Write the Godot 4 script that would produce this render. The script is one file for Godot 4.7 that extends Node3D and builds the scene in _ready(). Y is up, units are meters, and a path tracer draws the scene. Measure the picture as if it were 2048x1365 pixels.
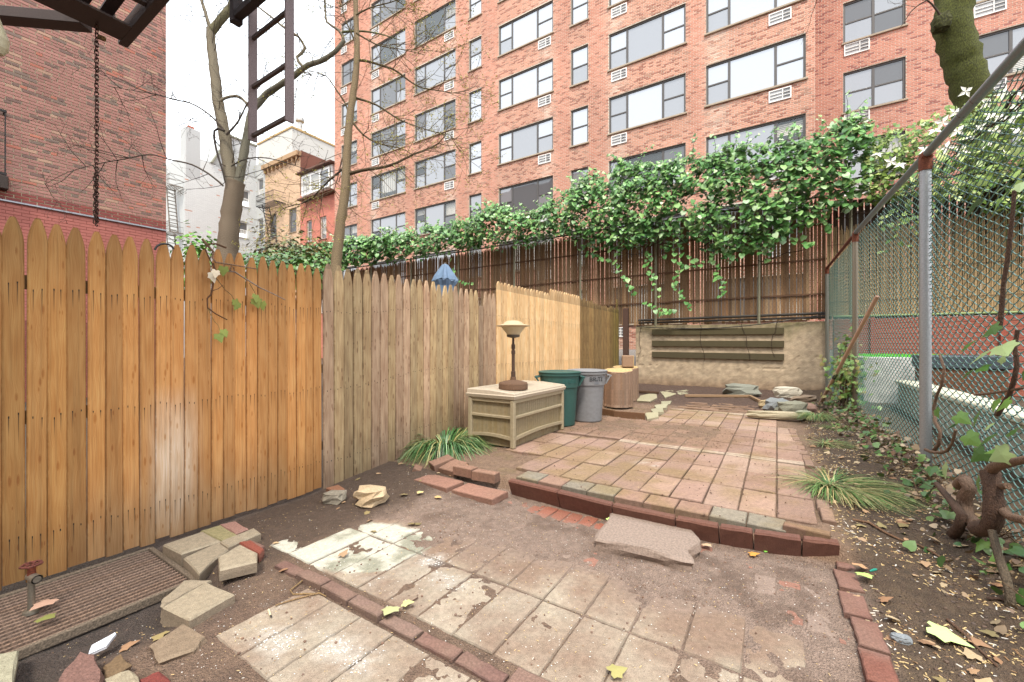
extends Node3D
# A fenced brownstone back yard under a bright overcast sky. Metres, y up; the yard runs along -z, x is to the right.

var rng := RandomNumberGenerator.new()
var M := {}
var used := {}
var swept := false
var noise_a := FastNoiseLite.new()
var noise_b := FastNoiseLite.new()
var noise_c := FastNoiseLite.new()


class MB:
	var v := PackedVector3Array()
	var n := PackedVector3Array()
	var c := PackedColorArray()
	var uv := PackedVector2Array()
	var col := Color(1, 1, 1)

	func tri(a: Vector3, b: Vector3, d: Vector3) -> void:
		var m := (b - a).cross(d - a).normalized()
		v.append(a); v.append(d); v.append(b)
		for i in 3:
			n.append(m); c.append(col); uv.append(Vector2.ZERO)

	func tric(a: Vector3, b: Vector3, d: Vector3, ca: Color, cb: Color, cd: Color) -> void:
		var m := (b - a).cross(d - a).normalized()
		v.append(a); v.append(d); v.append(b)
		c.append(ca); c.append(cd); c.append(cb)
		for i in 3:
			n.append(m); uv.append(Vector2.ZERO)

	func quad(a: Vector3, b: Vector3, d: Vector3, e: Vector3) -> void:
		tri(a, b, d)
		tri(a, d, e)

	func quv(a: Vector3, b: Vector3, d: Vector3, e: Vector3, ua: Vector2, ub: Vector2, ud: Vector2, ue: Vector2, ca: Color, cd: Color) -> void:
		# a and b carry the colour ca, d and e the colour cd
		var m := (b - a).cross(d - a).normalized()
		v.append_array([a, d, b, a, e, d])
		c.append_array([ca, cd, ca, ca, cd, cd])
		uv.append_array([ua, ud, ub, ua, ue, ud])
		for i in 6:
			n.append(m)

	func sm(p: Vector3, m: Vector3, u := Vector2.ZERO) -> void:
		v.append(p); n.append(m); c.append(col); uv.append(u)

	# a convex block from two rings of corners (counter-clockwise seen from the outside of the top ring)
	func loft(rings: Array, cap_first := true, cap_last := true) -> void:
		for k in rings.size() - 1:
			var p: PackedVector3Array = rings[k]
			var q: PackedVector3Array = rings[k + 1]
			var s := p.size()
			for i in s:
				var j := (i + 1) % s
				quad(p[i], p[j], q[j], q[i])
		if cap_last:
			var t: PackedVector3Array = rings[-1]
			for i in range(1, t.size() - 1):
				tri(t[0], t[i], t[i + 1])
		if cap_first:
			var b: PackedVector3Array = rings[0]
			for i in range(1, b.size() - 1):
				tri(b[0], b[i + 1], b[i])

	func box(t: Transform3D, size: Vector3, bevel := 0.0) -> void:
		var h := size * 0.5
		var rings := []
		if bevel <= 0.0:
			for y in [-h.y, h.y]:
				rings.append(PackedVector3Array([t * Vector3(-h.x, y, h.z), t * Vector3(h.x, y, h.z), t * Vector3(h.x, y, -h.z), t * Vector3(-h.x, y, -h.z)]))
		else:
			var b := bevel
			for e in [[-h.y, b], [-h.y + b, 0.0], [h.y - b, 0.0], [h.y, b]]:
				var ins: float = e[1]
				var x := h.x - ins
				var z := h.z - ins
				var y: float = e[0]
				rings.append(PackedVector3Array([t * Vector3(-x + b, y, z), t * Vector3(x - b, y, z), t * Vector3(x, y, z - b), t * Vector3(x, y, -z + b), t * Vector3(x - b, y, -z), t * Vector3(-x + b, y, -z), t * Vector3(-x, y, -z + b), t * Vector3(-x, y, z - b)]))
		loft(rings)

	func bx(center: Vector3, size: Vector3, bevel := 0.0) -> void:
		box(Transform3D(Basis(), center), size, bevel)

	# a bar of rectangular section between two points
	func bar(a: Vector3, b: Vector3, w: float, d: float, up := Vector3.UP, bevel := 0.0) -> void:
		var y := (b - a).normalized()
		if absf(y.dot(up)) > 0.95:
			up = Vector3.BACK if absf(y.z) < 0.9 else Vector3.RIGHT
		var x := up.cross(y).normalized()
		var z := x.cross(y).normalized()
		box(Transform3D(Basis(x, y, z), (a + b) * 0.5), Vector3(w, a.distance_to(b), d), bevel)

	func tube(pts: Array, rad: Array, sides := 6, cap := true, bump := 0.0, seed_ := 0) -> void:
		var k := pts.size()
		var frame_x := Vector3.ZERO
		var pr: Array = []
		var nr: Array = []
		var along := 0.0
		for i in k:
			var p: Vector3 = pts[i]
			var d: Vector3 = (pts[mini(i + 1, k - 1)] - pts[maxi(i - 1, 0)]).normalized()
			if i == 0:
				frame_x = d.cross(Vector3.UP if absf(d.y) < 0.9 else Vector3.RIGHT).normalized()
			frame_x = (frame_x - d * d.dot(frame_x)).normalized()
			var fy := d.cross(frame_x)
			if i > 0:
				along += p.distance_to(pts[i - 1])
			var ring := PackedVector3Array()
			var nn := PackedVector3Array()
			var r: float = rad[i]
			for s in sides:
				var a := TAU * s / sides
				var o := frame_x * cos(a) + fy * sin(a)
				var rr := r
				if bump > 0.0:
					rr *= 1.0 + bump * sin(s * 12.7 + i * 7.3 + seed_) * sin(i * 2.1 + s * 3.3)
				ring.append(p + o * rr)
				nn.append(o)
			if i > 0:
				var pv: PackedVector3Array = pr[i - 1]
				var pn: PackedVector3Array = nr[i - 1]
				for s in sides:
					var j := (s + 1) % sides
					sm(pv[s], pn[s]); sm(ring[s], nn[s]); sm(pv[j], pn[j])
					sm(pv[j], pn[j]); sm(ring[s], nn[s]); sm(ring[j], nn[j])
			pr.append(ring); nr.append(nn)
		if cap:
			var e: PackedVector3Array = pr[-1]
			var b: PackedVector3Array = pr[0]
			for s in range(1, sides - 1):
				tri(e[0], e[s], e[s + 1])
				tri(b[0], b[s + 1], b[s])

	# profile: Vector2(radius, height) from bottom to top
	func lathe(base: Vector3, prof: Array, seg := 24, smooth := true) -> void:
		for i in prof.size() - 1:
			var p: Vector2 = prof[i]
			var q: Vector2 = prof[i + 1]
			var t := q - p
			var m := Vector2(t.y, -t.x).normalized()
			for s in seg:
				var a0 := TAU * s / seg
				var a1 := TAU * (s + 1) / seg
				var d0 := Vector3(cos(a0), 0, -sin(a0))
				var d1 := Vector3(cos(a1), 0, -sin(a1))
				var A := base + d0 * p.x + Vector3.UP * p.y
				var B := base + d1 * p.x + Vector3.UP * p.y
				var C := base + d1 * q.x + Vector3.UP * q.y
				var D := base + d0 * q.x + Vector3.UP * q.y
				var n0 := d0 * m.x + Vector3.UP * m.y
				var n1 := d1 * m.x + Vector3.UP * m.y
				if not smooth:
					quad(A, B, C, D)
					continue
				sm(A, n0); sm(C, n1); sm(B, n1)
				sm(A, n0); sm(D, n0); sm(C, n1)

	# an irregular slab: outline in plan (any order), standing from y0 to y1
	func slab(poly: PackedVector2Array, y0: float, y1: float, chamfer := 0.008, rough := 0.0, seed_ := 0) -> void:
		var p := poly.duplicate()
		var area := 0.0
		for i in p.size():
			area += p[i].cross(p[(i + 1) % p.size()])
		if area > 0:
			p.reverse()
		var mid := Vector2.ZERO
		for q in p:
			mid += q
		mid /= p.size()
		var rings := []
		var hts := [y0, lerpf(y0, y1, 0.5), y1 - chamfer, y1]
		for k in 4:
			var ring := PackedVector3Array()
			for i in p.size():
				var q := p[i]
				var off := (q - mid).normalized()
				var o := 0.0
				if k == 3:
					o = -chamfer
				if rough > 0.0 and k != 3:
					o += rough * sin(i * 5.7 + k * 9.1 + seed_)
				q += off * o
				var yy: float = hts[k]
				if k == 3 and rough > 0.0:
					yy += rough * 0.25 * sin(i * 3.1 + seed_)
				ring.append(Vector3(q.x, yy, q.y))
			rings.append(ring)
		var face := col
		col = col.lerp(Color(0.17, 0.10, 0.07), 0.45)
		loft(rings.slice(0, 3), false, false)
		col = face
		loft(rings.slice(2, 4), false, false)
		var top: PackedVector3Array = rings[3]
		var cm := Vector3(mid.x, y1, mid.y)
		for i in top.size():
			tri(top[i], top[(i + 1) % top.size()], cm)

	func rock(center: Vector3, r: Vector3, seed_: int, turn := 0.0, rough := 0.35, lat := 6, lon := 9) -> void:
		var fn := FastNoiseLite.new()
		fn.seed = seed_
		fn.frequency = 0.9
		var b := Basis(Vector3.UP, turn)
		var rows := []
		for i in lat + 1:
			var row := PackedVector3Array()
			var th := PI * i / lat
			for j in lon:
				var ph := TAU * j / lon + (i % 2) * 0.3
				var d := Vector3(sin(th) * cos(ph), cos(th), sin(th) * sin(ph))
				var m := maxf(absf(d.x), maxf(absf(d.y), absf(d.z)))
				var f := lerpf(1.0, 1.0 / m, 0.45) * (1.0 + rough * fn.get_noise_3dv(d * 1.6 + Vector3(seed_, 0, 0)))
				row.append(center + b * (d * f * r))
			rows.append(row)
		for i in lat:
			for j in lon:
				var k := (j + 1) % lon
				var A: Vector3 = rows[i][j]
				var B: Vector3 = rows[i][k]
				var C: Vector3 = rows[i + 1][k]
				var D: Vector3 = rows[i + 1][j]
				if i > 0:
					tri(A, B, C)
				if i < lat - 1:
					tri(A, C, D)

	func mesh(m: Material, off := Vector3.ZERO) -> ArrayMesh:
		var a := []
		a.resize(Mesh.ARRAY_MAX)
		a[Mesh.ARRAY_VERTEX] = Transform3D(Basis(), -off) * v if off != Vector3.ZERO else v
		a[Mesh.ARRAY_NORMAL] = n
		a[Mesh.ARRAY_COLOR] = c
		a[Mesh.ARRAY_TEX_UV] = uv
		var am := ArrayMesh.new()
		am.add_surface_from_arrays(Mesh.PRIMITIVE_TRIANGLES, a)
		am.surface_set_material(0, m)
		return am


func numbered(called: String, parent: Node) -> String:
	var key := "%d/%s" % [parent.get_instance_id(), called]
	var k: int = used.get(key, 0)
	used[key] = k + 1
	return called if k == 0 else "%s_%03d" % [called, k]


func origin(o: Node) -> Vector3:
	var p := Vector3.ZERO
	while o is Node3D and o != self:
		p += o.position
		o = o.get_parent()
	return p


func tag(o: Node3D, label: String, category: String, group := "") -> Node3D:
	o.set_meta("label", label)
	if category:
		o.set_meta("category", category)
	if group:
		o.set_meta("group", group)
	return o


func thing(called: String, label: String, category: String, at := Vector3.ZERO, group := "") -> Node3D:
	var o := Node3D.new()
	o.name = numbered(called, self)
	add_child(o)
	o.position = at
	return tag(o, label, category, group)


func struct(called: String) -> Node3D:
	var o := Node3D.new()
	o.name = numbered(called, self)
	add_child(o)
	o.set_meta("kind", "structure")
	return o


# commits a shape (built in world metres) as one named mesh under a parent
func put(called: String, mb: MB, m: Material, parent: Node3D = self) -> MeshInstance3D:
	var o := MeshInstance3D.new()
	o.name = numbered(called, parent)
	o.mesh = mb.mesh(m, origin(parent))
	parent.add_child(o)
	return o


func put_mesh(called: String, mesh: Mesh, t: Transform3D, parent: Node3D = self) -> MeshInstance3D:
	var o := MeshInstance3D.new()
	o.name = numbered(called, parent)
	o.mesh = mesh
	parent.add_child(o)
	t.origin -= origin(parent)
	o.transform = t
	return o


func many(called: String, mesh: Mesh, ts: Array, cs: Array, parent: Node3D = self) -> MultiMeshInstance3D:
	var mm := MultiMesh.new()
	mm.transform_format = MultiMesh.TRANSFORM_3D
	mm.use_colors = true
	mm.mesh = mesh
	mm.instance_count = ts.size()
	var off := origin(parent)
	for i in ts.size():
		var t: Transform3D = ts[i]
		t.origin -= off
		mm.set_instance_transform(i, t)
		mm.set_instance_color(i, cs[i])
	var o := MultiMeshInstance3D.new()
	o.name = numbered(called, parent)
	o.multimesh = mm
	o.set_meta("kind", "stuff")
	parent.add_child(o)
	return o


# a base colour given as 0..255 sRGB, as the linear value that vertex colours need
func C(r: float, g: float, b: float) -> Color:
	return Color(r / 255.0, g / 255.0, b / 255.0).srgb_to_linear()


func vary(c: Color, amount: float) -> Color:
	var f := 1.0 + rng.randf_range(-amount, amount)
	var w := rng.randf_range(-amount, amount) * 0.25
	return Color(c.r * f * (1.0 + w), c.g * f, c.b * f * (1.0 - w))


func sstep(a: float, b: float, x: float) -> float:
	var t := clampf((x - a) / (b - a), 0.0, 1.0)
	return t * t * (3.0 - 2.0 * t)


func noise_tex(freq: float, lo: float, hi: float, seed_: int, octaves := 4, size := 512, normal := false, kind := FastNoiseLite.TYPE_SIMPLEX_SMOOTH) -> NoiseTexture2D:
	var f := FastNoiseLite.new()
	f.seed = seed_
	f.noise_type = kind
	f.frequency = freq
	f.fractal_octaves = octaves
	var t := NoiseTexture2D.new()
	t.width = size
	t.height = size
	t.seamless = true
	t.noise = f
	if normal:
		t.as_normal_map = true
		t.bump_strength = 6.0
	else:
		var g := Gradient.new()
		g.set_color(0, Color(lo, lo, lo))
		g.set_color(1, Color(hi, hi, hi))
		t.color_ramp = g
	return t


func mat(tex: Texture2D, scale: Vector3, rough := 0.85, bump: Texture2D = null, bump_cm := 0.0, metal := 0.0) -> StandardMaterial3D:
	var m := StandardMaterial3D.new()
	m.vertex_color_use_as_albedo = true
	m.roughness = rough
	m.metallic = metal
	if tex:
		m.albedo_texture = tex
	m.uv1_triplanar = true
	m.uv1_world_triplanar = true
	m.uv1_scale = scale
	if bump:
		m.heightmap_enabled = true
		m.heightmap_texture = bump
		m.heightmap_scale = bump_cm
	return m


func plain(rough: float, metal := 0.0, spec := 0.5) -> StandardMaterial3D:
	var m := StandardMaterial3D.new()
	m.vertex_color_use_as_albedo = true
	m.roughness = rough
	m.metallic = metal
	m.metallic_specular = spec
	return m


# speckled aggregate: mid tone with light and dark grains
func speckle_image(size: int, seed_: int, lo: float, hi: float, light: float, dark: float) -> ImageTexture:
	var r := RandomNumberGenerator.new()
	r.seed = seed_
	var im := Image.create(size, size, false, Image.FORMAT_RGB8)
	var f := FastNoiseLite.new()
	f.seed = seed_
	f.frequency = 0.02
	for y in size:
		for x in size:
			var k := lerpf(lo, hi, r.randf())
			var q := r.randf()
			if q < light:
				k = minf(1.0, hi * 1.22)
			elif q > 1.0 - dark:
				k = lo * 0.6
			k *= 1.0 + 0.12 * f.get_noise_2d(x, y)
			im.set_pixel(x, y, Color(k, k * 0.99, k * 0.97))
	for i in int(size * size * 0.004):
		var cx := r.randi_range(1, size - 3)
		var cy := r.randi_range(1, size - 3)
		var k := 1.0 if r.randf() < light * 6.0 else lo * 0.7
		for dy in 2:
			for dx in 2:
				im.set_pixel(cx + dx, cy + dy, Color(k, k, k * 0.97))
	return ImageTexture.create_from_image(im)


# eight pickets side by side: grain, knots, nail rows with rust runs
func picket_image(seed_: int, lightc: Color, darkc: Color, nail: float, weather: float) -> ImageTexture:
	var w := 1024
	var h := 1024
	var r := RandomNumberGenerator.new()
	r.seed = seed_
	var g := FastNoiseLite.new()
	g.seed = seed_
	g.frequency = 0.03
	var g2 := FastNoiseLite.new()
	g2.seed = seed_ + 5
	g2.frequency = 0.012
	g2.fractal_octaves = 2
	var im := Image.create(w, h, false, Image.FORMAT_RGB8)
	for k in 8:
		var kn := []
		for q in r.randi_range(6, 10):
			kn.append(Vector3(r.randf_range(14, 114), r.randf_range(30, 1000), r.randf_range(3, 10)))
		var tone := r.randf_range(0.88, 1.08)
		var nails := [Vector2(r.randf_range(34, 44), 198 + r.randf_range(-6, 6)), Vector2(r.randf_range(80, 94), 200 + r.randf_range(-6, 6)), Vector2(r.randf_range(34, 44), 565 + r.randf_range(-6, 6)), Vector2(r.randf_range(80, 94), 563 + r.randf_range(-6, 6)), Vector2(r.randf_range(34, 44), 900 + r.randf_range(-6, 6)), Vector2(r.randf_range(80, 94), 903 + r.randf_range(-6, 6))]
		var runs := []
		for q in 6:
			runs.append(r.randf_range(20, 110) if r.randf() < 0.75 else 6.0)
		for y in h:
			var sway := g2.get_noise_2d(k * 500.0, y * 0.7) * 14.0
			for x in 128:
				var sx := x + sway
				var pull := 0.0
				var ring := 0.0
				for q in kn:
					var dx: float = x - q.x
					var dy: float = (y - q.y) * 1.05
					if absf(dy) > 60.0 or absf(dx) > 50.0:
						continue
					var d2: float = sqrt(dx * dx * 1.4 + dy * dy * 0.7)
					if d2 < q.z:
						ring = 0.75
					elif d2 < q.z * 1.5:
						ring = maxf(ring, 0.35)
					pull += 260.0 * signf(dx) / (d2 + 12.0)
				var gr := g.get_noise_2d((sx - pull) * 4.2 + k * 700.0, y * 0.16)
				var fine := g.get_noise_2d(sx * 14.0 + k * 700.0, y * 0.5 + 4000.0)
				var bl := g2.get_noise_2d(x * 0.6 + k * 300.0, y * 0.5)
				var t := clampf(0.5 + 0.55 * gr + 0.25 * fine + 0.4 * bl * weather + ring * 0.9, 0.0, 1.35)
				var col := lightc.lerp(darkc, t)
				var f := tone * (1.0 - 0.10 * clampf(g2.get_noise_2d(x * 2.4 + k * 170.0, y * 0.12 + 900.0) * 2.0, 0.0, 1.0) * weather)
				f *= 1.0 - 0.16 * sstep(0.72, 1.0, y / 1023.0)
				for q in 6:
					var nl: Vector2 = nails[q]
					var ax := absf(x - nl.x)
					var ay := y - nl.y
					if ax < 4.2 and absf(ay) < 2.8:
						f *= 0.2
					elif nail > 0.0 and ay > 0.0 and ay < runs[q] and ax < 4.5:
						f *= 1.0 - nail * (1.0 - ay / runs[q]) * (1.0 - ax / 5.0)
				im.set_pixel(k * 128 + x, y, Color(col.r * f, col.g * f, col.b * f))
	return ImageTexture.create_from_image(im)


func _ready() -> void:
	rng.seed = 20240417
	setup_view()
	make_materials()
	build_ground()
	build_paving()
	build_left_fences()
	build_back_wall()
	build_right_fence()
	build_apartments()
	build_left_house()
	build_far_houses()
	build_street_side()
	build_trees()
	build_hedge()
	build_objects()
	build_litter()


func setup_view() -> void:
	var cam := Camera3D.new()
	cam.name = "camera"
	cam.position = Vector3(0, 1.2, 0)
	cam.rotation_degrees = Vector3(0, 32.6, 0)
	cam.set_frustum(1365.0 / 830.0 * 0.05, Vector2(0, 7.5 / 830.0 * 0.05), 0.05, 600.0)
	add_child(cam)
	cam.current = true
	var env := Environment.new()
	env.background_mode = Environment.BG_SKY
	var sky := Sky.new()
	var sm := ProceduralSkyMaterial.new()
	sm.sky_top_color = Color(0.93, 0.965, 1.0)
	sm.sky_horizon_color = Color(1.0, 1.0, 1.0)
	sm.sky_curve = 0.25
	sm.sky_energy_multiplier = 1.0
	sm.ground_bottom_color = Color(0.45, 0.42, 0.4)
	sm.ground_horizon_color = Color(0.75, 0.74, 0.73)
	sky.sky_material = sm
	env.sky = sky
	env.tonemap_mode = Environment.TONE_MAPPER_LINEAR
	env.tonemap_exposure = 2.7
	env.sdfgi_enabled = true
	env.ssao_enabled = true
	env.ssil_enabled = true
	var we := WorldEnvironment.new()
	we.name = "world_environment"
	we.environment = env
	add_child(we)
	var sun := DirectionalLight3D.new()
	sun.name = "sun"
	sun.light_color = Color(1.0, 0.965, 0.91)
	sun.light_energy = 0.5
	sun.light_angular_distance = 12.0
	sun.shadow_enabled = true
	sun.rotation_degrees = Vector3(-58, 25, 0)
	add_child(sun)
	for f in [[noise_a, 11, 0.9], [noise_b, 23, 3.0], [noise_c, 37, 11.0]]:
		f[0].seed = f[1]
		f[0].frequency = f[2]
		f[0].fractal_octaves = 3


func make_materials() -> void:
	var grit := speckle_image(512, 3, 0.70, 0.95, 0.05, 0.06)
	var soilt := speckle_image(512, 5, 0.55, 1.0, 0.03, 0.10)
	var fine := noise_tex(0.05, 0.72, 1.0, 9, 5)
	var broad := noise_tex(0.012, 0.75, 1.0, 13, 4)
	var relief := noise_tex(0.09, 0.0, 1.0, 17, 4)
	var grain := noise_tex(0.04, 0.66, 1.0, 21, 4)
	M.paver = mat(grit, Vector3.ONE * 2.6, 0.9, relief, 0.25)
	M.soil = mat(soilt, Vector3.ONE * 1.7, 0.95, relief, 1.1)
	M.brick = mat(fine, Vector3.ONE * 3.0, 0.9, relief, 0.2)
	M.stone = mat(fine, Vector3.ONE * 2.2, 0.85, relief, 0.4)
	M.concrete = mat(broad, Vector3(0.8, 0.8, 0.8), 0.95, relief, 0.5)
	M.wood = mat(grain, Vector3(14, 0.9, 14), 0.8, grain, 0.08)
	M.wood_flat = mat(grain, Vector3(0.9, 14, 14), 0.85, grain, 0.1)
	M.bark = mat(noise_tex(0.05, 0.5, 1.0, 29, 5), Vector3(5, 1.6, 5), 0.95, relief, 0.8)
	M.moss = mat(noise_tex(0.03, 0.3, 1.0, 71, 5), Vector3(2.5, 1.2, 2.5), 0.95, relief, 2.0)
	M.iron = mat(fine, Vector3.ONE * 4.0, 0.65, relief, 0.15)
	M.rust = mat(noise_tex(0.03, 0.45, 1.0, 31, 5), Vector3.ONE * 6.0, 0.9)
	M.galv = mat(noise_tex(0.03, 0.82, 1.0, 33, 4), Vector3.ONE * 5.0, 0.42, null, 0.0, 0.55)
	M.plastic = mat(noise_tex(0.02, 0.9, 1.0, 35, 4), Vector3.ONE * 2.0, 0.5)
	M.cloth = plain(0.95)
	M.paint = plain(0.6)
	M.wire = plain(0.35, 0.0, 0.6)
	M.leaf = plain(0.38, 0.0, 0.5)
	M.leaf.backlight_enabled = true
	M.leaf.backlight = Color(0.16, 0.24, 0.06)
	M.dull_leaf = plain(0.8)
	M.picket_orange = StandardMaterial3D.new()
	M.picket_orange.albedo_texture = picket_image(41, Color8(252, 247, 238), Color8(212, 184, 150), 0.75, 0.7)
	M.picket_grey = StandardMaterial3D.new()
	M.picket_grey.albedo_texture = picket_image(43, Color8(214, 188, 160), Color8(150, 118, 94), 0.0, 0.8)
	for k in ["picket_orange", "picket_grey"]:
		M[k].vertex_color_use_as_albedo = true
		M[k].roughness = 0.85
		M[k].heightmap_enabled = true
		M[k].heightmap_texture = M[k].albedo_texture
		M[k].heightmap_scale = 0.12
	M.facade_brick = plain(0.95)
	M.mortar = mat(fine, Vector3.ONE * 0.9, 0.95)
	M.frame = plain(0.5)
	for q in [["glass_bright", 0.70, 0.5], ["glass_mid", 0.60, 0.38], ["glass_dim", 0.42, 0.25]]:
		var g := StandardMaterial3D.new()
		g.albedo_color = Color(q[1], q[1] * 1.01, q[1] * 1.03)
		g.metallic = q[2]
		g.roughness = 0.03
		M[q[0]] = g
	var cg := StandardMaterial3D.new()
	cg.albedo_color = Color(0.75, 0.8, 0.82, 0.12)
	cg.transparency = BaseMaterial3D.TRANSPARENCY_ALPHA
	cg.roughness = 0.02
	cg.metallic_specular = 1.0
	M.glass_dark = cg


# ---------------------------------------------------------------- ground

# where the loose earth lies thick (+) or is swept off the paving (-)
func cover(x: float, z: float) -> float:
	var n := noise_a.get_noise_2d(x, z) * 0.9 + noise_b.get_noise_2d(x, z) * 0.5 + noise_c.get_noise_2d(x, z) * 0.25
	if z > -2.82:
		var c := -0.85
		if z < -1.3:
			c = lerpf(-0.8, 0.6, sstep(-1.9, -2.25, z))
		c += 0.9 * exp(-((x + 2.2) * (x + 2.2) / 0.25 + (z + 2.25) * (z + 2.25) / 0.12))
		c -= 1.5 * exp(-((x + 1.25) * (x + 1.25) / 0.3 + (z + 2.7) * (z + 2.7) / 0.03))
		c -= 0.62 * exp(-((x - 0.0) * (x - 0.0) / 0.08 + (z + 2.3) * (z + 2.3) / 0.06))
		c += 1.1 * sstep(-2.25, -2.5, x) * sstep(-1.25, -1.5, z)
		return c + n * 0.6
	var p := -0.55
	p += 1.25 * sstep(-4.62, -4.75, z) * (1.0 - sstep(-5.75, -6.2, z)) * (1.0 - sstep(-0.7, -0.2, x))
	p += 0.35 * exp(-(z + 4.2) * (z + 4.2) / 0.1)
	p += 1.4 * sstep(-7.25, -7.45, z)
	return p + n * 0.7


func ground_height(x: float, z: float) -> float:
	var n := noise_b.get_noise_2d(x * 1.3, z * 1.3) * 0.012 + noise_c.get_noise_2d(x * 1.5, z * 1.5) * 0.007
	var right := sstep(0.24, 0.5, x)
	var right_h := 0.0 + 0.17 * clampf((-z - 1.6) / 2.8, 0.0, 1.0) + 0.05 * clampf((-z - 4.4) / 6.0, 0.0, 1.0) + 0.05 * sstep(0.6, 1.05, x)
	var h := 0.0
	var back := sstep(-2.80, -2.9, z)
	if back <= 0.0:
		h = clampf(cover(x, z), -1.0, 1.0) * 0.0085 + 0.0015
		h += 0.05 * sstep(-2.1, -2.9, z) * sstep(-2.0, -2.6, x)
	else:
		var pav := 0.118 + clampf(cover(x, z), -1.0, 1.0) * 0.016
		pav += 0.05 * sstep(-7.3, -10.5, z)
		h = lerpf(0.0, pav, back)
		var corner := sstep(-2.35, -2.6, x) * (1.0 - sstep(-2.9, -3.5, z))
		h = lerpf(h, lerpf(0.04, 0.12, sstep(-2.75, -3.5, z)), corner)
	h = lerpf(h, right_h, right)
	# the drain's pit
	if x > -3.17 and x < -2.53 and z > -0.935:
		return -0.12
	h -= 0.05 * sstep(-2.1, -2.35, x) * sstep(-1.05, -0.85, z)
	h -= 0.03 * sstep(-2.9, -3.1, x) * (1.0 - sstep(-1.9, -2.3, z))
	return h + n * lerpf(0.5, 1.4, maxf(right, sstep(-7.3, -7.6, z)))


func ground_color(x: float, z: float) -> Color:
	var n := noise_b.get_noise_2d(x + 40.0, z) * 0.5 + 0.5
	var n2 := noise_c.get_noise_2d(x + 90.0, z) * 0.5 + 0.5
	var c := C(180, 156, 142)
	if z < -2.82:
		c = C(172, 142, 120)
		c = c.lerp(C(160, 138, 100), 0.5 * sstep(0.55, 0.8, n))
		c = c.lerp(C(116, 92, 80), sstep(-7.3, -8.0, z))
	else:
		c = c.lerp(C(152, 126, 108), sstep(-2.0, -1.5, z))
		c = c.lerp(C(130, 106, 92), 0.6 * sstep(0.5, 0.75, n))
		c = c.lerp(C(118, 98, 84), sstep(-2.2, -2.5, x))
		c = c.lerp(C(96, 84, 78), sstep(-2.0, -2.3, x) * sstep(-1.1, -0.8, z))
		var pw := powder(x, z)
		c = c.lerp(C(226, 222, 216), pw * 0.6)
	c = c.lerp(C(104, 86, 72).lerp(C(136, 114, 90), n2 * 0.6), sstep(0.26, 0.42, x))
	return c * lerpf(0.82, 1.12, n2)


# white powder and paint spilt on the paving
func powder(x: float, z: float) -> float:
	var n := noise_b.get_noise_2d(x * 1.4 + 7.0, z * 1.4) * 0.8 + noise_c.get_noise_2d(x * 1.6, z * 1.6 + 9.0) * 0.7
	var p := 0.0
	for q in [[-1.62, -1.72, 0.14, 0.09, 0.95], [-1.45, -1.62, 0.2, 0.09, 0.6], [-1.72, -0.9, 0.22, 0.1, 0.7], [-1.45, -1.0, 0.25, 0.09, 0.85], [-1.9, -0.98, 0.16, 0.12, 0.5], [-1.85, -1.42, 0.2, 0.08, 0.5], [-1.2, -1.5, 0.25, 0.1, 0.35], [-1.05, -0.8, 0.15, 0.12, 0.4], [-0.95, -1.62, 0.06, 0.25, 0.25], [-0.6, -1.1, 0.2, 0.15, 0.3]]:
		var dx: float = (x - q[0]) / q[2]
		var dz: float = (z - q[1]) / q[3]
		p = maxf(p, q[4] * exp(-(dx * dx + dz * dz)))
	return clampf((p + n * 0.55 - 0.42) * 2.2, 0.0, 1.0) if p > 0.12 else 0.0


# the slab of white paint poured near the fence
func white_paint(x: float, z: float) -> float:
	var n := noise_b.get_noise_2d(x * 0.9, z * 0.9) * 0.12
	var dx := (x + 2.16) / 0.42
	var dz := (z + 1.60 + 0.25 * (x + 2.16)) / 0.30
	return sstep(1.06, 0.90, dx * dx * dx * dx + dz * dz * dz * dz + n * 3.0)


func paving_tint(x: float, z: float, base: Color) -> Color:
	var n := noise_b.get_noise_2d(x * 0.8, z * 0.8) * 0.5 + 0.5
	var n2 := noise_c.get_noise_2d(x, z) * 0.5 + 0.5
	var c := base * lerpf(0.86, 1.1, n2)
	if swept:
		return c.lerp(C(150, 122, 102), 0.35 * sstep(0.45, 0.8, n))
	if z > -2.82:
		var dirt := clampf(0.22 + 1.5 * (n - 0.45) + 0.55 * sstep(-1.5, -2.1, z) + 0.5 * (n2 - 0.5), 0.0, 0.85)
		var red := base.b < base.r * 0.35
		if red:
			dirt *= 0.4
		c = c.lerp(C(156, 128, 110), dirt)
		c = c.lerp(C(164, 142, 128) * lerpf(0.85, 1.1, n2), sstep(-0.62, -0.18, cover(x, z)) * (0.35 if red else 1.0))
		c = c.lerp(C(228, 224, 218), powder(x, z) * 0.55)
		c = c.lerp(C(232, 230, 216).lerp(C(176, 176, 158), sstep(0.5, 0.62, n)), white_paint(x, z))
	else:
		var moss := sstep(0.5, 0.85, n + 0.35 * exp(-((x + 1.3) * (x + 1.3) / 0.6 + (z + 3.7) * (z + 3.7) / 0.5)) + 0.25 * sstep(-6.0, -6.6, z) * sstep(-0.2, -0.6, x))
		c = c.lerp(C(158, 134, 84), moss * 0.55)
		var dirt2 := sstep(-0.35, 0.25, cover(x, z) + 0.1)
		c = c.lerp(C(158, 126, 104), dirt2 * 0.8)
		c = c.lerp(C(238, 232, 224), 0.9 * sstep(0.45, 0.75, n2) * exp(-((x + 0.95) * (x + 0.95) / 0.012 + (z + 3.85) * (z + 3.85) / 0.012)))
	return c


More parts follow.
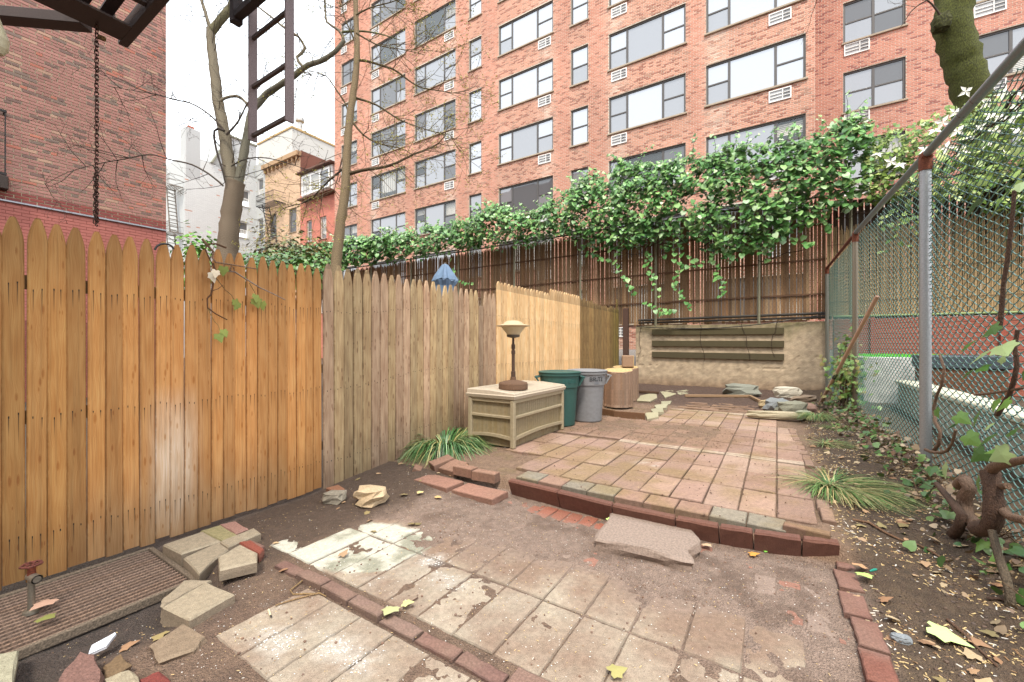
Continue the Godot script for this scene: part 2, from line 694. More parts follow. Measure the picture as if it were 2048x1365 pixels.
func build_ground() -> void:
	var g := MB.new()
	g.col = C(120, 104, 90)
	g.quad(Vector3(-250, -0.12, 120), Vector3(250, -0.12, 120), Vector3(250, -0.12, -250), Vector3(-250, -0.12, -250))
	put("ground", g, M.soil).set_meta("kind", "structure")
	# the yard's earth, modelled with its lumps
	var xs: Array[float] = []
	var zs: Array[float] = []
	var x := -3.35
	while x < 1.25:
		xs.append(x)
		x += 0.0155
	while x < 6.0:
		xs.append(x)
		x += 0.25
	var z := 0.6
	while z > -3.3:
		zs.append(z)
		z -= 0.0155 if z < -0.1 else 0.06
	while z > -11.2:
		zs.append(z)
		z -= 0.032
	var nx := xs.size()
	var v := PackedVector3Array()
	var c := PackedColorArray()
	var idx := PackedInt32Array()
	for zz in zs:
		for xx in xs:
			v.append(Vector3(xx, ground_height(xx, zz), zz))
			c.append(ground_color(xx, zz))
	var nn := PackedVector3Array()
	nn.resize(v.size())
	for j in zs.size():
		for i in nx:
			var k := j * nx + i
			var l := v[k - 1] if i > 0 else v[k]
			var r := v[k + 1] if i < nx - 1 else v[k]
			var u := v[k + nx] if j < zs.size() - 1 else v[k]
			var d := v[k - nx] if j > 0 else v[k]
			nn[k] = (d - u).cross(r - l).normalized()
			if i < nx - 1 and j < zs.size() - 1:
				idx.append_array([k, k + nx, k + 1, k + 1, k + nx, k + nx + 1])
	var a := []
	a.resize(Mesh.ARRAY_MAX)
	a[Mesh.ARRAY_VERTEX] = v
	a[Mesh.ARRAY_NORMAL] = nn
	a[Mesh.ARRAY_COLOR] = c
	a[Mesh.ARRAY_INDEX] = idx
	var am := ArrayMesh.new()
	am.add_surface_from_arrays(Mesh.PRIMITIVE_TRIANGLES, a)
	am.surface_set_material(0, M.soil)
	put_mesh("soil", am, Transform3D()).set_meta("kind", "structure")


# a paving unit with a gridded, slightly worn top that takes the paving's stains
func unit(called: String, parent: Node3D, x0: float, x1: float, z0: float, z1: float, top: float, thick: float, base: Color, nx: int, nz: int, m: Material, t := Transform3D(), worn := 0.004) -> void:
	var b := MB.new()
	var ch := 0.006
	var g := []
	for j in nz + 1:
		var row := []
		for i in nx + 1:
			var fx := lerpf(x0 + ch, x1 - ch, float(i) / nx)
			var fz := lerpf(z0 - ch, z1 + ch, float(j) / nz)
			var e := (i == 0 or i == nx or j == 0 or j == nz)
			var y := top + noise_c.get_noise_2d(fx * 2.0, fz * 2.0) * worn * 0.6
			if e:
				fx += rng.randf_range(-1, 1) * worn * 0.5
				fz += rng.randf_range(-1, 1) * worn * 0.5
				y -= worn * 0.4
			row.append(Vector3(fx, y, fz))
		g.append(row)
	for j in nz:
		for i in nx:
			var p: Vector3 = g[j][i]
			var q: Vector3 = g[j][i + 1]
			var r: Vector3 = g[j + 1][i + 1]
			var s: Vector3 = g[j + 1][i]
			var cp := paving_tint(p.x, p.z, base)
			var cq := paving_tint(q.x, q.z, base)
			var cr := paving_tint(r.x, r.z, base)
			var cs := paving_tint(s.x, s.z, base)
			b.tric(t * p, t * q, t * r, cp, cq, cr)
			b.tric(t * p, t * r, t * s, cp, cr, cs)
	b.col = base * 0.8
	var rim := []
	for i in nx + 1:
		rim.append(g[0][i])
	for j in range(1, nz + 1):
		rim.append(g[j][nx])
	for i in range(nx - 1, -1, -1):
		rim.append(g[nz][i])
	for j in range(nz - 1, 0, -1):
		rim.append(g[j][0])
	var mid := Vector3((x0 + x1) * 0.5, 0, (z0 + z1) * 0.5)
	for i in rim.size():
		var p: Vector3 = rim[i]
		var q: Vector3 = rim[(i + 1) % rim.size()]
		var po := Vector3(clampf(p.x + signf(p.x - mid.x) * ch, x0, x1) if absf(p.x - mid.x) > (x1 - x0) * 0.5 - ch * 2.0 else p.x, top - ch, clampf(p.z + signf(p.z - mid.z) * ch, z1, z0) if absf(p.z - mid.z) > (z0 - z1) * 0.5 - ch * 2.0 else p.z)
		var qo := Vector3(clampf(q.x + signf(q.x - mid.x) * ch, x0, x1) if absf(q.x - mid.x) > (x1 - x0) * 0.5 - ch * 2.0 else q.x, top - ch, clampf(q.z + signf(q.z - mid.z) * ch, z1, z0) if absf(q.z - mid.z) > (z0 - z1) * 0.5 - ch * 2.0 else q.z)
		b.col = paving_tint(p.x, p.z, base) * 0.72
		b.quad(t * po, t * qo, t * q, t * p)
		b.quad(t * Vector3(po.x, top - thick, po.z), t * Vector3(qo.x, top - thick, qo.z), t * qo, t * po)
	put(called, b, m, parent)


func tilt(at: Vector3, amount: float) -> Transform3D:
	var b := Basis.from_euler(Vector3(rng.randf_range(-amount, amount), rng.randf_range(-amount, amount) * 0.8, rng.randf_range(-amount, amount)))
	return Transform3D(b, at - b * at)


func build_paving() -> void:
	var tans := [C(198, 184, 166), C(190, 176, 158), C(202, 188, 170)]
	var low := struct("lower_paving")
	for row in [[0.46, 0.05], [0.045, -0.36], [-0.365, -0.775], [-0.78, -1.185], [-1.315, -1.722], [-1.727, -2.1]]:
		for k in range(-8, 6):
			var x0 := -0.93 + 0.2053 * k
			if k == 5:
				continue
			var x1 := x0 + 0.2023
			var z0: float = row[0]
			var z1: float = row[1]
			if z0 > -0.5 and (x0 < -1.75 or x0 < -1.4 and z0 > -0.2):
				continue
			if z0 > -0.8 and z0 < -0.36 and x0 < -1.99:
				continue
			if z0 > -1.2 and x0 < -2.4:
				continue
			unit("paver", low, x0, x1, z0, z1, rng.randf_range(-0.003, 0.003), 0.05, vary(tans[rng.randi() % 3], 0.06), 7, 13, M.paver, tilt(Vector3(x0 + 0.1, 0, z0 - 0.2), 0.006))
	# the brick-on-edge border that curves across the paving
	var border := struct("brick_border")
	for k in 11:
		var x0 := -2.72 + 0.212 * k
		if k == 1:
			continue
		var top := 0.028 if k in [0, 3, 4, 5] else 0.012
		var t := tilt(Vector3(x0 + 0.1, 0, -1.23), 0.03)
		unit("brick", border, x0, x0 + 0.205, -1.196, -1.262 - (0.05 if k > 8 else 0.0), top, 0.09, vary(C(132, 92, 84).lerp(C(150, 124, 110), rng.randf() * 0.8), 0.12), 5, 2, M.brick, t, 0.008)
	# red bricks laid flat below the step, mostly under earth
	var red := struct("brick_paving")
	for row in [[-2.115, -2.318], [-2.322, -2.525], [-2.529, -2.74]]:
		for k in range(-8, 12):
			var x0 := -0.93 + 0.1035 * k
			var z0: float = row[0]
			var z1: float = row[1]
			var tone := C(172, 94, 70)
			if rng.randf() < 0.25:
				tone = C(170, 128, 108)
			unit("brick", red, x0, x0 + 0.1, z0, z1, rng.randf_range(-0.004, 0.004), 0.05, vary(tone, 0.14), 3, 5, M.brick, tilt(Vector3(x0 + 0.05, 0, z0 - 0.1), 0.012))
	var side := struct("brick_edging")
	var zz := -1.0
	while zz > -2.85:
		var t := tilt(Vector3(0.3, 0, zz - 0.1), 0.05)
		t.origin.x += rng.randf_range(-0.015, 0.015)
		unit("brick", side, 0.255, 0.352, zz, zz - 0.205, 0.03, 0.08, vary(C(138, 68, 54), 0.14), 3, 5, M.brick, t, 0.008)
		zz -= rng.randf_range(0.212, 0.235)
	# the raised patio
	var patio := struct("patio_paving")
	var pinks := [C(196, 164, 146), C(190, 156, 140), C(198, 168, 150), C(180, 148, 132)]
	for row in [[-3.068, -3.535], [-3.545, -4.02], [-4.03, -4.505], [-4.632, -5.075], [-5.085, -5.535], [-5.545, -5.99], [-6.0, -6.395], [-6.405, -6.795], [-6.805, -7.195]]:
		for k in range(-13, 1):
			var x0 := 0.2135 * k
			var z0: float = row[0]
			var z1: float = row[1]
			if z0 > -4.6 and x0 < -2.4 or z0 > -3.1 and x0 < -2.05:
				continue
			if z0 < -5.6 and x0 < -2.3 or z0 < -5.9 and x0 < -1.55:
				continue
			if z0 < -6.3 and x0 > -0.05:
				continue
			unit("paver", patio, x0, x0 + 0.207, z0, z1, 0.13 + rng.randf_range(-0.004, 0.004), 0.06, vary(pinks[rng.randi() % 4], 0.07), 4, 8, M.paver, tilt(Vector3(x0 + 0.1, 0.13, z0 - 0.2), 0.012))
	for row in [[-4.515, -4.565], [-4.572, -4.624], [-7.205, -7.27], [-7.28, -7.345]]:
		for k in range(-7, 1):
			var x0 := 0.2135 * k
			if row[0] < -7.0 and k == 0:
				continue
			unit("brick", patio, x0, x0 + 0.206, row[0], row[1], 0.134 + rng.randf_range(-0.003, 0.003), 0.06, vary(C(214, 192, 172), 0.07), 3, 1, M.paver, tilt(Vector3(x0 + 0.1, 0.13, row[0]), 0.01))
	# split slabs laid as crazy strips at the far end
	for k in 7:
		for j in 4:
			var x0 := -1.45 + j * 0.36 + rng.randf_range(-0.08, 0.08) + k * 0.02
			var z0 := -7.42 - 0.13 * k
			if x0 > -0.35:
				continue
			unit("slab", patio, x0, x0 + rng.randf_range(0.26, 0.4), z0, z0 - rng.randf_range(0.07, 0.12), 0.142 + rng.randf_range(-0.004, 0.008), 0.06, vary(C(180, 146, 128), 0.1), 3, 2, M.paver, tilt(Vector3(x0, 0.14, z0), 0.05), 0.01)
	# coping bricks along the front
	for k in 10:
		var x0 := -1.79 + 0.2045 * k
		if k == 9:
			continue
		unit("coping_brick", patio, x0, x0 + 0.198, -2.862, -3.056, 0.128, 0.06, vary(C(168, 158, 142) if rng.randf() < 0.55 else C(182, 148, 130), 0.06), 4, 4, M.paver, tilt(Vector3(x0 + 0.1, 0.13, -2.95), 0.015))
	unit("coping_brick", patio, 0.03, 0.25, -2.90, -2.965, 0.158, 0.06, C(164, 128, 108), 4, 2, M.paver, Transform3D(Basis(Vector3.UP, -0.12), Vector3(-0.35, 0, 0.0)))
	for k in 11:
		var z0 := -3.15 - 0.22 * k - (0.9 if k > 1 else 0.0)
		var x0 := 0.232 - 0.012 * k
		unit("coping_brick", patio, x0, x0 + 0.07, z0, z0 - 0.205, 0.138, 0.07, vary(C(178, 146, 128), 0.08), 2, 4, M.paver, tilt(Vector3(x0, 0.13, z0), 0.05))
	# the standing slabs that hold the front edge
	var edge := struct("patio_edging")
	var cuts := [-1.79, -1.35, -0.93, -0.53, -0.29, -0.115, 0.115, 0.287]
	var front := [-2.735, -2.715, -2.685, -2.69, -2.705, -2.73, -2.775, -2.82]
	for k in 7:
		var b := MB.new()
		b.col = vary(C(136, 94, 80), 0.07)
		var xa: float = cuts[k] + 0.004
		var xb: float = cuts[k + 1] - 0.004
		var za: float = front[k]
		var zb: float = front[k + 1]
		var rings := []
		for e in [[-0.03, -0.07, 0.0], [0.06, -0.03, 0.0], [0.122, 0.0, 0.0], [0.134, -0.006, 0.006]]:
			var y: float = e[0]
			var o: float = e[1]
			var i: float = e[2]
			var jit := 0.003 * sin(k * 3.0 + y * 50.0)
			rings.append(PackedVector3Array([Vector3(xa + i, y, za + o + jit), Vector3(lerpf(xa, xb, 0.35), y + jit, lerpf(za, zb, 0.35) + o), Vector3(lerpf(xa, xb, 0.7), y - jit, lerpf(za, zb, 0.7) + o), Vector3(xb - i, y, zb + o), Vector3(xb - i, y, zb + o - 0.055 + i), Vector3(xa + i, y, za + o - 0.055 + i)]))
		b.loft(rings)
		put("edging_slab", b, M.paver, edge)
	# the broken front corner: two low step slabs and four tilted bricks
	var corner := struct("step_corner")
	swept = true
	for q in [[-2.62, -2.21, 0.055, -0.10], [-2.19, -1.775, 0.05, -0.06]]:
		var mid := Vector3((q[0] + q[1]) * 0.5, q[2], -2.62)
		var ba := Basis.from_euler(Vector3(0.02, q[3], 0.03))
		unit("step_slab", corner, q[0], q[1], -2.52, -2.72, q[2], 0.05, vary(C(186, 140, 122), 0.04), 8, 4, M.paver, Transform3D(ba, mid - ba * mid))
	for q in [[-2.72, -2.56, -2.80, -3.0, 0.13, 0.5, -0.25], [-2.55, -2.36, -2.76, -2.96, 0.12, 0.12, -0.2], [-2.36, -2.16, -2.74, -2.84, 0.155, 0.0, 0.0], [-2.15, -1.93, -2.74, -2.83, 0.15, -0.1, 0.0], [-2.86, -2.72, -2.72, -2.8, 0.07, 0.9, 0.4]]:
		var mid := Vector3((q[0] + q[1]) * 0.5, q[4], (q[2] + q[3]) * 0.5)
		var ba := Basis.from_euler(Vector3(-q[6], -q[5], 0.0))
		unit("brick", corner, q[0], q[1], q[2], q[3], q[4], 0.075, vary(C(176, 136, 116), 0.08), 4, 3, M.paver, Transform3D(ba, mid - ba * mid))
	swept = false


# ---------------------------------------------------------------- the wooden fences on the left

# one flat picket with a pointed head, at x, from z0 to z1 (z falls), standing from y0 to y1
func picket(parent: Node3D, x: float, z0: float, z1: float, y0: float, y1: float, head: float, col: Color, m: Material, column: int, spray := false, blunt := false, called := "picket") -> void:
	var b := MB.new()
	var w := absf(z1 - z0)
	var zc := (z0 + z1) * 0.5
	var lean := rng.randf_range(-0.004, 0.004)
	var fr := x + rng.randf_range(-0.003, 0.003)
	var th := 0.017
	var hw := w * 0.5
	var tip := 0.24 if not blunt else 0.9
	# half-width at each height
	var lv := [[y0, 1.0]]
	var body := y1 - head
	var cuts := 9 if spray else 2
	for k in range(1, cuts + 1):
		lv.append([lerpf(y0, body, float(k) / cuts), 1.0])
	if not blunt:
		lv.append_array([[body + head * 0.28, 0.92], [body + head * 0.55, 0.74], [body + head * 0.85, 0.45], [y1, tip]])
	else:
		lv.append([y1, 1.0])
	var u0 := column / 8.0 + 0.003
	var u1 := (column + 1) / 8.0 - 0.003
	var full := 1.85
	for k in lv.size() - 1:
		var ya: float = lv[k][0]
		var yb: float = lv[k + 1][0]
		var wa: float = hw * lv[k][1]
		var wb: float = hw * lv[k + 1][1]
		var va := 1.0 - (ya - y0) / full
		var vb := 1.0 - (yb - y0) / full
		var sa := lean * (ya - y0)
		var sb := lean * (yb - y0)
		var e := 0.005
		var segs := 3 if spray else 1
		var ca := col
		var cb := col
		# front face (towards +x), split across for the sprayed ones
		for s in segs:
			var f0 := float(s) / segs
			var f1 := float(s + 1) / segs
			var za0 := zc + sa + lerpf(wa, -wa, f0) + (-e if s == 0 else 0.0)
			var za1 := zc + sa + lerpf(wa, -wa, f1) + (e if s == segs - 1 else 0.0)
			var zb0 := zc + sb + lerpf(wb, -wb, f0) + (-e if s == 0 else 0.0)
			var zb1 := zc + sb + lerpf(wb, -wb, f1) + (e if s == segs - 1 else 0.0)
			if spray:
				ca = sprayed(col, za0, ya)
				cb = sprayed(col, zb0, yb)
				b.col = ca
				var q := [Vector3(fr, ya, za0), Vector3(fr, ya, za1), Vector3(fr, yb, zb1), Vector3(fr, yb, zb0)]
				var us := [Vector2(lerpf(u0, u1, f0), va), Vector2(lerpf(u0, u1, f1), va), Vector2(lerpf(u0, u1, f1), vb), Vector2(lerpf(u0, u1, f0), vb)]
				var cs := [ca, sprayed(col, za1, ya), sprayed(col, zb1, yb), cb]
				for i in [0, 2, 1, 0, 3, 2]:
					b.v.append(q[i]); b.n.append(Vector3.RIGHT); b.c.append(cs[i]); b.uv.append(us[i])
			else:
				b.quv(Vector3(fr, ya, za0), Vector3(fr, ya, za1), Vector3(fr, yb, zb1), Vector3(fr, yb, zb0), Vector2(u0, va), Vector2(u1, va), Vector2(u1, vb), Vector2(u0, vb), ca, cb)
		# eased edges and sides
		for s in [1.0, -1.0]:
			var A := Vector3(fr, ya, zc + sa + s * (wa - e))
			var B := Vector3(fr, yb, zc + sb + s * (wb - e))
			var A2 := Vector3(fr - 0.005, ya, zc + sa + s * wa)
			var B2 := Vector3(fr - 0.005, yb, zc + sb + s * wb)
			var A3 := Vector3(fr - th, ya, zc + sa + s * wa)
			var B3 := Vector3(fr - th, yb, zc + sb + s * wb)
			var uu := u0 if s > 0 else u1
			for p in [[A2, A, B, B2], [A3, A2, B2, B3]]:
				if s > 0:
					b.quv(p[0], p[1], p[2], p[3], Vector2(uu, va), Vector2(uu, va), Vector2(uu, vb), Vector2(uu, vb), ca * 0.95, cb * 0.95)
				else:
					b.quv(p[1], p[0], p[3], p[2], Vector2(uu, va), Vector2(uu, va), Vector2(uu, vb), Vector2(uu, vb), ca * 0.95, cb * 0.95)
		var D := Vector3(fr - th, ya, zc + sa + wa)
		var E := Vector3(fr - th, ya, zc + sa - wa)
		var F := Vector3(fr - th, yb, zc + sb - wb)
		var H := Vector3(fr - th, yb, zc + sb + wb)
		b.quv(E, D, H, F, Vector2(u0, va), Vector2(u1, va), Vector2(u1, vb), Vector2(u0, vb), ca, cb)
	b.col = col
	var tw: float = hw * lv[-1][1]
	var tz := zc + lean * (y1 - y0)
	b.quad(Vector3(fr - th, y1, tz + tw), Vector3(fr, y1, tz + tw), Vector3(fr, y1, tz - tw), Vector3(fr - th, y1, tz - tw))
	put(called, b, m, parent)


# the patch of white spray on the orange fence
func sprayed(col: Color, z: float, y: float) -> Color:
	var dz := (z + 1.06) / 0.11
	var dy := (y - 0.44) / 0.38
	var k := 0.72 * exp(-(dz * dz * dz * dz * 0.8 + dy * dy * dy * dy))
	var low := 0.35 * sstep(0.55, 0.0, y) * sstep(-0.55, -0.75, z) * (1.0 - sstep(-1.5, -1.9, z))
	col = col.lerp(C(120, 98, 64), 0.4 * sstep(1.35, 1.8, y))
	return col.lerp(Color(0.74, 0.70, 0.66), k).lerp(Color(0.50, 0.40, 0.28), low)


func rails(parent: Node3D, x: float, z0: float, z1: float, ys: Array, col: Color) -> void:
	for y in ys:
		var b := MB.new()
		b.col = col
		b.bx(Vector3(x - 0.045, y, (z0 + z1) * 0.5), Vector3(0.04, 0.07, absf(z1 - z0)))
		put("rail", b, M.wood_flat, parent)


func build_left_fences() -> void:
	var fx := -3.2
	var f := thing("picket_fence", "orange-brown stockade fence with pointed pickets and a white spray patch", "fence", Vector3(fx, 0, -1.0))
	var cuts := [0.55, 0.44, 0.33, 0.22, 0.11, 0.0, -0.11, -0.22]
	var seams := [Vector3(-3.2, 0.931, -0.367), Vector3(-3.2, 0.922, -0.442), Vector3(-3.2, 0.914, -0.517), Vector3(-3.2, 0.906, -0.589), Vector3(-3.2, 0.897, -0.664), Vector3(-3.2, 0.889, -0.738), Vector3(-3.2, 0.881, -0.815), Vector3(-3.2, 0.872, -0.888), Vector3(-3.2, 0.864, -0.962), Vector3(-3.2, 0.856, -1.035), Vector3(-3.2, 0.848, -1.108), Vector3(-3.2, 0.839, -1.184), Vector3(-3.2, 0.831, -1.257), Vector3(-3.2, 0.823, -1.33), Vector3(-3.2, 0.815, -1.403), Vector3(-3.2, 0.806, -1.478), Vector3(-3.2, 0.798, -1.553), Vector3(-3.2, 0.79, -1.627), Vector3(-3.2, 0.782, -1.698), Vector3(-3.2, 0.774, -1.773), Vector3(-3.2, 0.765, -1.846), Vector3(-3.2, 0.757, -1.919), Vector3(-3.2, 0.749, -1.989), Vector3(-3.2, 0.741, -2.062)]
	for p in seams:
		cuts.append(p.z)
	for k in cuts.size() - 1:
		if cuts[k] - cuts[k + 1] < 0.03:
			continue
		var gap := rng.randf_range(0.0002, 0.0018)
		var near := sstep(-0.2, -1.2, cuts[k])
		var col := vary(C(168, 130, 80).lerp(C(204, 156, 102), near), 0.065)
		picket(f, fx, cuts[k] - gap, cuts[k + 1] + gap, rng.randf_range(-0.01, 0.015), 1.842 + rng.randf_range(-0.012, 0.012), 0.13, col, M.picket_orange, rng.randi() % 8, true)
	rails(f, fx + 0.003, 0.55, -2.06, [0.22, 0.83, 1.52], C(120, 84, 50))
	# weathered grey section
	f = thing("picket_fence", "weathered grey-brown picket fence with mossy tips behind the storage box", "fence", Vector3(fx, 0, -3.3))
	var z := -2.078
	for k in 26:
		var w := 0.0975
		var y0 := lerpf(-0.01, 0.1, sstep(-2.2, -3.3, z))
		var y1 := 1.885 + rng.randf_range(-0.015, 0.02)
		var col := vary(Color(0.93, 0.89, 0.83), 0.07)
		if rng.randf() < 0.4:
			col = Color(col.r * 0.95, col.g * 1.0, col.b * 0.84)
		if k == 22:
			picket(f, fx, z - 0.002, z - w + 0.002, y0, 1.70, 0.1, col * 0.8, M.picket_grey, rng.randi() % 8, false, true)
		else:
			picket(f, fx, z - rng.randf_range(0.001, 0.004), z - w + rng.randf_range(0.001, 0.004), y0, y1, 0.17, col, M.picket_grey, rng.randi() % 8)
		z -= w
	rails(f, fx + 0.003, -2.08, -4.61, [0.35, 1.0, 1.62], C(96, 78, 60))
	# two new pale panels
	for q in [[-4.615, -6.165, 2.06, 17, "new pale yellow picket panel behind the patio lamp"], [-6.175, -7.43, 2.135, 14, "taller pale yellow picket panel behind the two bins"]]:
		f = thing("picket_fence", q[4], "fence", Vector3(fx, 0, (q[0] + q[1]) * 0.5), "new yellow fence panels")
		var step: float = (q[0] - q[1]) / q[3]
		for k in q[3]:
			var za: float = q[0] - step * k
			picket(f, fx + 0.004, za - 0.0012, za - step + 0.0012, 0.1, q[2] + rng.randf_range(-0.006, 0.006), 0.07, vary(C(240, 212, 172), 0.04), M.picket_orange, rng.randi() % 8)
		rails(f, fx + 0.006, q[0], q[1], [0.35, 1.0, 1.75], C(200, 165, 115))
	f = thing("picket_fence", "mossy olive picket fence with frayed tips beside the concrete wall", "fence", Vector3(fx, 0, -8.6))
	z = -7.445
	for k in 26:
		var w := 0.0895
		var col := vary(C(196, 184, 138).lerp(C(164, 164, 92), sstep(-8.8, -9.7, z)), 0.12)
		var y1 := 2.10 + rng.randf_range(-0.03, 0.03) - 0.06 * (k / 26.0)
		if k == 24:
			y1 = 2.28
		picket(f, fx, z - 0.003, z - w + 0.003, 0.1, y1, 0.14, col, M.picket_grey, rng.randi() % 8)
		z -= w
	rails(f, fx + 0.003, -7.45, -9.77, [0.4, 1.0, 1.75], C(96, 82, 50))


# ---------------------------------------------------------------- the wall and the slat fence at the back

func build_back_wall() -> void:
	var zf := -11.0
	var w := thing("concrete_wall", "stained tan concrete retaining wall under the slat fence", "wall", Vector3(-1.1, 0.1, zf))
	var b := MB.new()
	# its face is a grid, so that stains and the two long cracks are real
	var nx := 90
	var ny := 40
	var x0 := -3.15
	var x1 := 0.93
	var g := []
	for j in ny + 1:
		var row := []
		for i in nx + 1:
			var x := lerpf(x0, x1, float(i) / nx)
			var y := lerpf(-0.1, 1.69 + 0.012 * sin(x * 2.0), float(j) / ny)
			var d := noise_b.get_noise_2d(x * 1.5, y * 1.5) * 0.008 + noise_c.get_noise_2d(x * 2.0, y * 2.0) * 0.004
			for cr in [0.92 + 0.02 * sin(x * 9.0), 0.66 + 0.015 * sin(x * 11.0 + 1.0)]:
				if absf(y - cr) < 0.022 and (x < -2.6 or x > -0.6):
					d -= 0.012 * sstep(-0.1, 0.25, noise_b.get_noise_2d(x * 2.0, cr * 9.0))
			row.append(Vector3(x, y, zf + d))
		g.append(row)
	var colour := func(p: Vector3) -> Color:
		var n := noise_b.get_noise_2d(p.x, p.y * 1.5) * 0.5 + 0.5
		var m := noise_a.get_noise_2d(p.x * 2.0 + 9.0, p.y * 0.6) * 0.5 + 0.5
		var c := C(208, 186, 156).lerp(C(188, 166, 138), n)
		c = c.lerp(C(150, 122, 96), sstep(0.5, 0.15, p.y) * 0.8)
		c = c.lerp(C(136, 126, 90), sstep(1.3, 1.75, p.y + 0.3 * (m - 0.5)) * 0.8)
		c = c.lerp(C(112, 116, 52), sstep(0.5, 0.75, m) * sstep(0.0, 0.6, p.x) * sstep(1.1, 1.6, p.y))
		return c
	for j in ny:
		for i in nx:
			var p: Vector3 = g[j][i]
			var q: Vector3 = g[j][i + 1]
			var r: Vector3 = g[j + 1][i + 1]
			var s: Vector3 = g[j + 1][i]
			b.tric(p, q, r, colour.call(p), colour.call(q), colour.call(r))
			b.tric(p, r, s, colour.call(p), colour.call(r), colour.call(s))
	put("wall_face", b, M.concrete, w)
	b = MB.new()
	b.col = C(150, 134, 92)
	b.bx(Vector3((x0 + x1) * 0.5, 0.79, zf - 0.14), Vector3(x1 - x0, 1.78, 0.24), 0.01)
	put("wall_core", b, M.concrete, w)
	var k := 0
	for q in [[1306, 660, 1557, 672], [1304, 693, 1557, 703], [1304, 720, 1557, 733]]:
		b = MB.new()
		b.col = vary(C(92, 82, 54), 0.08)
		var ys: float = [1.575, 1.285, 1.0][k]
		var ye: float = [1.535, 1.245, 0.955][k]
		b.bar(Vector3(-2.72, ys - 0.05, zf + 0.035), Vector3(0.13, ye - 0.03, zf + 0.035), 0.145, 0.045, Vector3.BACK, 0.004)
		var o := put("plank", b, M.wood_flat, w)
		if k == 2:
			o.set_meta("label", "lowest plank, greenest with moss")
		b = MB.new()
		b.col = C(112, 118, 44)
		k += 1
	# black cable sagging across the wall
	var c := MB.new()
	c.col = C(40, 38, 38)
	var pts := []
	var rad := []
	for i in 15:
		var t := i / 14.0
		pts.append(Vector3(lerpf(-3.1, 0.85, t), lerpf(1.68, 1.84, t) - 0.16 * sin(PI * t), zf + 0.075))
		rad.append(0.011)
	c.tube(pts, rad, 6)
	var cab := put("cable", c, M.paint)
	tag(cab, "black cable sagging across the top of the concrete wall", "cable")
	# dead vines clinging to the wall
	b = MB.new()
	b.col = C(92, 74, 56)
	for q in [-2.98, -0.68, 0.02, -1.6]:
		var p := [Vector3(q, 1.75, zf + 0.07)]
		var rr := [0.008]
		for i in 7:
			p.append(p[-1] + Vector3(rng.randf_range(-0.06, 0.06), -rng.randf_range(0.08, 0.17), rng.randf_range(-0.003, 0.003)))
			rr.append(0.006)
		b.tube(p, rr, 4)
	tag(put("dead_vine", b, M.bark), "thin dead vine stems clinging to the concrete wall", "vine")

	# the tall slat fence
	var f := thing("slat_fence", "tall brown slat fence with pipe posts along the back of the yard", "fence", Vector3(-7, 1.7, zf - 0.1))
	var x := -15.6
	var n := 0
	while x < 0.9:
		var wd := rng.randf_range(0.045, 0.068)
		if n < 292:
			b = MB.new()
			b.col = vary(C(156, 120, 84), 0.24) if rng.randf() < 0.75 else vary(C(182, 148, 110), 0.18)
			var yb := 1.74 + rng.randf_range(-0.04, 0.03)
			var yt := 4.36 + rng.randf_range(-0.06, 0.06)
			var zz := zf - 0.16 + rng.randf_range(-0.006, 0.006)
			var ln := rng.randf_range(-0.012, 0.012)
			var hw := wd * 0.5
			b.loft([PackedVector3Array([Vector3(x - hw, yb, zz), Vector3(x + hw, yb, zz), Vector3(x + hw, yb, zz - 0.012), Vector3(x - hw, yb, zz - 0.012)]), PackedVector3Array([Vector3(x - hw + ln, yt - 0.09, zz), Vector3(x + hw + ln, yt - 0.09, zz), Vector3(x + hw + ln, yt - 0.09, zz - 0.012), Vector3(x - hw + ln, yt - 0.09, zz - 0.012)]), PackedVector3Array([Vector3(x - hw * 0.5 + ln, yt, zz), Vector3(x + hw * 0.5 + ln, yt, zz), Vector3(x + hw * 0.5 + ln, yt, zz - 0.012), Vector3(x - hw * 0.5 + ln, yt, zz - 0.012)])])
			put("slat", b, M.wood, f)
			n += 1
		x += wd + (rng.randf_range(0.002, 0.006) if rng.randf() < 0.7 else rng.randf_range(0.01, 0.022))
	for y in [2.3, 3.05, 3.8]:
		b = MB.new()
		b.col = C(128, 94, 68)
		b.bx(Vector3(-7.35, y, zf - 0.135), Vector3(16.5, 0.035, 0.02))
		put("slat_rail", b, M.wood_flat, f)
	b = MB.new()
	b.col = C(58, 50, 46)
	b.tube([Vector3(-3.1, 1.845, zf - 0.06), Vector3(0.86, 1.875, zf - 0.06)], [0.03, 0.03], 8)
	b.tube([Vector3(-3.1, 1.775, zf - 0.09), Vector3(0.86, 1.79, zf - 0.09)], [0.022, 0.022], 8)
	put("bottom_pipe", b, M.iron, f)
	b = MB.new()
	b.col = C(130, 118, 98)
	b.tube([Vector3(-15.6, 4.42, zf - 0.05), Vector3(4.6, 4.36, zf - 0.05)], [0.024, 0.024], 8)
	put("top_pipe", b, M.galv, f)
	for p in [Vector3(-11.555, 3.626, -11), Vector3(-9.257, 3.433, -11), Vector3(-6.979, 4.025, -11), Vector3(-4.736, 3.336, -11), Vector3(-2.646, 3.132, -11), Vector3(-0.353, 2.795, -11), Vector3(1.289, 3.989, -11), Vector3(-13.824, 4.221, -11)]:
		b = MB.new()
		b.col = C(150, 144, 120)
		b.tube([Vector3(p.x, 1.66, zf - 0.03), Vector3(p.x, 4.46, zf - 0.05)], [0.033, 0.033], 10)
		put("post", b, M.galv, f)
	# diamond wire in front of the slats
	b = MB.new()
	b.col = C(84, 66, 54)
	var d := 0.075
	x = -9.0
	while x < 0.9:
		var y := 1.9
		var s := 1.0
		var p := []
		while y < 4.42:
			p.append(Vector3(x + s * d * 0.5, y, zf - 0.11 + 0.004 * s))
			s = -s
			y += d
		for i in p.size() - 1:
			b.bar(p[i], p[i + 1], 0.003, 0.003)
		x += d
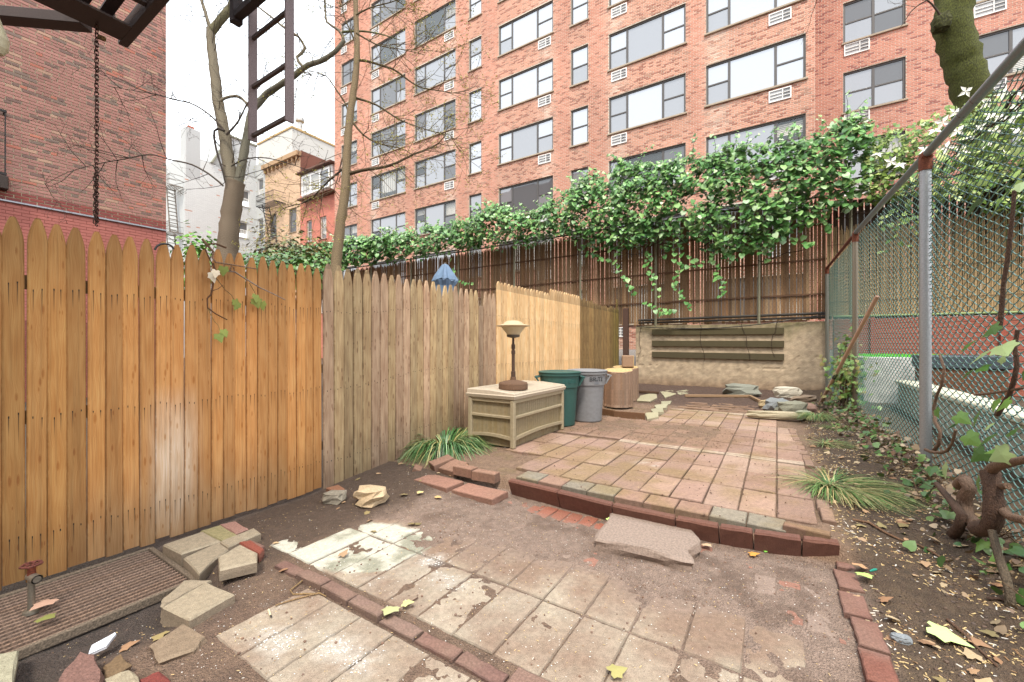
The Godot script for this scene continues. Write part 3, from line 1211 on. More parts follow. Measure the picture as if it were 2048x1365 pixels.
	put("wire_mesh", b, M.iron, f).set_meta("kind", "stuff")
	b = MB.new()
	b.col = C(92, 66, 50)
	b.bx(Vector3(-3.32, 1.59, -10.7) * Vector3(1, 0, 1) + Vector3(0, 0.9, 0), Vector3(0.13, 2.5, 0.13), 0.008)
	tag(put("timber_post", b, M.wood), "dark brown timber post at the corner beside the mossy fence", "post")

	# reed screen over a red boarded wall, next door
	var r := thing("boarded_wall", "brick-red boarded wall seen through the chain-link fence", "wall", Vector3(3.4, 0, zf))
	for i in 14:
		b = MB.new()
		b.col = vary(C(178, 104, 84), 0.05)
		b.bx(Vector3(4.0, 0.33 + i * 0.104, zf - 0.02), Vector3(6.0, 0.099, 0.03), 0.004)
		put("board", b, M.wood_flat, r)
	b = MB.new()
	b.col = C(120, 70, 52)
	b.bx(Vector3(4.0, 0.98, zf - 0.1), Vector3(6.0, 1.5, 0.1))
	put("wall_back", b, M.wood_flat, r)
	b = MB.new()
	b.col = C(130, 146, 92)
	b.tube([Vector3(1.0, 1.79, zf), Vector3(7.0, 1.76, zf)], [0.025, 0.025], 6)
	put("cap_rail", b, M.paint, r)
	for px in [1.62, 3.4]:
		b = MB.new()
		b.col = C(178, 92, 72)
		b.bx(Vector3(px, 1.0, zf + 0.03), Vector3(0.07, 1.5, 0.05), 0.005)
		put("batten", b, M.wood, r)
	var rs := thing("reed_screen", "tan reed screen standing above the red boarded wall", "screen", Vector3(3.0, 1.8, zf))
	b = MB.new()
	x = 0.9
	while x < 7.0:
		b.col = vary(C(206, 176, 130), 0.22)
		var base := x + (0.0 if x > 1.3 else -0.02)
		var zz := zf - 0.03 + rng.randf_range(-0.012, 0.012)
		b.tube([Vector3(base, 1.8, zz), Vector3(base + rng.randf_range(-0.02, 0.02), 3.6 + rng.randf_range(-0.1, 0.1), zz)], [0.0065, 0.005], 4, false)
		x += rng.randf_range(0.008, 0.013)
	put("reeds", b, M.wood, rs).set_meta("kind", "stuff")
	for y in [2.1, 2.7, 3.3]:
		b = MB.new()
		b.col = C(84, 66, 50)
		b.tube([Vector3(0.9, y, zf - 0.01), Vector3(7.0, y, zf - 0.01)], [0.004, 0.004], 4)
		put("binding_wire", b, M.iron, rs)
	# dark boards behind the reeds
	b = MB.new()
	x = 0.95
	f = thing("board_fence", "dark rounded-top board fence behind the reed screen", "fence", Vector3(3.0, 1.8, zf - 0.25))
	while x < 7.0:
		b = MB.new()
		b.col = vary(C(84, 66, 52), 0.15)
		b.bx(Vector3(x, 3.0, zf - 0.24), Vector3(0.085, 2.5, 0.015))
		b.lathe(Vector3.ZERO, [], 3)
		put("board", b, M.wood, f)
		x += 0.105
	# the neighbour's low white wall and planters
	var nw := thing("low_wall", "low off-white wall running along behind the chain-link fence", "wall", Vector3(1.6, 0, -5.5))
	b = MB.new()
	b.col = C(190, 184, 168)
	b.bx(Vector3(1.62, 0.30, -5.2), Vector3(0.2, 0.62, 6.3), 0.01)
	put("wall_body", b, M.concrete, nw)
	b = MB.new()
	b.col = C(226, 220, 196)
	b.bx(Vector3(1.62, 0.645, -5.2), Vector3(0.26, 0.06, 6.32), 0.012)
	put("wall_cap", b, M.concrete, nw)
	nw = thing("white_planter", "white block planter topped with bright green turf", "planter", Vector3(1.5, 0, -9.4))
	b = MB.new()
	b.col = C(216, 212, 206)
	b.bx(Vector3(1.75, 0.5, -9.4), Vector3(1.1, 1.0, 1.0), 0.015)
	put("planter_body", b, M.concrete, nw)
	b = MB.new()
	for i in 900:
		b.col = vary(C(92, 190, 50), 0.2)
		var p := Vector3(rng.randf_range(1.25, 2.25), 1.0, rng.randf_range(-9.85, -8.92))
		var q := p + Vector3(rng.randf_range(-0.015, 0.015), rng.randf_range(0.03, 0.06), rng.randf_range(-0.015, 0.015))
		b.tri(p + Vector3(-0.006, 0, 0), p + Vector3(0.006, 0, 0), q)
	put("turf", b, M.dull_leaf, nw).set_meta("kind", "stuff")
	nw = thing("planter_box", "dark-rimmed brown planter box between the white wall and block", "planter", Vector3(2.1, 0, -8.3))
	b = MB.new()
	b.col = C(122, 78, 50)
	b.bx(Vector3(2.15, 0.62, -8.3), Vector3(0.8, 0.5, 0.5), 0.01)
	put("box_body", b, M.wood_flat, nw)
	b = MB.new()
	b.col = C(58, 66, 72)
	b.bx(Vector3(2.15, 0.96, -8.3), Vector3(0.86, 0.18, 0.56), 0.015)
	put("box_rim", b, M.paint, nw)
	b = MB.new()
	b.col = C(66, 60, 56)
	b.rock(Vector3(3.0, 0.5, -6.4), Vector3(0.5, 0.28, 0.4), 7)
	tag(put("soil_bag", b, M.cloth), "dark grey bag slumped beyond the low white wall", "bag")


# ---------------------------------------------------------------- the chain-link fence on the right

func link_x(z: float) -> float:
	return lerpf(1.06, 0.885, clampf((-z - 3.0) / 8.0, -0.4, 1.0))


func link_top(z: float) -> float:
	return lerpf(2.70, 2.82, clampf((-z - 2.5) / 5.0, 0.0, 1.0))


func build_right_fence() -> void:
	var f := thing("chain_link_fence", "green chain-link fence with galvanised posts along the right side", "fence", Vector3(1.0, 0.1, -6.0))
	var b := MB.new()
	b.col = C(82, 122, 116)
	var d := 0.058
	var row_n := 0
	var z := -2.3
	while z > -10.95:
		var y := 0.14
		var top := link_top(z) - 0.03
		var s := float(row_n % 2)
		row_n += 1
		var p: Array[Vector3] = []
		while y < top:
			var bul := 0.012 * sin(z * 1.1 + y * 0.9)
			bul += 0.05 * exp(-((z + 4.1) * (z + 4.1) * 4.0)) * sin(y * 2.5)
			p.append(Vector3(link_x(z) + 0.03 + bul + (-0.003 if s > 0.5 else 0.003), y, z - d * s + 0.012 * sin(y * 1.7) * sin(z * 1.3)))
			s = 1.0 - s
			y += 0.029
		# each wire bends over its neighbour, so its runs bow a little
		for i in p.size() - 1:
			var m := (p[i] + p[i + 1]) * 0.5 + Vector3(0.0, -0.006, 0)
			wire(b, p[i], m)
			wire(b, m, p[i + 1])
		z -= d
	put("wire_mesh", b, M.wire, f).set_meta("kind", "stuff")
	for q in [[-4.68, 0.038, C(176, 178, 180), 0.0], [-7.75, 0.034, C(150, 138, 120), 0.1], [-10.92, 0.034, C(140, 140, 128), 0.1], [-1.7, 0.038, C(190, 194, 200), 0.0]]:
		var zz: float = q[0]
		var top := link_top(zz)
		b = MB.new()
		b.col = q[2]
		b.tube([Vector3(link_x(zz), -0.1, zz), Vector3(link_x(zz) - 0.004, top - 0.05, zz)], [q[1], q[1]], 16)
		var post := put("post", b, M.galv, f)
		b = MB.new()
		b.col = C(150, 84, 56)
		var r: float = q[1] + 0.007
		b.lathe(Vector3(link_x(zz), top - 0.13, zz), [Vector2(r, 0), Vector2(r, 0.09), Vector2(r * 0.8, 0.115), Vector2(r * 0.45, 0.13)], 14)
		b.bar(Vector3(link_x(zz), top - 0.01, zz + 0.05), Vector3(link_x(zz), top - 0.01, zz - 0.05), 0.06, 0.07, Vector3.RIGHT, 0.01)
		put("post_cap", b, M.rust, post)
	b = MB.new()
	var pts := []
	var rad := []
	for i in 20:
		var zz := lerpf(-1.6, -7.9, i / 19.0)
		pts.append(Vector3(link_x(zz), link_top(zz), zz))
		rad.append(0.029)
	b.col = C(146, 152, 160)
	b.tube(pts, rad, 10)
	put("top_rail", b, M.galv, f)
	b = MB.new()
	b.col = C(142, 74, 52)
	b.tube([Vector3(link_x(-7.9), link_top(-7.9), -7.9), Vector3(link_x(-10.92), link_top(-10.92), -10.92)], [0.024, 0.024], 8)
	put("top_rail", b, M.rust, f).set_meta("label", "rusty far length of the top rail")
	for zz in [-3.0, -3.75, -3.95, -5.4, -6.2, -7.0]:
		b = MB.new()
		b.col = C(150, 82, 50)
		b.lathe(Vector3(link_x(zz), link_top(zz), zz), [], 3)
		var ring := []
		var rr := []
		for i in 9:
			var a := TAU * i / 8.0
			ring.append(Vector3(link_x(zz) + cos(a) * 0.027, link_top(zz) + sin(a) * 0.027, zz + 0.004 * i))
			rr.append(0.004)
		b.tube(ring, rr, 4)
		put("tie_wire", b, M.rust, f)


func wire(b: MB, p: Vector3, q: Vector3) -> void:
	var y := (q - p).normalized()
	var x := y.cross(Vector3.RIGHT).normalized()
	var z := Vector3.RIGHT
	var r := 0.0033
	var o: Array[Vector3] = [x * r, (x * -0.5 + z * 0.866) * r, (x * -0.5 - z * 0.866) * r]
	for i in 3:
		var j := (i + 1) % 3
		var n0: Vector3 = o[i] / r
		var n1: Vector3 = o[j] / r
		var w := (o[j] - o[i]).cross(q - p).dot(o[i] + o[j]) > 0.0
		var A: Vector3 = p + o[i]
		var B: Vector3 = p + o[j]
		var D: Vector3 = q + o[j]
		var E: Vector3 = q + o[i]
		if w:
			b.sm(A, n0); b.sm(D, n1); b.sm(B, n1)
			b.sm(A, n0); b.sm(E, n0); b.sm(D, n1)
		else:
			b.sm(A, n0); b.sm(B, n1); b.sm(D, n1)
			b.sm(A, n0); b.sm(D, n1); b.sm(E, n0)


# ---------------------------------------------------------------- brickwork

# lays real bricks (a MultiMesh) over a wall in the plane given by o (lower left corner), u (along), n (outwards), leaving out the openings;
# each opening is Rect2(along, height, width, height) measured from o
func lay_bricks(parent: Node3D, o: Vector3, u: Vector3, n: Vector3, length: float, height: float, openings: Array, tone: Callable, course := 0.0677, brick := 0.203, single := 0, focus := Vector2.ZERO, joint := 0.0145, depth := 0.009) -> void:
	var up := Vector3.UP
	var mb := MB.new()
	var hx := (brick - joint) * 0.5
	var hy := (course - joint) * 0.5
	var i := 0.0022
	# five faces of a brick standing proud of the mortar
	var b0 := [Vector3(-hx, -hy, 0), Vector3(hx, -hy, 0), Vector3(hx, hy, 0), Vector3(-hx, hy, 0)]
	var b1 := [Vector3(-hx + i, -hy + i, depth), Vector3(hx - i, -hy + i, depth), Vector3(hx - i, hy - i, depth), Vector3(-hx + i, hy - i, depth)]
	mb.quad(b1[0], b1[1], b1[2], b1[3])
	for k in 4:
		var j := (k + 1) % 4
		mb.quad(b0[k], b0[j], b1[j], b1[k])
	var mesh := mb.mesh(M.facade_brick)
	var basis := Basis(u, up, n)
	var ts := []
	var cs := []
	var near := []
	var rows := int(height / course)
	var r := RandomNumberGenerator.new()
	r.seed = 99
	for row in rows:
		var y := (row + 0.5) * course
		var header := single > 0 and row % 6 == 5
		var step := brick * 0.5 if header else brick
		var x := -step * 0.5 if row % 2 == 0 else 0.0
		if header:
			x = -step * 0.25
		while x < length:
			var xa := maxf(x, 0.0)
			var xb := minf(x + step, length)
			x += step
			for q in openings:
				var rc: Rect2 = q
				if y > rc.position.y - course * 0.4 and y < rc.end.y + course * 0.4:
					if xa >= rc.position.x - 0.001 and xb <= rc.end.x + 0.001:
						xb = xa
					elif xa < rc.position.x and xb > rc.position.x:
						xb = rc.position.x
					elif xa < rc.end.x and xb > rc.end.x:
						xa = rc.end.x
			if xb - xa < 0.035:
				continue
			var mid := (xa + xb) * 0.5
			var sx := (xb - xa - joint) / (brick - joint)
			var jig := Vector3(r.randf_range(-0.002, 0.002), r.randf_range(-0.002, 0.002), r.randf_range(-0.002, 0.002))
			var t := Transform3D(Basis(u * sx, up * r.randf_range(0.96, 1.03), n), o + u * mid + up * y + basis * jig)
			var c: Color = tone.call(mid, y, r)
			if single > 0:
				near.append([Vector2(mid, y).distance_squared_to(focus), t, c])
			else:
				ts.append(t)
				cs.append(c)
	if single > 0:
		near.sort_custom(func(a, b): return a[0] < b[0])
		# the bricks that show largest are parts of their own, in shared tones
		var shades := {}
		for k in near.size():
			if k < single:
				var c: Color = near[k][2]
				var key := "%d_%d_%d" % [int(c.r * 22), int(c.g * 32), int(c.b * 32)]
				if not shades.has(key):
					var m2 := MB.new()
					m2.v = mb.v; m2.n = mb.n; m2.uv = mb.uv
					for w in mb.v.size():
						m2.c.append(c)
					shades[key] = m2.mesh(M.facade_brick)
				put_mesh("brick", shades[key], near[k][1], parent)
			else:
				ts.append(near[k][1])
				cs.append(near[k][2])
	many("brickwork", mesh, ts, cs, parent)


# a mortar sheet with openings and their reveals
func wall_sheet(b: MB, o: Vector3, u: Vector3, n: Vector3, length: float, height: float, openings: Array, reveal := 0.13) -> void:
	var xs := [0.0, length]
	var ys := [0.0, height]
	for q in openings:
		for e in [q.position.x, q.end.x]:
			if e > 0.0 and e < length and not xs.has(e):
				xs.append(e)
		for e in [q.position.y, q.end.y]:
			if e > 0.0 and e < height and not ys.has(e):
				ys.append(e)
	xs.sort()
	ys.sort()
	for i in xs.size() - 1:
		for j in ys.size() - 1:
			var mx: float = (xs[i] + xs[i + 1]) * 0.5
			var my: float = (ys[j] + ys[j + 1]) * 0.5
			var open := false
			for q in openings:
				if q.has_point(Vector2(mx, my)):
					open = true
			if open:
				continue
			b.quad(o + u * xs[i] + Vector3.UP * ys[j], o + u * xs[i + 1] + Vector3.UP * ys[j], o + u * xs[i + 1] + Vector3.UP * ys[j + 1], o + u * xs[i] + Vector3.UP * ys[j + 1])
	for q in openings:
		var a: Vector3 = o + u * q.position.x + Vector3.UP * q.position.y
		var c: Vector3 = o + u * q.end.x + Vector3.UP * q.position.y
		var d: Vector3 = o + u * q.end.x + Vector3.UP * q.end.y
		var e: Vector3 = o + u * q.position.x + Vector3.UP * q.end.y
		var k := n * -reveal
		b.quad(a, e, e + k, a + k)
		b.quad(c + k, d + k, d, c)
		b.quad(e, d, d + k, e + k)
		b.quad(a + k, c + k, c, a)


# a window: frame with panes; lights = list of [width share, double-hung?]; the frame is the part, panes and sill its sub-parts
func window(parent: Node3D, o: Vector3, u: Vector3, n: Vector3, w: float, h: float, lights: Array, glass: Array, fcol: Color, scol: Color, recess := 0.09, bar := 0.07, sill := true) -> void:
	var b := MB.new()
	b.col = fcol
	var up := Vector3.UP
	var ba := Basis(u, up, n)
	var base := o - n * recess
	var put_bar := func(x: float, y: float, sx: float, sy: float, dz: float, out: float) -> void:
		b.box(Transform3D(ba, base + u * x + up * y + n * (out - dz * 0.5)), Vector3(sx, sy, dz), 0.006)
	put_bar.call(w * 0.5, bar * 0.5, w, bar, 0.06, 0.03)
	put_bar.call(w * 0.5, h - bar * 0.5, w, bar, 0.06, 0.03)
	put_bar.call(bar * 0.5, h * 0.5, bar, h - bar * 2.0, 0.06, 0.03)
	put_bar.call(w - bar * 0.5, h * 0.5, bar, h - bar * 2.0, 0.06, 0.03)
	var x := 0.0
	var panes := []
	for k in lights.size():
		var lw: float = w * lights[k][0]
		var xa := x + (bar if k == 0 else bar * 0.5)
		var xb := x + lw - (bar if k == lights.size() - 1 else bar * 0.5)
		if k < lights.size() - 1:
			put_bar.call(x + lw, h * 0.5, bar * 1.25, h - bar * 2.0, 0.055, 0.028)
		if lights[k][1]:
			var my := h * 0.5
			put_bar.call((xa + xb) * 0.5, my, xb - xa - 0.004, bar * 0.9, 0.05, 0.024)
			panes.append(Rect2(xa, bar, xb - xa, my - bar))
			panes.append(Rect2(xa, my, xb - xa, h - bar - my))
		else:
			panes.append(Rect2(xa, bar, xb - xa, h - bar * 2.0))
		x += lw
	var fr := put("window", b, M.frame, parent)
	for p in panes:
		var g := MB.new()
		var c0: Vector3 = base + u * p.position.x + up * p.position.y
		var wob := n * rng.randf_range(-0.006, 0.006)
		g.quad(c0, c0 + u * p.size.x + wob, c0 + u * p.size.x + up * p.size.y, c0 + up * p.size.y + wob * 0.5)
		var gm: Material = glass[rng.randi() % glass.size()]
		put("pane", g, gm, fr)
		if gm == M.glass_dark and rng.randf() < 0.75:
			var bl := MB.new()
			bl.col = vary(C(206, 200, 188), 0.15)
			var bh: float = p.size.y * (1.0 if rng.randf() < 0.4 else rng.randf_range(0.25, 0.8))
			var strips := maxi(4, int(p.size.x / 0.09)) if rng.randf() < 0.5 else 0
			var c1: Vector3 = c0 - n * 0.09 + up * (p.size.y - bh)
			if strips > 0:
				for i in strips:
					var xa: float = p.size.x * i / strips
					bl.quad(c1 + u * xa, c1 + u * (xa + p.size.x / strips) + n * 0.03 * (1.0 if i % 2 == 0 else -1.0), c1 + u * (xa + p.size.x / strips) + up * bh + n * 0.03 * (1.0 if i % 2 == 0 else -1.0), c1 + u * xa + up * bh)
				put("curtain", bl, M.cloth, fr)
			else:
				for i in int(bh / 0.06):
					bl.quad(c1 + up * (0.06 * i), c1 + up * (0.06 * i) + u * p.size.x, c1 + up * (0.06 * i + 0.055) + u * p.size.x - n * 0.025, c1 + up * (0.06 * i + 0.055) - n * 0.025)
				put("blind", bl, M.cloth, fr)
	if sill:
		var s := MB.new()
		s.col = scol
		s.box(Transform3D(ba, o + u * w * 0.5 - up * 0.035 + n * 0.0), Vector3(w + 0.12, 0.07, 0.16), 0.008)
		put("sill", s, M.stone, fr)


# a white through-wall air conditioner grille
func ac_grille(parent: Node3D, o: Vector3, u: Vector3, n: Vector3, w := 0.68, h := 0.42) -> void:
	var b := MB.new()
	b.col = C(228, 226, 222)
	var ba := Basis(u, Vector3.UP, n)
	for q in [[w * 0.5, 0.02, w, 0.04], [w * 0.5, h - 0.02, w, 0.04], [0.02, h * 0.5, 0.04, h - 0.08], [w - 0.02, h * 0.5, 0.04, h - 0.08], [w * 0.62, h * 0.5, 0.03, h - 0.08], [w * 0.5, h * 0.36, w - 0.08, 0.02], [w * 0.5, h * 0.62, w - 0.08, 0.02]]:
		b.box(Transform3D(ba, o + u * q[0] + Vector3.UP * q[1] + n * 0.025), Vector3(q[2], q[3], 0.05), 0.004)
	b.col = C(176, 176, 176)
	b.box(Transform3D(ba, o + u * w * 0.31 + Vector3.UP * h * 0.5 + n * 0.012), Vector3(w * 0.58, h - 0.08, 0.016))
	b.col = C(128, 128, 130)
	b.box(Transform3D(ba, o + u * w * 0.80 + Vector3.UP * h * 0.5 + n * 0.012), Vector3(w * 0.3, h - 0.08, 0.016))
	put("vent_grille", b, M.frame, parent)


func build_apartments() -> void:
	var zf := -17.5
	var xl := -25.7
	var xr := 1.08
	var o := Vector3(xl, 1.0, zf)
	var len := xr - xl
	var height := 26.0
	var bld := thing("apartment_building", "large red brick apartment block with wide grey-framed windows", "building", Vector3(-12, 0, zf))
	var tops := [3.67, 6.43, 9.19, 11.95, 14.71, 17.47, 20.23, 22.99, 25.75]
	# [left x, right x, height, kind]
	var cols := [[-24.95, -23.3, 1.55, 2], [-21.9, -18.78, 1.58, 3], [-18.0, -14.87, 1.58, 3], [-13.93, -13.1, 1.63, 1], [-12.0, -8.9, 1.55, 3], [-7.98, -7.14, 1.66, 1], [-6.18, -3.05, 1.58, 3], [-2.31, 0.83, 1.55, 3]]
	var open := []
	for c in cols:
		for t in tops:
			var h: float = c[2]
			open.append(Rect2(c[0] - xl, t - h - 1.0, c[1] - c[0], h))
	var b := MB.new()
	b.col = C(238, 222, 204)
	wall_sheet(b, o, Vector3.RIGHT, Vector3.BACK, len, height, open, 0.14)
	b.col = C(176, 104, 84)
	var top := Vector3.UP * height
	b.quad(Vector3(xr, 1, zf), Vector3(xr, 1, zf - 14), Vector3(xr, 27, zf - 14), Vector3(xr, 27, zf))
	b.quad(Vector3(xl, 1, zf - 14), Vector3(xl, 1, zf), Vector3(xl, 27, zf), Vector3(xl, 27, zf - 14))
	b.quad(o + top, o + top + Vector3(len, 0, 0), o + top + Vector3(len, 0, -14), o + top + Vector3(0, 0, -14))
	put("wall", b, M.mortar, bld)
	# a dark backing stops light from passing behind the glass
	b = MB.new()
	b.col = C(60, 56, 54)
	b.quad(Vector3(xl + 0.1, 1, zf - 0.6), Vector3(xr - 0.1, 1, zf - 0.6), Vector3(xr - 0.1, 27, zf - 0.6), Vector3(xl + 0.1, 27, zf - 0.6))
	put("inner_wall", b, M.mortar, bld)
	var streak := func(x: float, y: float) -> float:
		var k := 0.0
		for c in cols:
			if c[3] != 3:
				continue
			var ax: float = (c[1] if c[0] > -19 and c[0] < -8 else c[0] + 0.7) - 0.35 - xl
			k = maxf(k, exp(-pow((x - ax) / 0.38, 2.0)))
		return k
	lay_bricks(bld, o, Vector3.RIGHT, Vector3.BACK, len, height, open, func(x: float, y: float, r: RandomNumberGenerator) -> Color:
		var c := C(192, 132, 110).lerp(C(208, 150, 128), r.randf())
		var under := false
		for q in cols:
			if x > q[0] - xl - 0.1 and x < q[1] - xl + 0.1:
				under = true
		if r.randf() < (0.30 if under else 0.12):
			c = C(160, 106, 88) if r.randf() < 0.7 else C(172, 128, 108)
		elif under:
			c = c.lerp(C(206, 164, 140), 0.35)
		elif r.randf() < 0.08:
			c = C(210, 156, 134)
		c = c * (0.92 + 0.2 * (noise_a.get_noise_2d(x * 0.25, y * 0.25) + 0.3) + 0.08 * noise_b.get_noise_2d(x * 0.5, y * 0.06))
		var s: float = streak.call(x, y)
		return c.lerp(C(222, 200, 182), 0.7 * s * r.randf()))
	var bright := [M.glass_bright, M.glass_bright, M.glass_bright, M.glass_mid]
	var mixed := [M.glass_mid, M.glass_dim, M.glass_dark, M.glass_mid]
	var low := [M.glass_mid, M.glass_dim, M.glass_dark, M.glass_dark]
	var fcol := C(80, 76, 74)
	var scol := C(196, 178, 156)
	var n := 0
	for c in cols:
		for k in tops.size():
			var t: float = tops[k]
			var w: float = c[1] - c[0]
			var h: float = c[2]
			var p := Vector3(c[0], t - h, zf)
			var set_ := bright if c[0] > -14.0 else mixed
			if k < 2:
				set_ = low
			elif k == 2:
				set_ = mixed
			var li := [[1.0, true]]
			if c[3] == 2:
				li = [[0.5, true], [0.5, true]]
			elif c[3] == 3:
				li = [[0.25, true], [0.47, false], [0.28, true]]
			window(bld, p, Vector3.RIGHT, Vector3.BACK, w, h, li, set_, fcol, scol)
			if c[3] == 3:
				var ax: float = c[0] + 0.12
				if c[0] > -19 and c[0] < -8:
					ax = c[1] - 0.78
				elif c[0] > -3:
					ax = c[0] + 2.05
				ac_grille(bld, Vector3(ax, t - h - 0.56, zf), Vector3.RIGHT, Vector3.BACK)
			elif c[3] == 2:
				ac_grille(bld, Vector3(c[0] + 0.0, t - h - 0.56, zf), Vector3.RIGHT, Vector3.BACK, 0.6)
			n += 1
	# the wing that stands further back on the right
	zf = -20.9
	xl = 0.6
	o = Vector3(xl, 1.0, zf)
	len = 13.4
	var wing := thing("apartment_building", "set-back brick wing with paired windows behind the mossy tree trunk", "building", Vector3(6, 0, zf))
	cols = [[2.2, 4.03], [5.75, 7.6], [9.4, 11.2]]
	open = []
	for c in cols:
		for t in tops:
			open.append(Rect2(c[0] - xl, t - 2.6, c[1] - c[0], 1.6))
	b = MB.new()
	b.col = C(238, 222, 204)
	wall_sheet(b, o, Vector3.RIGHT, Vector3.BACK, len, height, open, 0.14)
	b.col = C(176, 104, 84)
	b.quad(o + top, o + top + Vector3(len, 0, 0), o + top + Vector3(len, 0, -10), o + top + Vector3(0, 0, -10))
	b.quad(o + Vector3(len, 0, 0), o + Vector3(len, 0, -10), o + top + Vector3(len, 0, -10), o + top + Vector3(len, 0, 0))
	put("wall", b, M.mortar, wing)
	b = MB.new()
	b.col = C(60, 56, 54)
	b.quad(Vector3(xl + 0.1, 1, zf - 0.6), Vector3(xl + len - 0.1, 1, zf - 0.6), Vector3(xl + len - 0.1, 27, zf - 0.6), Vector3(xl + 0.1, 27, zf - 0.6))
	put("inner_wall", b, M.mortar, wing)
	lay_bricks(wing, o, Vector3.RIGHT, Vector3.BACK, len, height, open, func(x: float, y: float, r: RandomNumberGenerator) -> Color:
		var c := C(188, 128, 110).lerp(C(202, 144, 124), r.randf())
		if r.randf() < 0.16:
			c = C(156, 98, 88)
		return c * (0.94 + 0.16 * (noise_a.get_noise_2d(x * 0.25, y * 0.25 + 50.0) + 0.3)))
	for c in cols:
		for t in tops:
			window(wing, Vector3(c[0], t - 1.6, zf), Vector3.RIGHT, Vector3.BACK, c[1] - c[0], 1.6, [[0.5, true], [0.5, true]], mixed if t > 9.0 else low, fcol, scol)
			ac_grille(wing, Vector3(c[0] + 0.02, t - 2.14, zf), Vector3.RIGHT, Vector3.BACK, 0.78, 0.46)


func build_left_house() -> void:
	# the side wall of the next house: old red bricks above, painted red below
	var x := -13.2
	var z0 := 2.6
	var z1 := -4.18
	var h := thing("brick_house", "old red brick side wall with a red painted base above the orange fence", "building", Vector3(x, 0, -1))
	var u := Vector3(0, 0, -1)
	var len := z0 - z1
	var b := MB.new()
	b.col = C(216, 198, 168)
	b.quad(Vector3(x, 4.14, z0), Vector3(x, 4.14, z1), Vector3(x, 15.0, z1), Vector3(x, 15.0, z0))
	b.col = C(168, 100, 84)
	b.quad(Vector3(x, 0, z1), Vector3(x - 9.0, 0, z1), Vector3(x - 9.0, 15.0, z1), Vector3(x, 15.0, z1))
	b.quad(Vector3(x, 15.0, z0), Vector3(x, 15.0, z1), Vector3(x - 9.0, 15.0, z1), Vector3(x - 9.0, 15.0, z0))
	put("wall", b, M.mortar, h)
	b = MB.new()
	b.col = C(176, 176, 182)
	b.bx(Vector3(x + 0.012, 4.125, (z0 + z1) * 0.5), Vector3(0.05, 0.035, len), 0.004)
	put("flashing", b, M.galv, h)
	lay_bricks(h, Vector3(x, 4.145, z0), u, Vector3.RIGHT, len, 10.8, [], func(xx: float, yy: float, r: RandomNumberGenerator) -> Color:
		var q := r.randf()
		var c := C(156, 112, 104).lerp(C(174, 126, 116), r.randf())
		if q < 0.10:
			c = C(124, 98, 92)
		elif q < 0.15:
			c = C(178, 112, 96)
		elif q < 0.18:
			c = C(128, 108, 100)
		elif q < 0.22:
			c = C(180, 144, 124)
		if yy < 0.21:
			c = C(150, 78, 70).lerp(C(128, 70, 68), r.randf())
		return c * (0.92 + 0.2 * (noise_a.get_noise_2d(xx * 0.5, yy * 0.5) + 0.3)), 0.0677, 0.213, 300, Vector2(4.9, 2.2), 0.012, 0.012)
	var red := MB.new()
	red.col = C(158, 92, 82)
	red.quad(Vector3(x, 0, z0), Vector3(x, 0, z1), Vector3(x, 4.13, z1), Vector3(x, 4.13, z0))
	put("painted_base", red, M.mortar, h)
	var tone := func(xx: float, yy: float, r: RandomNumberGenerator) -> Color:
		return C(176, 108, 98) * r.randf_range(0.95, 1.04)
	lay_bricks(h, Vector3(x, 1.7, z0), u, Vector3.RIGHT, len, 2.37, [], tone, 0.0677, 0.213, 0, Vector2.ZERO, 0.006, 0.007)
	# a window guard and its box at the edge of the picture
	var g := thing("window_guard", "black iron window guard on the brick side wall", "window guard", Vector3(x + 0.1, 4.9, -1.45))
	b = MB.new()
	b.col = C(44, 36, 36)
	for y in [4.62, 5.88]:
		b.bx(Vector3(x + 0.16, y, -0.95), Vector3(0.03, 0.05, 1.2), 0.004)
		b.bx(Vector3(x + 0.08, y, -1.53), Vector3(0.16, 0.05, 0.03), 0.004)
	put("frame", b, M.iron, g)
	for k in 9:
		b = MB.new()
		b.col = C(40, 34, 34)
		b.bx(Vector3(x + 0.16, 5.25, -1.53 + 0.1 * k), Vector3(0.018, 1.25, 0.018))
		put("bar", b, M.iron, g)
	b = MB.new()
	b.col = C(62, 48, 42)
	b.bx(Vector3(x + 0.1, 4.45, -0.95), Vector3(0.22, 0.26, 1.24), 0.01)
	put("guard_box", b, M.iron, g)


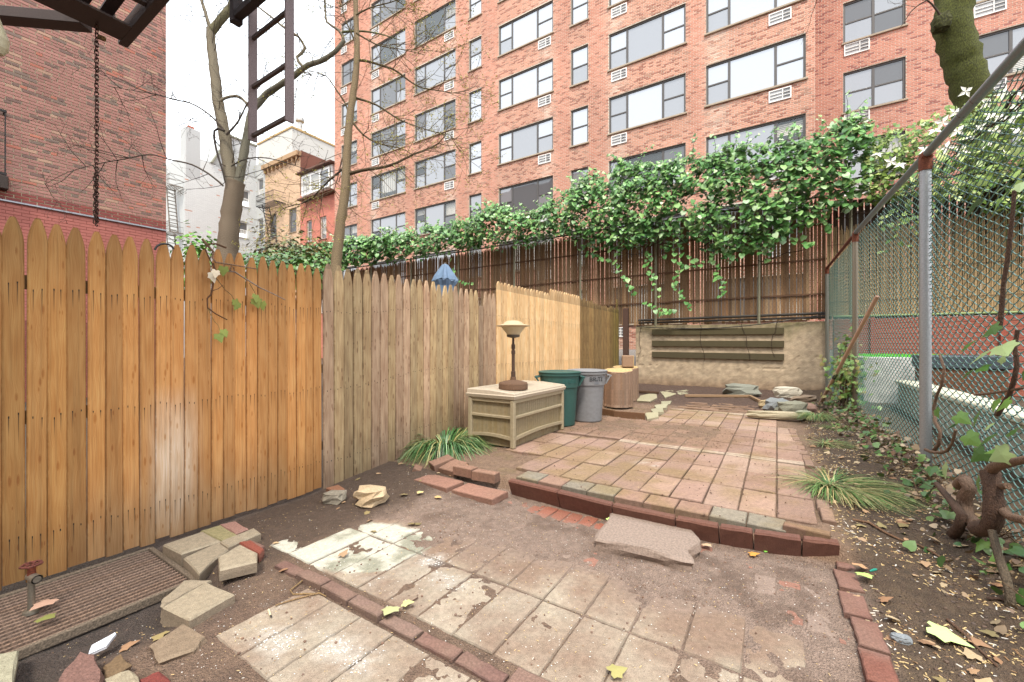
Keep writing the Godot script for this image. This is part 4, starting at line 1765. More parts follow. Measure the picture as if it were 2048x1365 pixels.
# a fire escape balcony with railings and a stair down, as parts of a house
func escape(parent: Node3D, o: Vector3, u: Vector3, n: Vector3, w: float, d: float, drop: float, col: Color) -> void:
	var b := MB.new()
	b.col = col
	var ba := Basis(u, Vector3.UP, n)
	for k in 7:
		b.box(Transform3D(ba, o + u * w * 0.5 + n * (d * (k + 0.5) / 7.0)), Vector3(w, 0.03, 0.06))
	for e in [0.0, w]:
		b.box(Transform3D(ba, o + u * e + n * d * 0.5 - Vector3.UP * 0.05), Vector3(0.05, 0.08, d))
		b.bar(o + u * e - Vector3.UP * 0.7, o + u * e + n * d * 0.9, 0.04, 0.04)
	put("balcony", b, M.iron, parent)
	b = MB.new()
	b.col = col
	for y in [0.5, 0.95]:
		b.bar(o + n * d + Vector3.UP * y, o + n * d + u * w + Vector3.UP * y, 0.035, 0.035)
		for e in [0.0, w]:
			b.bar(o + u * e + Vector3.UP * y, o + u * e + n * d + Vector3.UP * y, 0.035, 0.035)
	var k := 0.0
	while k <= w:
		b.bar(o + n * d + u * k, o + n * d + u * k + Vector3.UP * 0.95, 0.018, 0.018)
		k += 0.18
	put("railing", b, M.iron, parent)
	if drop > 0.0:
		b = MB.new()
		b.col = col
		for e in [0.25, 0.85]:
			b.bar(o + u * w * 0.25 + n * (d * e), o + u * w * 0.75 + n * (d * e) - Vector3.UP * drop, 0.03, 0.1)
		for i in 12:
			var t := (i + 0.5) / 12.0
			b.box(Transform3D(ba, o + u * lerpf(w * 0.25, w * 0.75, t) + n * d * 0.55 - Vector3.UP * drop * t), Vector3(0.2, 0.025, d * 0.6))
		put("stair", b, M.iron, parent)


func build_far_houses() -> void:
	var zr := -22.0
	var R := Vector3.RIGHT
	var B := Vector3.BACK
	var glass := [M.glass_dim, M.glass_dark]
	# white house: a wing whose long side looks at the yard, and its recessed rear
	var xw := -45.6
	var w := thing("white_house", "whitewashed brick house with a chimney left of the forked tree", "building", Vector3(xw, 0, -19))
	var white := C(214, 215, 213)
	var uz := Vector3(0, 0, -1)
	var open := []
	var places := []
	for p in [Vector3(-45.6, 16.919, -20.315), Vector3(-45.6, 15.247, -21.346), Vector3(-45.6, 13.67, -20.178), Vector3(-45.6, 12.038, -21.203)]:
		places.append(p)
	for k in 2:
		var a: Vector3 = places[k * 2]
		var e: Vector3 = places[k * 2 + 1]
		open.append(Rect2(-15.8 - a.z, e.y, a.z - e.z, a.y - e.y))
	open.append(Rect2(open[0].position.x, 2.6, open[0].size.x, open[0].size.y))
	var b := MB.new()
	b.col = white
	wall_sheet(b, Vector3(xw, 0, -15.8), uz, R, 6.2, 18.6, open, 0.2)
	b.quad(Vector3(xw, 18.6, -17.9), Vector3(xw, 18.6, -22.0), Vector3(xw, 21.8, -22.0), Vector3(xw, 21.8, -19.6))
	b.quad(Vector3(xw - 9, 0, -15.8), Vector3(xw, 0, -15.8), Vector3(xw, 18.6, -15.8), Vector3(xw - 9, 18.6, -15.8))
	b.quad(Vector3(xw, 18.6, -15.8), Vector3(xw, 18.6, -22), Vector3(xw - 9, 18.6, -22), Vector3(xw - 9, 18.6, -15.8))
	b.quad(Vector3(xw, 21.8, -19.6), Vector3(xw, 21.8, -22), Vector3(xw - 9, 21.8, -22), Vector3(xw - 9, 21.8, -19.6))
	b.quad(Vector3(xw - 9, 18.6, -18.0), Vector3(xw, 18.6, -18.0), Vector3(xw, 21.8, -19.6), Vector3(xw - 9, 21.8, -19.6))
	put("wall", b, M.mortar, w)
	b = MB.new()
	b.col = C(150, 148, 130)
	b.bar(Vector3(xw + 0.03, 18.55, -17.9), Vector3(xw + 0.03, 21.9, -19.6), 0.12, 0.5, R)
	b.bx(Vector3(xw + 0.02, 21.85, -20.8), Vector3(0.16, 0.18, 2.5))
	put("coping", b, M.stone, w)
	b = MB.new()
	b.col = white * 0.94
	b.bx(Vector3(xw - 0.6, 18.9, -16.45), Vector3(1.25, 4.6, 1.15), 0.03)
	b.col = C(190, 110, 84)
	b.bx(Vector3(xw - 0.6, 21.35, -16.45), Vector3(0.5, 0.4, 0.5), 0.03)
	put("chimney", b, M.mortar, w)
	for q in open:
		window(w, Vector3(xw, q.position.y, -15.8 - q.position.x), uz, R, q.size.x, q.size.y, [[1.0, true]], glass, C(226, 224, 220), C(200, 196, 188), 0.12, 0.09)
	# brick texture of the whitewashed side
	lay_bricks(w, Vector3(xw, 0, -15.8), uz, R, 6.2, 18.5, open, func(xx: float, yy: float, r: RandomNumberGenerator) -> Color:
		return C(216, 217, 215) * r.randf_range(0.94, 1.0) if r.randf() > 0.012 else C(196, 150, 130), 0.1, 0.3, 0, Vector2.ZERO, 0.012, 0.012)
	# the recessed rear of the white house
	open = []
	for t in [18.3, 14.2, 9.9, 5.6]:
		open.append(Rect2(0.25, t - 2.2, 1.1, 2.2))
	b = MB.new()
	b.col = white * 0.96
	wall_sheet(b, Vector3(xw, 0, zr), R, B, 1.75, 19.9, open, 0.2)
	put("rear_wall", b, M.mortar, w)
	for q in open:
		window(w, Vector3(xw + q.position.x, q.position.y, zr), R, B, q.size.x, q.size.y, [[1.0, true]], glass, C(216, 214, 210), C(200, 196, 188), 0.12, 0.09)
	# its own fire escape in front, at the left edge
	for k in 4:
		escape(w, Vector3(xw - 1.75, 15.6 - 4.2 * k, -15.75), R, B, 1.6, 1.0, 4.2, C(150, 140, 128))
	# tall pale block behind
	var t := thing("white_tower", "pale rooftop block rising behind the fire escape ladder", "building", Vector3(-50, 0, -31))
	b = MB.new()
	b.col = C(222, 218, 210)
	b.bx(Vector3(-56.5, 14.5, -34), Vector3(8.5, 29.0, 9.0), 0.05)
	put("wall", b, M.mortar, t)
	b = MB.new()
	b.col = C(206, 172, 120)
	b.bx(Vector3(-56.5, 29.05, -34), Vector3(8.7, 0.3, 9.2), 0.03)
	put("coping", b, M.stone, t)
	b = MB.new()
	b.col = C(196, 190, 184)
	b.lathe(Vector3(-53.0, 29.2, -31.0), [Vector2(0.3, 0), Vector2(0.3, 1.2), Vector2(0.55, 1.4), Vector2(0.55, 1.7), Vector2(0.1, 2.1)], 10)
	put("roof_vent", b, M.galv, t)
	# tan house with a black fire escape
	var xt := -43.85
	var tan_ := thing("tan_house", "tan brick row house with a black zigzag fire escape", "building", Vector3(-40.7, 0, zr))
	open = []
	for y in [14.2, 9.9, 5.6]:
		open.append(Rect2(0.9, y - 2.3, 1.25, 2.3))
		open.append(Rect2(4.4, y - 2.3, 1.25, 2.3))
	b = MB.new()
	b.col = C(214, 188, 160)
	wall_sheet(b, Vector3(xt, 0, zr), R, B, 6.3, 18.9, open, 0.2)
	b.col = C(150, 100, 84)
	b.quad(Vector3(xt + 6.3, 0, zr), Vector3(xt + 6.3, 0, zr - 9), Vector3(xt + 6.3, 19.4, zr - 9), Vector3(xt + 6.3, 19.4, zr))
	b.quad(Vector3(xt, 18.9, zr), Vector3(xt + 6.3, 18.9, zr), Vector3(xt + 6.3, 18.9, zr - 9), Vector3(xt, 18.9, zr - 9))
	put("wall", b, M.mortar, tan_)
	lay_bricks(tan_, Vector3(xt, 0, zr), R, B, 6.3, 18.9, open, func(xx: float, yy: float, r: RandomNumberGenerator) -> Color:
		return C(208, 176, 146) * r.randf_range(0.86, 1.06), 0.1, 0.3, 0, Vector2.ZERO, 0.014, 0.012)
	b = MB.new()
	b.col = C(196, 160, 122)
	b.bx(Vector3(xt + 3.15, 19.05, zr + 0.16), Vector3(6.4, 0.45, 0.5), 0.03)
	for k in 9:
		b.bx(Vector3(xt + 0.3 + 0.72 * k, 18.65, zr + 0.12), Vector3(0.16, 0.4, 0.35), 0.02)
	put("cornice", b, M.stone, tan_)
	for q in open:
		window(tan_, Vector3(xt + q.position.x, q.position.y, zr), R, B, q.size.x, q.size.y, [[1.0, true]], [M.glass_dim], C(96, 92, 92), C(170, 150, 128), 0.14, 0.1)
	for k in 3:
		escape(tan_, Vector3(xt + 0.5, 14.9 - 4.3 * k, zr + 0.02), R, B, 3.3, 1.1, 4.2, C(52, 50, 54))
	# red house with a white dormer window
	var xd := -37.55
	var rd := thing("red_house", "orange-red row house with a white triple dormer window and flues", "building", Vector3(-34, 0, zr))
	open = []
	for y in [12.6, 9.3, 6.0]:
		open.append(Rect2(1.0, y - 2.0, 0.85, 2.0))
		open.append(Rect2(3.1, y - 2.0, 0.95, 2.0))
	b = MB.new()
	b.col = C(216, 160, 140)
	wall_sheet(b, Vector3(xd, 0, zr), R, B, 7.5, 15.2, open, 0.2)
	b.col = C(120, 110, 104)
	b.quad(Vector3(xd, 15.2, zr), Vector3(xd + 7.5, 15.2, zr), Vector3(xd + 7.5, 18.4, zr - 4), Vector3(xd, 18.4, zr - 4))
	put("wall", b, M.mortar, rd)
	lay_bricks(rd, Vector3(xd, 0, zr), R, B, 7.5, 15.2, open, func(xx: float, yy: float, r: RandomNumberGenerator) -> Color:
		return C(200, 126, 108) * r.randf_range(0.86, 1.06), 0.1, 0.3, 0, Vector2.ZERO, 0.014, 0.012)
	for q in open:
		window(rd, Vector3(xd + q.position.x, q.position.y, zr), R, B, q.size.x, q.size.y, [[1.0, true]], glass, C(196, 186, 176), C(150, 110, 92), 0.14, 0.1)
	b = MB.new()
	b.col = C(226, 224, 220)
	b.bx(Vector3(xd + 3.2, 15.6, zr - 0.1), Vector3(4.6, 2.2, 1.0), 0.03)
	put("dormer", b, M.frame, rd)
	window(rd, Vector3(xd + 1.1, 14.7, zr + 0.52), R, B, 4.2, 1.75, [[0.333, false], [0.334, false], [0.333, false]], glass, C(236, 234, 230), C(200, 196, 190), 0.0, 0.16, false)
	b = MB.new()
	b.col = C(120, 84, 70)
	b.bx(Vector3(xd + 3.2, 16.75, zr + 0.1), Vector3(5.2, 0.16, 1.5), 0.02)
	b.bx(Vector3(xd + 3.2, 14.4, zr + 0.3), Vector3(5.0, 0.16, 0.9), 0.02)
	put("dormer_roof", b, M.stone, rd)
	b = MB.new()
	b.col = C(196, 120, 94)
	b.bx(Vector3(xd + 3.7, 18.0, zr - 2.6), Vector3(2.6, 5.2, 1.2), 0.03)
	put("chimney", b, M.brick, rd)
	for k in 3:
		b = MB.new()
		b.col = C(176, 172, 170)
		var p := Vector3(xd + 2.9 + 0.8 * k, 20.6, zr - 2.6)
		b.lathe(p, [Vector2(0.17, 0), Vector2(0.17, 1.4 + 0.3 * (k % 2)), Vector2(0.3, 1.5 + 0.3 * (k % 2)), Vector2(0.3, 1.9 + 0.3 * (k % 2)), Vector2(0.12, 2.2 + 0.3 * (k % 2))], 10)
		put("flue", b, M.galv, rd)


# the houses across the way, behind the viewpoint: seen in the apartment windows
func build_street_side() -> void:
	var z := 20.0
	for k in 4:
		var x0 := -34.0 + 14.5 * k
		var h := 14.0 + 1.6 * (k % 3)
		var o := thing("row_house", ["tan row house across the way, leftmost behind the viewpoint", "brown row house across the way, second behind the viewpoint", "tallest grey row house across the way behind the viewpoint", "tan-red row house across the way, rightmost behind the viewpoint"][k], "building", Vector3(x0 + 7, 0, z))
		var open := []
		for i in 4:
			for j in 4:
				open.append(Rect2(1.5 + 3.4 * i, 1.2 + 3.2 * j, 1.2, 2.0))
		var b := MB.new()
		b.col = [C(176, 150, 124), C(140, 108, 92), C(160, 154, 146), C(170, 124, 104)][k]
		wall_sheet(b, Vector3(x0 + 14.4, 0, z), Vector3.LEFT, Vector3.FORWARD, 14.4, h, open, 0.2)
		b.quad(Vector3(x0 + 14.4, h, z), Vector3(x0, h, z), Vector3(x0, h, z + 9), Vector3(x0 + 14.4, h, z + 9))
		put("wall", b, M.mortar, o)
		for q in open:
			window(o, Vector3(x0 + 14.4 - q.position.x, q.position.y, z), Vector3.LEFT, Vector3.FORWARD, q.size.x, q.size.y, [[1.0, true]], [M.glass_dim], C(190, 186, 180), C(170, 160, 150), 0.14, 0.1)


# ---------------------------------------------------------------- trees

# a bent twig with smaller ones, collected in one shape; tips are gathered for buds
func twig(b: MB, p: Vector3, dir: Vector3, length: float, r: float, level: int, tips: Array, rr: RandomNumberGenerator, droop := 0.0) -> void:
	var n := 5
	var pts := [p]
	var rad := [r]
	var d := dir.normalized()
	var q := p
	for i in n:
		d = (d + Vector3(rr.randf_range(-1, 1), rr.randf_range(-1, 1) + 0.12 - droop, rr.randf_range(-1, 1)) * 0.22).normalized()
		q += d * length / n
		pts.append(q)
		rad.append(r * lerpf(1.0, 0.35, float(i + 1) / n))
		if level > 0 and i > 0 and rr.randf() < 0.75:
			var side := d.cross(Vector3(rr.randf_range(-1, 1), rr.randf_range(-1, 1), rr.randf_range(-1, 1))).normalized()
			twig(b, q, (d * 0.7 + side * 0.75).normalized(), length * rr.randf_range(0.35, 0.6), r * 0.55, level - 1, tips, rr, droop)
		elif level == 0 and i > 0:
			tips.append(q)
	b.tube(pts, rad, 4 if r > 0.006 else 3, false)
	tips.append(q)


# a smooth limb through given points with radii from r0 to r1
func limb(parent: Node3D, called: String, pts: Array, r0: float, r1: float, col: Color, m: Material, sides := 9) -> Array:
	var out := []
	var rad := []
	var c := Curve3D.new()
	for i in pts.size():
		var p: Vector3 = pts[i]
		var t: Vector3 = (pts[mini(i + 1, pts.size() - 1)] - pts[maxi(i - 1, 0)]) * 0.17
		c.add_point(p, -t, t)
	var total := c.get_baked_length()
	var n := maxi(6, int(total / 0.12))
	for i in n + 1:
		var f := float(i) / n
		out.append(c.sample_baked(total * f) + Vector3(rng.randf_range(-1, 1), rng.randf_range(-1, 1), rng.randf_range(-1, 1)) * lerpf(r0, r1, f) * 0.06)
		rad.append(lerpf(r0, r1, f) * (1.0 + 0.05 * sin(i * 2.3)))
	var b := MB.new()
	b.col = col
	b.tube(out, rad, sides, true, 0.05, int(r0 * 1000))
	put(called, b, m, parent)
	return out


func bud_mesh(size: float) -> ArrayMesh:
	var b := MB.new()
	b.tri(Vector3(0, 0, 0), Vector3(size * 0.5, size * 0.6, 0.1 * size), Vector3(0, size, 0))
	b.tri(Vector3(0, 0, 0), Vector3(0, size, 0), Vector3(-size * 0.45, size * 0.5, 0.15 * size))
	b.tri(Vector3(0, 0, 0), Vector3(0.1 * size, size * 0.5, size * 0.5), Vector3(0, size, 0))
	return b.mesh(M.leaf)


func buds(parent: Node3D, called: String, tips: Array, size: float, col: Color, per: int, spread: float) -> void:
	var ts := []
	var cs := []
	for p in tips:
		for k in per:
			var ba := Basis.from_euler(Vector3(rng.randf_range(-PI, PI), rng.randf_range(-PI, PI), rng.randf_range(-PI, PI))) * rng.randf_range(0.6, 1.3)
			ts.append(Transform3D(ba, p + Vector3(rng.randf_range(-1, 1), rng.randf_range(-1, 1), rng.randf_range(-1, 1)) * spread))
			cs.append(vary(col, 0.25))
	many(called, bud_mesh(size), ts, cs, parent)


func build_trees() -> void:
	var rr := RandomNumberGenerator.new()
	rr.seed = 5
	var bark := C(176, 162, 138)
	var t := thing("forked_tree", "bare grey-tan tree with a forked trunk behind the orange fence", "tree", Vector3(-8.955, -0.246, -3.769))
	limb(t, "trunk", [Vector3(-8.955, -0.246, -3.769), Vector3(-8.955, 1.682, -3.769), Vector3(-8.939, 2.839, -3.78), Vector3(-8.906, 3.465, -3.8), Vector3(-8.841, 3.995, -3.842), Vector3(-8.792, 4.333, -3.873)], 0.235, 0.155, C(164, 144, 122), M.bark, 12)
	var l1 := limb(t, "limb", [Vector3(-8.841, 4.14, -3.842), Vector3(-8.922, 4.766, -3.79), Vector3(-8.987, 5.296, -3.748), Vector3(-9.085, 5.875, -3.686), Vector3(-9.15, 6.501, -3.645), Vector3(-9.198, 6.983, -3.613), Vector3(-9.207, 7.292, -3.608)], 0.118, 0.075, bark, M.bark, 10)
	var l2 := limb(t, "limb", [Vector3(-9.207, 7.214, -3.608), Vector3(-9.052, 7.465, -3.707), Vector3(-8.874, 7.716, -3.821), Vector3(-8.727, 8.14, -3.915), Vector3(-8.403, 8.911, -4.122)], 0.075, 0.05, C(160, 152, 116), M.bark)
	var l3 := limb(t, "limb", [Vector3(-9.215, 7.292, -3.603), Vector3(-9.28, 7.561, -3.562), Vector3(-9.353, 7.831, -3.515), Vector3(-9.539, 8.429, -3.395)], 0.035, 0.02, bark, M.bark, 7)
	var l4 := limb(t, "limb", [Vector3(-8.776, 4.207, -3.883), Vector3(-8.687, 4.766, -3.941), Vector3(-8.614, 5.248, -3.987), Vector3(-8.549, 5.653, -4.029), Vector3(-8.419, 5.884, -4.112), Vector3(-8.305, 6.029, -4.185), Vector3(-7.852, 6.106, -4.237), Vector3(-7.517, 6.219, -4.333), Vector3(-7.281, 6.309, -4.365), Vector3(-6.949, 6.333, -4.459), Vector3(-6.631, 6.442, -4.543), Vector3(-6.511, 6.621, -4.62)], 0.085, 0.036, C(160, 154, 134), M.bark, 10)
	var l5 := limb(t, "limb", [Vector3(-6.511, 6.603, -4.62), Vector3(-6.548, 6.781, -4.596), Vector3(-6.661, 6.861, -4.524), Vector3(-6.773, 6.96, -4.452), Vector3(-6.796, 7.218, -4.438), Vector3(-6.811, 7.708, -4.428)], 0.026, 0.012, bark, M.bark, 6)
	var l6 := limb(t, "limb", [Vector3(-6.541, 6.781, -4.601), Vector3(-6.383, 6.799, -4.702), Vector3(-6.195, 6.79, -4.822), Vector3(-5.97, 6.746, -4.966), Vector3(-5.669, 6.639, -5.158)], 0.02, 0.007, C(140, 142, 98), M.bark, 6)
	var l7 := limb(t, "limb", [Vector3(-7.319, 6.291, -4.341), Vector3(-7.435, 6.456, -4.267), Vector3(-7.365, 6.529, -4.311), Vector3(-7.281, 6.593, -4.365), Vector3(-7.304, 6.694, -4.35), Vector3(-7.381, 6.84, -4.301), Vector3(-7.605, 7.005, -4.158), Vector3(-7.79, 7.188, -4.04), Vector3(-7.99, 7.372, -3.911), Vector3(-8.214, 7.591, -3.768)], 0.03, 0.012, bark, M.bark, 6)
	var l8 := limb(t, "limb", [Vector3(-8.939, 5.845, -3.661), Vector3(-8.859, 5.902, -3.712), Vector3(-8.771, 5.93, -3.768), Vector3(-8.683, 5.94, -3.825), Vector3(-8.594, 5.892, -3.881), Vector3(-8.522, 5.807, -3.927), Vector3(-8.474, 5.731, -3.958)], 0.024, 0.03, bark, M.bark, 6)
	var l9 := limb(t, "limb", [Vector3(-8.763, 5.222, -3.655), Vector3(-8.905, 5.288, -3.564), Vector3(-8.929, 5.166, -3.548), Vector3(-8.889, 4.865, -3.574), Vector3(-8.794, 4.489, -3.635), Vector3(-8.747, 4.254, -3.665)], 0.022, 0.012, C(84, 72, 66), M.bark, 6)
	var l10 := limb(t, "limb", [Vector3(-8.891, 4.227, -3.691), Vector3(-9.099, 4.436, -3.558), Vector3(-9.42, 4.646, -3.353), Vector3(-9.741, 4.722, -3.148), Vector3(-10.062, 4.826, -2.943), Vector3(-10.463, 4.741, -2.686), Vector3(-10.904, 4.646, -2.404), Vector3(-11.385, 4.484, -2.097), Vector3(-11.746, 4.265, -1.866)], 0.018, 0.004, C(110, 96, 84), M.bark, 5)
	var l11 := limb(t, "limb", [Vector3(-8.875, 5.274, -3.702), Vector3(-9.059, 5.531, -3.584), Vector3(-9.38, 5.788, -3.379), Vector3(-9.701, 5.873, -3.173), Vector3(-9.901, 5.959, -3.045), Vector3(-10.302, 6.035, -2.789), Vector3(-10.743, 6.13, -2.507)], 0.017, 0.004, C(110, 96, 84), M.bark, 5)
	var l12 := limb(t, "limb", [Vector3(-8.731, 5.147, -3.675), Vector3(-8.549, 5.382, -3.791), Vector3(-8.43, 5.664, -3.867), Vector3(-8.193, 6.087, -4.019), Vector3(-7.995, 6.275, -4.146)], 0.02, 0.006, C(110, 96, 84), M.bark, 5)
	var l13 := limb(t, "limb", [Vector3(-8.652, 4.555, -3.726), Vector3(-8.43, 4.696, -3.867), Vector3(-8.113, 4.715, -4.07), Vector3(-7.718, 4.602, -4.323), Vector3(-7.243, 4.395, -4.627), Vector3(-6.847, 4.226, -4.88)], 0.012, 0.004, C(84, 74, 66), M.bark, 5)
	var b := MB.new()
	b.col = C(92, 80, 72)
	var tips := []
	for q in [[l1, 13, 1.0], [l2, 9, 1.0], [l3, 7, 0.9], [l4, 15, 1.0], [l5, 8, 0.8], [l7, 11, 0.8], [l9, 5, 0.7], [l10, 17, 0.8], [l11, 15, 0.7], [l12, 8, 0.7], [l13, 9, 0.7]]:
		var line: Array = q[0]
		for k in q[1]:
			var i := rr.randi_range(2, line.size() - 1)
			var d: Vector3 = (line[i] - line[i - 1]).normalized()
			var side := d.cross(Vector3(rr.randf_range(-1, 1), rr.randf_range(-1, 1), rr.randf_range(-1, 1))).normalized()
			twig(b, line[i], (d * 0.5 + side + Vector3(0, 0.15, 0)).normalized(), q[2] * rr.randf_range(0.6, 1.2), 0.0075, 2, tips, rr)
	put("twigs", b, M.bark, t).set_meta("kind", "stuff")
	buds(t, "buds", tips, 0.014, C(92, 74, 62), 1, 0.012)

	t = thing("slender_tree", "slender tan tree with yellow-green buds behind the grey fence", "tree", Vector3(-6.301, -0.318, -4.28))
	limb(t, "trunk", [Vector3(-6.329, -0.318, -4.261), Vector3(-6.301, 1.79, -4.28), Vector3(-6.265, 2.634, -4.302), Vector3(-6.216, 3.182, -4.334), Vector3(-6.159, 3.646, -4.37), Vector3(-6.13, 4.067, -4.389), Vector3(-6.116, 4.489, -4.398), Vector3(-6.081, 4.995, -4.42), Vector3(-6.031, 5.417, -4.452), Vector3(-5.988, 5.796, -4.479), Vector3(-5.974, 6.176, -4.489), Vector3(-5.988, 6.598, -4.479), Vector3(-5.995, 7.019, -4.475), Vector3(-6.009, 7.525, -4.466), Vector3(-6.031, 8.369, -4.452)], 0.115, 0.024, C(184, 160, 124), M.bark, 10)
	var y := C(120, 104, 72)
	var lines := [
		limb(t, "limb", [Vector3(-6.116, 4.084, -4.398), Vector3(-5.86, 4.152, -4.561), Vector3(-5.498, 4.228, -4.793), Vector3(-5.178, 4.413, -4.997), Vector3(-5.008, 4.489, -5.107), Vector3(-4.851, 4.565, -5.207), Vector3(-4.752, 4.675, -5.27), Vector3(-4.702, 4.81, -5.302)], 0.03, 0.007, C(110, 90, 64), M.bark, 6),
		limb(t, "limb", [Vector3(-5.858, 4.838, -4.325), Vector3(-5.748, 4.674, -4.396), Vector3(-5.61, 4.551, -4.484), Vector3(-5.382, 4.461, -4.63), Vector3(-5.175, 4.42, -4.762), Vector3(-5.037, 4.313, -4.85)], 0.018, 0.005, y, M.bark, 5),
		limb(t, "limb", [Vector3(-5.974, 6.007, -4.489), Vector3(-5.825, 5.99, -4.584), Vector3(-5.626, 5.914, -4.711), Vector3(-5.434, 5.839, -4.834), Vector3(-5.299, 5.712, -4.92), Vector3(-5.079, 5.543, -5.061), Vector3(-4.866, 5.501, -5.197), Vector3(-4.617, 5.451, -5.356)], 0.022, 0.005, y, M.bark, 6),
		limb(t, "limb", [Vector3(-6.095, 5.426, -4.53), Vector3(-5.908, 5.366, -4.649), Vector3(-5.728, 5.272, -4.765), Vector3(-5.476, 5.067, -4.926), Vector3(-5.223, 4.947, -5.087), Vector3(-5.007, 4.861, -5.226), Vector3(-4.719, 4.793, -5.41)], 0.02, 0.005, y, M.bark, 5),
		limb(t, "limb", [Vector3(-5.817, 6.312, -4.352), Vector3(-5.658, 6.198, -4.453), Vector3(-5.486, 6.099, -4.563), Vector3(-5.21, 6.05, -4.74), Vector3(-4.865, 5.952, -4.961)], 0.014, 0.004, y, M.bark, 5),
		limb(t, "limb", [Vector3(-6.32, 4.28, -4.505), Vector3(-6.481, 4.132, -4.402), Vector3(-6.627, 3.967, -4.308), Vector3(-6.795, 3.759, -4.201), Vector3(-6.934, 3.655, -4.112), Vector3(-7.124, 3.612, -3.991), Vector3(-7.343, 3.499, -3.85)], 0.018, 0.005, C(84, 72, 60), M.bark, 5),
		limb(t, "limb", [Vector3(-6.269, 4.8, -4.537), Vector3(-6.349, 4.496, -4.486), Vector3(-6.422, 4.132, -4.439), Vector3(-6.481, 3.889, -4.402)], 0.012, 0.005, C(84, 72, 60), M.bark, 5),
		limb(t, "limb", [Vector3(-6.073, 4.995, -4.425), Vector3(-6.144, 5.29, -4.38), Vector3(-6.272, 5.501, -4.298), Vector3(-6.429, 5.754, -4.198), Vector3(-6.713, 5.754, -4.016), Vector3(-6.89, 5.586, -3.902)], 0.014, 0.004, y, M.bark, 5),
		limb(t, "limb", [Vector3(-5.988, 6.26, -4.479), Vector3(-6.073, 6.513, -4.425), Vector3(-6.144, 6.682, -4.38), Vector3(-6.187, 6.935, -4.352), Vector3(-6.216, 7.357, -4.334)], 0.014, 0.006, y, M.bark, 5),
		limb(t, "limb", [Vector3(-5.903, 6.687, -4.415), Vector3(-5.707, 6.811, -4.541), Vector3(-5.426, 6.895, -4.72), Vector3(-5.146, 7.019, -4.899)], 0.014, 0.006, y, M.bark, 5)]
	b = MB.new()
	b.col = C(142, 122, 92)
	tips = []
	for line in lines:
		for k in 14:
			var i := rr.randi_range(2, line.size() - 1)
			var d: Vector3 = (line[i] - line[i - 1]).normalized()
			var side := d.cross(Vector3(rr.randf_range(-1, 1), rr.randf_range(-1, 1), rr.randf_range(-1, 1))).normalized()
			twig(b, line[i], (d * 0.8 + side * 0.9).normalized(), rr.randf_range(0.4, 1.0), 0.0065, 2, tips, rr, 0.05)
	put("twigs", b, M.bark, t).set_meta("kind", "stuff")
	buds(t, "buds", tips, 0.02, C(176, 168, 78), 1, 0.015)

	t = thing("mossy_tree", "thick moss-green tree trunk in the top right corner", "tree", Vector3(3.537, 3.998, -12.47))
	var moss := C(122, 126, 56)
	var tr := limb(t, "trunk", [Vector3(3.755, 2.547, -12.61), Vector3(3.607, 5.034, -12.515), Vector3(3.432, 6.225, -12.403), Vector3(3.327, 6.743, -12.336), Vector3(3.188, 7.261, -12.247), Vector3(3.066, 7.78, -12.169), Vector3(3.083, 8.246, -12.18), Vector3(3.135, 8.764, -12.213), Vector3(3.275, 9.8, -12.303)], 0.30, 0.29, moss, M.moss, 18)
	var kn := MB.new()
	kn.col = C(104, 104, 52)
	kn.rock(Vector3(2.815, 7.756, -11.83), Vector3(0.15, 0.17, 0.16), 8, 0.0, 0.25, 8, 12)
	put("knot", kn, M.moss, t)
	var q1 := limb(t, "limb", [Vector3(2.707, 7.72, -11.464), Vector3(2.607, 7.898, -11.401), Vector3(2.507, 8.017, -11.337), Vector3(2.374, 7.938, -11.252), Vector3(2.224, 7.78, -11.156), Vector3(2.107, 7.562, -11.081), Vector3(2.041, 7.464, -11.039)], 0.02, 0.005, C(96, 78, 62), M.bark, 5)
	b = MB.new()
	b.col = C(96, 78, 62)
	tips = []
	for k in 4:
		twig(b, q1[rr.randi_range(3, q1.size() - 1)], Vector3(-0.6, 0.2, 0.3), 0.5, 0.006, 1, tips, rr)
	twig(b, Vector3(0.735, 8.471, -10.56), Vector3(-0.1, -1, 0), 0.7, 0.008, 1, tips, rr)
	put("twigs", b, M.bark, t).set_meta("kind", "stuff")


# ---------------------------------------------------------------- leaves

# a round, pointed leaf: stem at the origin, blade hanging along -y, upper side +z
func round_leaf(s: float) -> ArrayMesh:
	var b := MB.new()
	var o := [Vector2(0, 0.02), Vector2(0.34, 0.10), Vector2(0.52, -0.16), Vector2(0.46, -0.5), Vector2(0.22, -0.82), Vector2(0, -1.02)]
	var mid := [Vector3(0, 0, 0), Vector3(0, -0.3, 0.05), Vector3(0, -0.65, 0.04), Vector3(0, -1.02, -0.06)]
	for e in [1.0, -1.0]:
		var p := []
		for q in o:
			p.append(Vector3(q.x * e, q.y, 0.10 * absf(q.x) - 0.10 * q.y * q.y) * s)
		var m := []
		for q in mid:
			m.append(q * s)
		var f := [[m[0], m[1], p[1]], [m[1], p[2], p[1]], [m[1], m[2], p[2]], [m[2], p[3], p[2]], [m[2], p[4], p[3]], [m[2], m[3], p[4]]]
		for tr in f:
			if e > 0:
				b.tri(tr[0], tr[1], tr[2])
			else:
				b.tri(tr[0], tr[2], tr[1])
	soften(b)
	return b.mesh(M.leaf)


func soften(b: MB) -> void:
	for i in b.n.size():
		b.n[i] = b.n[i].lerp(Vector3.BACK * signf(b.n[i].z), 0.6).normalized()


